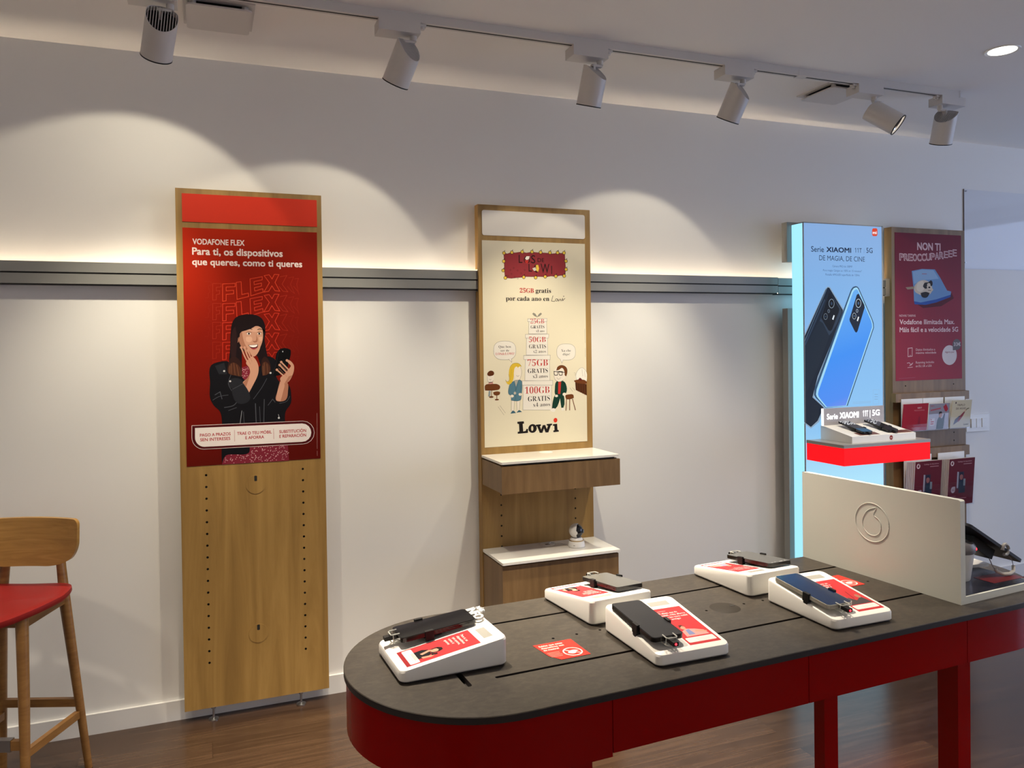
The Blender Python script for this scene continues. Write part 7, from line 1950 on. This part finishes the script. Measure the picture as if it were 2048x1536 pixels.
        ('s','!8ea2b6',13,0.0016,1,[(-0.118,1.6344),(-0.1187,1.6294),(-0.1204,1.625),(-0.1231,1.6215),(-0.1265,1.6193),(-0.1302,1.6185),(-0.1339,1.6193),(-0.1372,1.6215),(-0.1398,1.625),(-0.1415,1.6295),(-0.142,1.6344),(-0.1414,1.6393),(-0.1396,1.6437),(-0.1369,1.6472),(-0.1336,1.6494),(-0.1299,1.6502),(-0.1262,1.6494),(-0.1228,1.6472),(-0.1202,1.6437),(-0.1186,1.6393)]),
        ('e','!2a3f5c',13,-0.13,1.6344,0.0045,0.0059),
        ('e','!060a12',12,-0.1085,1.6634,0.0064,0.0084),
        ('s','!8ea2b6',13,0.0016,1,[(-0.1021,1.6635),(-0.1025,1.6609),(-0.1034,1.6585),(-0.1048,1.6566),(-0.1066,1.6554),(-0.1086,1.655),(-0.1106,1.6554),(-0.1123,1.6566),(-0.1137,1.6585),(-0.1146,1.6608),(-0.1149,1.6634),(-0.1145,1.666),(-0.1136,1.6684),(-0.1122,1.6702),(-0.1104,1.6714),(-0.1084,1.6719),(-0.1064,1.6715),(-0.1047,1.6703),(-0.1033,1.6684),(-0.1024,1.6661)]),
        ('e','!2a3f5c',13,-0.1085,1.6634,0.0024,0.0031),
        ('f','!f4fbff',12,[(0.0851,1.6118),(0.0945,1.6343),(0.1018,1.6315),(0.0924,1.609)]),
        ('f','!e0eaf2',12,[(-0.086,1.6205),(-0.0751,1.6427),(-0.068,1.6399),(-0.0771,1.6163)]),
        ('s','!8fb2d6',5,0.0012,1,[(0.1971,1.2344),(0.2402,1.2344),(0.2374,1.1559),(0.1962,1.1561)]),
        ('s','!7c9cc0',5,0.0022,0,[(0.2062,1.2084),(0.2305,1.2076)]),
        ('s','!7c9cc0',5,0.0022,0,[(0.206,1.1956),(0.2303,1.1947)]),
        ('s','!7c9cc0',5,0.0022,0,[(0.2059,1.1828),(0.2302,1.1819)]),
        ('s','!8fb2d6',5,0.0016,0,[(0.0526,1.1717),(0.1815,1.1723)]),
        ('s','!8fb2d6',5,0.0016,0,[(0.0525,1.1646),(0.1814,1.1652)]),
    ],
    'pet': [
        ('t', '#d9b7bd', 4, 'NON TI', -0.0912, 2.024, 0.1808, 0.0405, 0.035),
        ('t','#d9b7bd',4,'P',-0.2279,1.9603,0.029,0.0371,0.05),
        ('t','#7a2235',5,'P',-0.2259,1.9625,0.0251,0.0327,-0.015),
        ('t','#d9b7bd',4,'R',-0.1941,1.9598,0.0292,0.0372,0.05),
        ('t','#7a2235',5,'R',-0.1921,1.9621,0.0252,0.0328,-0.015),
        ('t','#d9b7bd',4,'E',-0.1602,1.9597,0.0293,0.0373,0.05),
        ('t','#7a2235',5,'E',-0.1582,1.9619,0.0253,0.0329,-0.015),
        ('t','#d9b7bd',4,'O',-0.1261,1.96,0.0295,0.0374,0.05),
        ('t','#7a2235',5,'O',-0.124,1.9622,0.0255,0.033,-0.015),
        ('t','#d9b7bd',4,'C',-0.0918,1.9609,0.0297,0.0375,0.05),
        ('t','#7a2235',5,'C',-0.0897,1.9632,0.0256,0.033,-0.015),
        ('t','#d9b7bd',4,'C',-0.0573,1.9626,0.0298,0.0376,0.05),
        ('t','#7a2235',5,'C',-0.0552,1.9648,0.0257,0.0331,-0.015),
        ('t','#d9b7bd',4,'U',-0.0225,1.965,0.03,0.0378,0.05),
        ('t','#7a2235',5,'U',-0.0205,1.9673,0.0259,0.0332,-0.015),
        ('t','#d9b7bd',4,'P',0.0124,1.9683,0.0301,0.0379,0.05),
        ('t','#7a2235',5,'P',0.0144,1.9706,0.026,0.0333,-0.015),
        ('t','#d9b7bd',4,'A',0.0475,1.9724,0.0303,0.038,0.05),
        ('t','#7a2235',5,'A',0.0496,1.9747,0.0262,0.0334,-0.015),
        ('t','#d9b7bd',4,'R',0.0828,1.9773,0.0305,0.0381,0.05),
        ('t','#7a2235',5,'R',0.0849,1.9796,0.0263,0.0335,-0.015),
        ('t','#d9b7bd',4,'E',0.1183,1.9828,0.0307,0.0382,0.02),
        ('t','#7a2235',5,'E',0.1204,1.9851,0.0265,0.0336,-0.03),
        ('t','#d9b7bd',4,'E',0.154,1.9888,0.0308,0.0383,0.02),
        ('t','#7a2235',5,'E',0.1561,1.9911,0.0266,0.0337,-0.03),
        ('t','#d9b7bd',4,'E',0.1899,1.9951,0.031,0.0384,0.02),
        ('t','#7a2235',5,'E',0.192,1.9975,0.0268,0.0338,-0.03),
        ('f','#5a1a28',3,[(-0.0905,1.7057),(0.1792,1.7762),(0.1958,1.7457),(0.0944,1.6991),(-0.05,1.6871)]),
        ('f','#6f97c9',4,[(-0.1368,1.9001),(-0.0578,1.9138),(0.0448,1.913),(0.0858,1.8667),(0.1414,1.7911),(0.174,1.7854),(0.1706,1.7669),(0.0533,1.7384),(-0.07,1.7194),(-0.1206,1.7266),(-0.1238,1.803)]),
        ('f','#2f55a8',4,[(-0.1206,1.7266),(-0.07,1.7194),(0.0533,1.7384),(0.1706,1.7669),(0.1684,1.7531),(0.0531,1.7202),(-0.0294,1.706),(-0.1167,1.7086)]),
        ('f','#8fb2da',5,[(-0.1288,1.8958),(-0.0578,1.9093),(0.0344,1.9082),(0.0753,1.8589),(-0.0483,1.8492),(-0.1195,1.8255)]),
        ('s','#a8505c',6,0.003,0,[(-0.0581,1.8852),(-0.0193,1.8859)]),
        ('f','#9a8a78',5.5,[(-0.1849,1.8052),(-0.1196,1.812),(-0.0996,1.7988),(-0.17,1.7934)]),
        ('g','#cfc3b4',6,[(-0.1197,1.803),(-0.089,1.838),(-0.0381,1.8494),(0.0027,1.8349),(0.023,1.8049),(0.0123,1.7745),(-0.0391,1.7588),(-0.0898,1.7696),(-0.1149,1.7844)]),
        ('g','#e0d6c8',7,[(-0.0891,1.8335),(-0.0483,1.8454),(-0.0386,1.8041),(-0.0694,1.7811),(-0.0996,1.7958)]),
        ('g','#2a2426',7,[(-0.0695,1.7736),(-0.0286,1.7816),(0.0021,1.7743),(-0.0187,1.7499),(-0.0595,1.7526)]),
        ('g','#2a2426',8,[(-0.0507,1.813),(-0.0383,1.8328),(-0.0075,1.8378),(0.0131,1.8487),(0.0234,1.8413),(0.0231,1.8201),(0.0024,1.8107),(-0.0335,1.7996)]),
        ('g','#cfc3b4',9,[(-0.0158,1.8286),(0.0027,1.8319),(0.0128,1.8139),(0.0311,1.7936),(0.0124,1.782),(-0.0131,1.7931),(-0.0201,1.8119)]),
        ('e','#2a2426',10,-0.0007,1.8076,0.0082,0.0053),
        ('e','#0c0a0b',10,-0.0221,1.8194,0.0051,0.0038),
        ('e','#0c0a0b',10,0.0128,1.8214,0.0051,0.0038),
        ('s','#6a4a48',10,0.003,0,[(-0.0101,1.7909),(0.0125,1.7896)]),
        ('t', '#d9b7bd', 4, 'NOVAS TARIFAS', -0.2344, 1.6373, 0.125, 0.0119, 0.012),
        ('t', '#e2c6cb', 4, 'Vodafone Ilimitada Max.', -0.2319, 1.5942, 0.4304, 0.0268, 0.02),
        ('t', '#e2c6cb', 4, 'Máis fácil e a velocidade 5G', -0.2325, 1.5495, 0.4602, 0.0268, 0.02),
        ('s','#d9b7bd',4,0.004,1,[(-0.1697,1.4556),(-0.1376,1.4582),(-0.1381,1.4102),(-0.1703,1.4078)]),
        ('s','#d9b7bd',4,0.003,0,[(-0.1581,1.415),(-0.1501,1.4149)]),
        ('s','#d9b7bd',4,0.0035,0,[(-0.1787,1.3705),(-0.1606,1.3731),(-0.1507,1.3609),(-0.1325,1.3725)]),
        ('s','#d9b7bd',4,0.0035,0,[(-0.1608,1.3552),(-0.1427,1.3608),(-0.1325,1.3725)]),
        ('s','#d9b7bd',4,0.003,0,[(-0.1749,1.345),(-0.1348,1.3471)]),
        ('t', '#d9b7bd', 4, 'Datos ilimitados a', -0.1096, 1.4408, 0.1514, 0.0128, 0.01),
        ('t', '#d9b7bd', 4, 'máxima velocidade', -0.1098, 1.4226, 0.1597, 0.0128, 0.01),
        ('t', '#d9b7bd', 4, 'Roaming incluído', -0.1104, 1.3668, 0.1431, 0.0128, 0.01),
        ('t', '#d9b7bd', 4, 'en EU, UK e USA', -0.1106, 1.3458, 0.1245, 0.0128, 0.01),
        ('f','#d5ccd0',5,[(0.2156,1.4099),(0.2144,1.3985),(0.2109,1.3876),(0.2053,1.3776),(0.1978,1.3689),(0.1887,1.3618),(0.1784,1.3566),(0.1673,1.3535),(0.1557,1.3526),(0.1443,1.354),(0.1333,1.3576),(0.1232,1.3632),(0.1143,1.3706),(0.1072,1.3795),(0.1019,1.3897),(0.0986,1.4007),(0.0976,1.412),(0.0989,1.4233),(0.1023,1.4341),(0.1078,1.4441),(0.1152,1.4528),(0.1242,1.4599),(0.1344,1.4651),(0.1455,1.4683),(0.157,1.4693),(0.1685,1.468),(0.1795,1.4645),(0.1897,1.459),(0.1986,1.4516),(0.2059,1.4426),(0.2113,1.4324),(0.2146,1.4214)]),
        ('f','#6a6468',6,[(0.2504,1.4727),(0.2491,1.4643),(0.2456,1.4565),(0.2401,1.4499),(0.233,1.4448),(0.2248,1.4417),(0.2159,1.4408),(0.2071,1.442),(0.199,1.4453),(0.192,1.4506),(0.1867,1.4574),(0.1834,1.4652),(0.1823,1.4736),(0.1836,1.4819),(0.187,1.4897),(0.1925,1.4963),(0.1996,1.5013),(0.2078,1.5045),(0.2166,1.5055),(0.2254,1.5043),(0.2336,1.501),(0.2406,1.4958),(0.246,1.489),(0.2493,1.4811)]),
        ('f','#6a6468',5.5,[(0.1823,1.4736),(0.2159,1.4408),(0.1841,1.4382)]),
        ('t','#d9d0d4',7,'33€',0.1928,1.4646,0.0554,0.02,0.01),
        ('t', '#8a3a48', 6, 'Agora por', 0.1208, 1.4247, 0.0759, 0.0099, 0.01),
        ('s','#a05566',3,0.002,0,[(-0.2413,1.284),(-0.1153,1.2865)]),
    ],
}
# ------------------------------------------------------------------ posters and printed faces
def sheet(t, x0, x1, z0, z1, yb, name, m, key, art=True, lift=.0006):
    o = B().box(x0, x1, yb-.0012, yb, z0, z1).build(name, m, t)
    if art:
        a = Art(lambda u, v, h: Vector((u, yb-.0012-h, v)))
        a.ops(ART[key])
        # the print becomes one mesh with its sheet
        me = o.data
        off = len(me.materials)
        for mm in a.mats:
            me.materials.append(mm)
        for f in a.bm.faces:
            f.material_index += off
        tmp = bpy.data.meshes.new('t')
        a.bm.to_mesh(tmp)
        a.bm.free()
        bm = bmesh.new()
        bm.from_mesh(me)
        bm.from_mesh(tmp)
        bm.to_mesh(me)
        bm.free()
        bpy.data.meshes.remove(tmp)
        for p in me.polygons:
            p.use_smooth = False
    return o

def print_gradient(name, stops, p0, p1, emit=0.0, rough=.45):
    """ink whose printed colour runs from p0 to p1 (x, z of the sheet)"""
    m = mat(name, stops[0][1], rough, spec=.12)
    nt, b, new, link = nodes(m)
    tc = new('ShaderNodeTexCoord')
    d = Vector((p1[0]-p0[0], 0, p1[1]-p0[1]))
    L2 = d.length_squared
    dot = new('ShaderNodeVectorMath')
    dot.operation = 'DOT_PRODUCT'
    link(tc.outputs['Object'], dot.inputs[0])
    dot.inputs[1].default_value = d/L2
    sub = new('ShaderNodeMath')
    sub.operation = 'SUBTRACT'
    link(dot.outputs['Value'], sub.inputs[0])
    sub.inputs[1].default_value = (p0[0]*d.x + p0[1]*d.z)/L2
    c = ramp(nt, sub.outputs[0], stops)
    link(c, b.inputs['Base Color'])
    if emit:
        link(c, b.inputs['Emission Color'])
        b.inputs['Emission Strength'].default_value = emit
        b.inputs['Base Color'].default_value = (.02, .02, .02, 1)
        for l in list(b.inputs['Base Color'].links):
            nt.links.remove(l)
    return m
print_gradient('flex_red', [(0, '#bd2a0e'), (.45, '#831607'), (1, '#5a0d06')], (-.26, 1.99), (.20, 1.25))  # the ad's printed red fade, with some light falloff put into the colour
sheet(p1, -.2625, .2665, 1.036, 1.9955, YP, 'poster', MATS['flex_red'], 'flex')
sheet(p2, -.2695, .2575, 1.037, 1.989, YP, 'poster', mat('cream_paper', '#e2d9c0', .5, spec=.3), 'cartoon')
sheet(p3, -.264, .258, 1.270, 2.118, YP3, 'poster', print_gradient('wine_red', [(0, '#6e1a2e'), (.5, '#8a2136'), (1, '#962a3d')], (0, 2.11), (0, 1.27)), 'pet')
print_gradient('LBPHONE', [(0, '#7fc4ee'), (.35, '#5aa2ee'), (.62, '#3a8df0'), (.86, '#4c8cf0'), (1, '#8f8be8')], (-.14, 1.98), (.10, 1.10), emit=LIT)
print_gradient('face_glow', [(0, '#86abdc'), (.25, '#7fb0e4'), (.6, '#86bdee'), (.8, '#8fc6f2'), (1, '#aee4fb')], (0, 2.12), (0, .75), emit=LIT)
fo = sheet(lb, -.2705, .2665, .052, 2.126, -.1745, 'printed_face', MATS['face_glow'], 'lightface')
# lit name sign on the riser and its round mark
_a = Art(lambda u, v, h: Vector((u, -.2032-h, v)))
_e = emat('lit_letters', (1, 1, 1), 2.5)
for _s, _u, _w, _h, _o in (('Serie', -.185, .072, .028, .02), ('XIAOMI', -.098, .130, .030, .03), ('𝟣𝟣T', .062, .036, .030, .02), ('|', .111, .003, .030, .0), ('5G', .128, .052, .030, .02)):
    _a.text(_s, _u, .104 + (_u+.185)*.02, _w, _h, _e, 2, _o)
_a.build('lit_lettering', sg)
_a = Art(lambda u, v, h: Vector((u, -.4003-h, v)))
_a.ell(.045, .017, .011, .012, '#a03a30', 2)
_a.text('mi', .039, .013, .012, .008, '#e0c9c0', 3, .02)
_a.build('round_mark', ri)
_a = Art(lambda u, v, h: Vector((u, -.40+v*math.cos(.1925)-h*math.sin(.1925)*0, .0345+v*math.sin(.1925)+h)))
for _u in (-.150, .075):
    _a.poly([(_u, .012), (_u+.135, .012), (_u+.135, .055), (_u, .055)], '#6d4a45', 3)
    _a.poly([(_u+.03, .030), (_u+.09, .030), (_u+.09, .050), (_u+.03, .050)], '#4a2a2c', 4)
_a.build('caption_card', ri)

# red stickers on the counter
def red_sticker(loc, rz, pts, label, full=True):
    s = B().prism(pts, 0, .0007, 'z').build('sticker', PRINT('#d8362c'))
    s.location = loc
    s.rotation_euler = (0, 0, rz)
    if full:
        a = Art(lambda u, v, h: Vector((u, v, .0007+h)))
        for i, (t_, w_) in enumerate((('Sabías que estes', .052), ('dispositivos son', .050), ('de mostra?', .034))):
            a.text(t_, -.035, .028-i*.0105, w_, .0062, '#f2d9d2', 1, .03)
        for i in range(4):
            a.stroke([(-.035, -.006-i*.0062), (-.008-.002*(i % 2), -.006-i*.0062)], .0016, '#e59a8e', 1)
        n = 28
        a.stroke([(.016+.0185*math.cos(2*PI*i/n), -.0165+.0185*math.sin(2*PI*i/n)) for i in range(n)], .0028, '#f2d9d2', 1, True)
        a.stroke([(.004, -.005), (.028, -.028)], .0026, '#f2d9d2', 2)
        a.poly(smooth([(.004, -.020), (.010, -.012), (.018, -.010), (.026, -.012), (.029, -.017), (.022, -.019), (.020, -.024), (.012, -.026)], True), '#f2d9d2', 1.5)
        mesh_into(s, a)
    tag(s, label, 'sticker')
    return s
def mesh_into(o, a):
    me = o.data
    off = len(me.materials)
    for mm in a.mats:
        me.materials.append(mm)
    for f in a.bm.faces:
        f.material_index += off
    tmp = bpy.data.meshes.new('t')
    a.bm.to_mesh(tmp)
    a.bm.free()
    bm = bmesh.new()
    bm.from_mesh(me)
    bm.from_mesh(tmp)
    bm.to_mesh(me)
    bm.free()
    bpy.data.meshes.remove(tmp)
red_sticker(tw(.567, -2.0335), TA, [(-.043, .042), (.043, .042), (.042, -.042), (-.022, -.042), (-.037, -.018)], 'red warning sticker with a torn corner on the dark counter top')
red_sticker(tw(1.400, -1.945), TA, [(-.043, .042), (.043, .042), (.042, -.042), (-.042, -.042)], 'red sticker on the counter top just behind the blue-screened phone stand')
_s = B().box(-.055, .055, -.026, .026, 0, .0008).build('printed_card', mat('card_red', '#6e1c20', .3))
_s.location = tw(1.730, -2.128, ZT+.0173)
_s.rotation_euler = (0, 0, TA)
tag(_s, 'dark red printed card lying on the dark mat behind the divider', 'card')
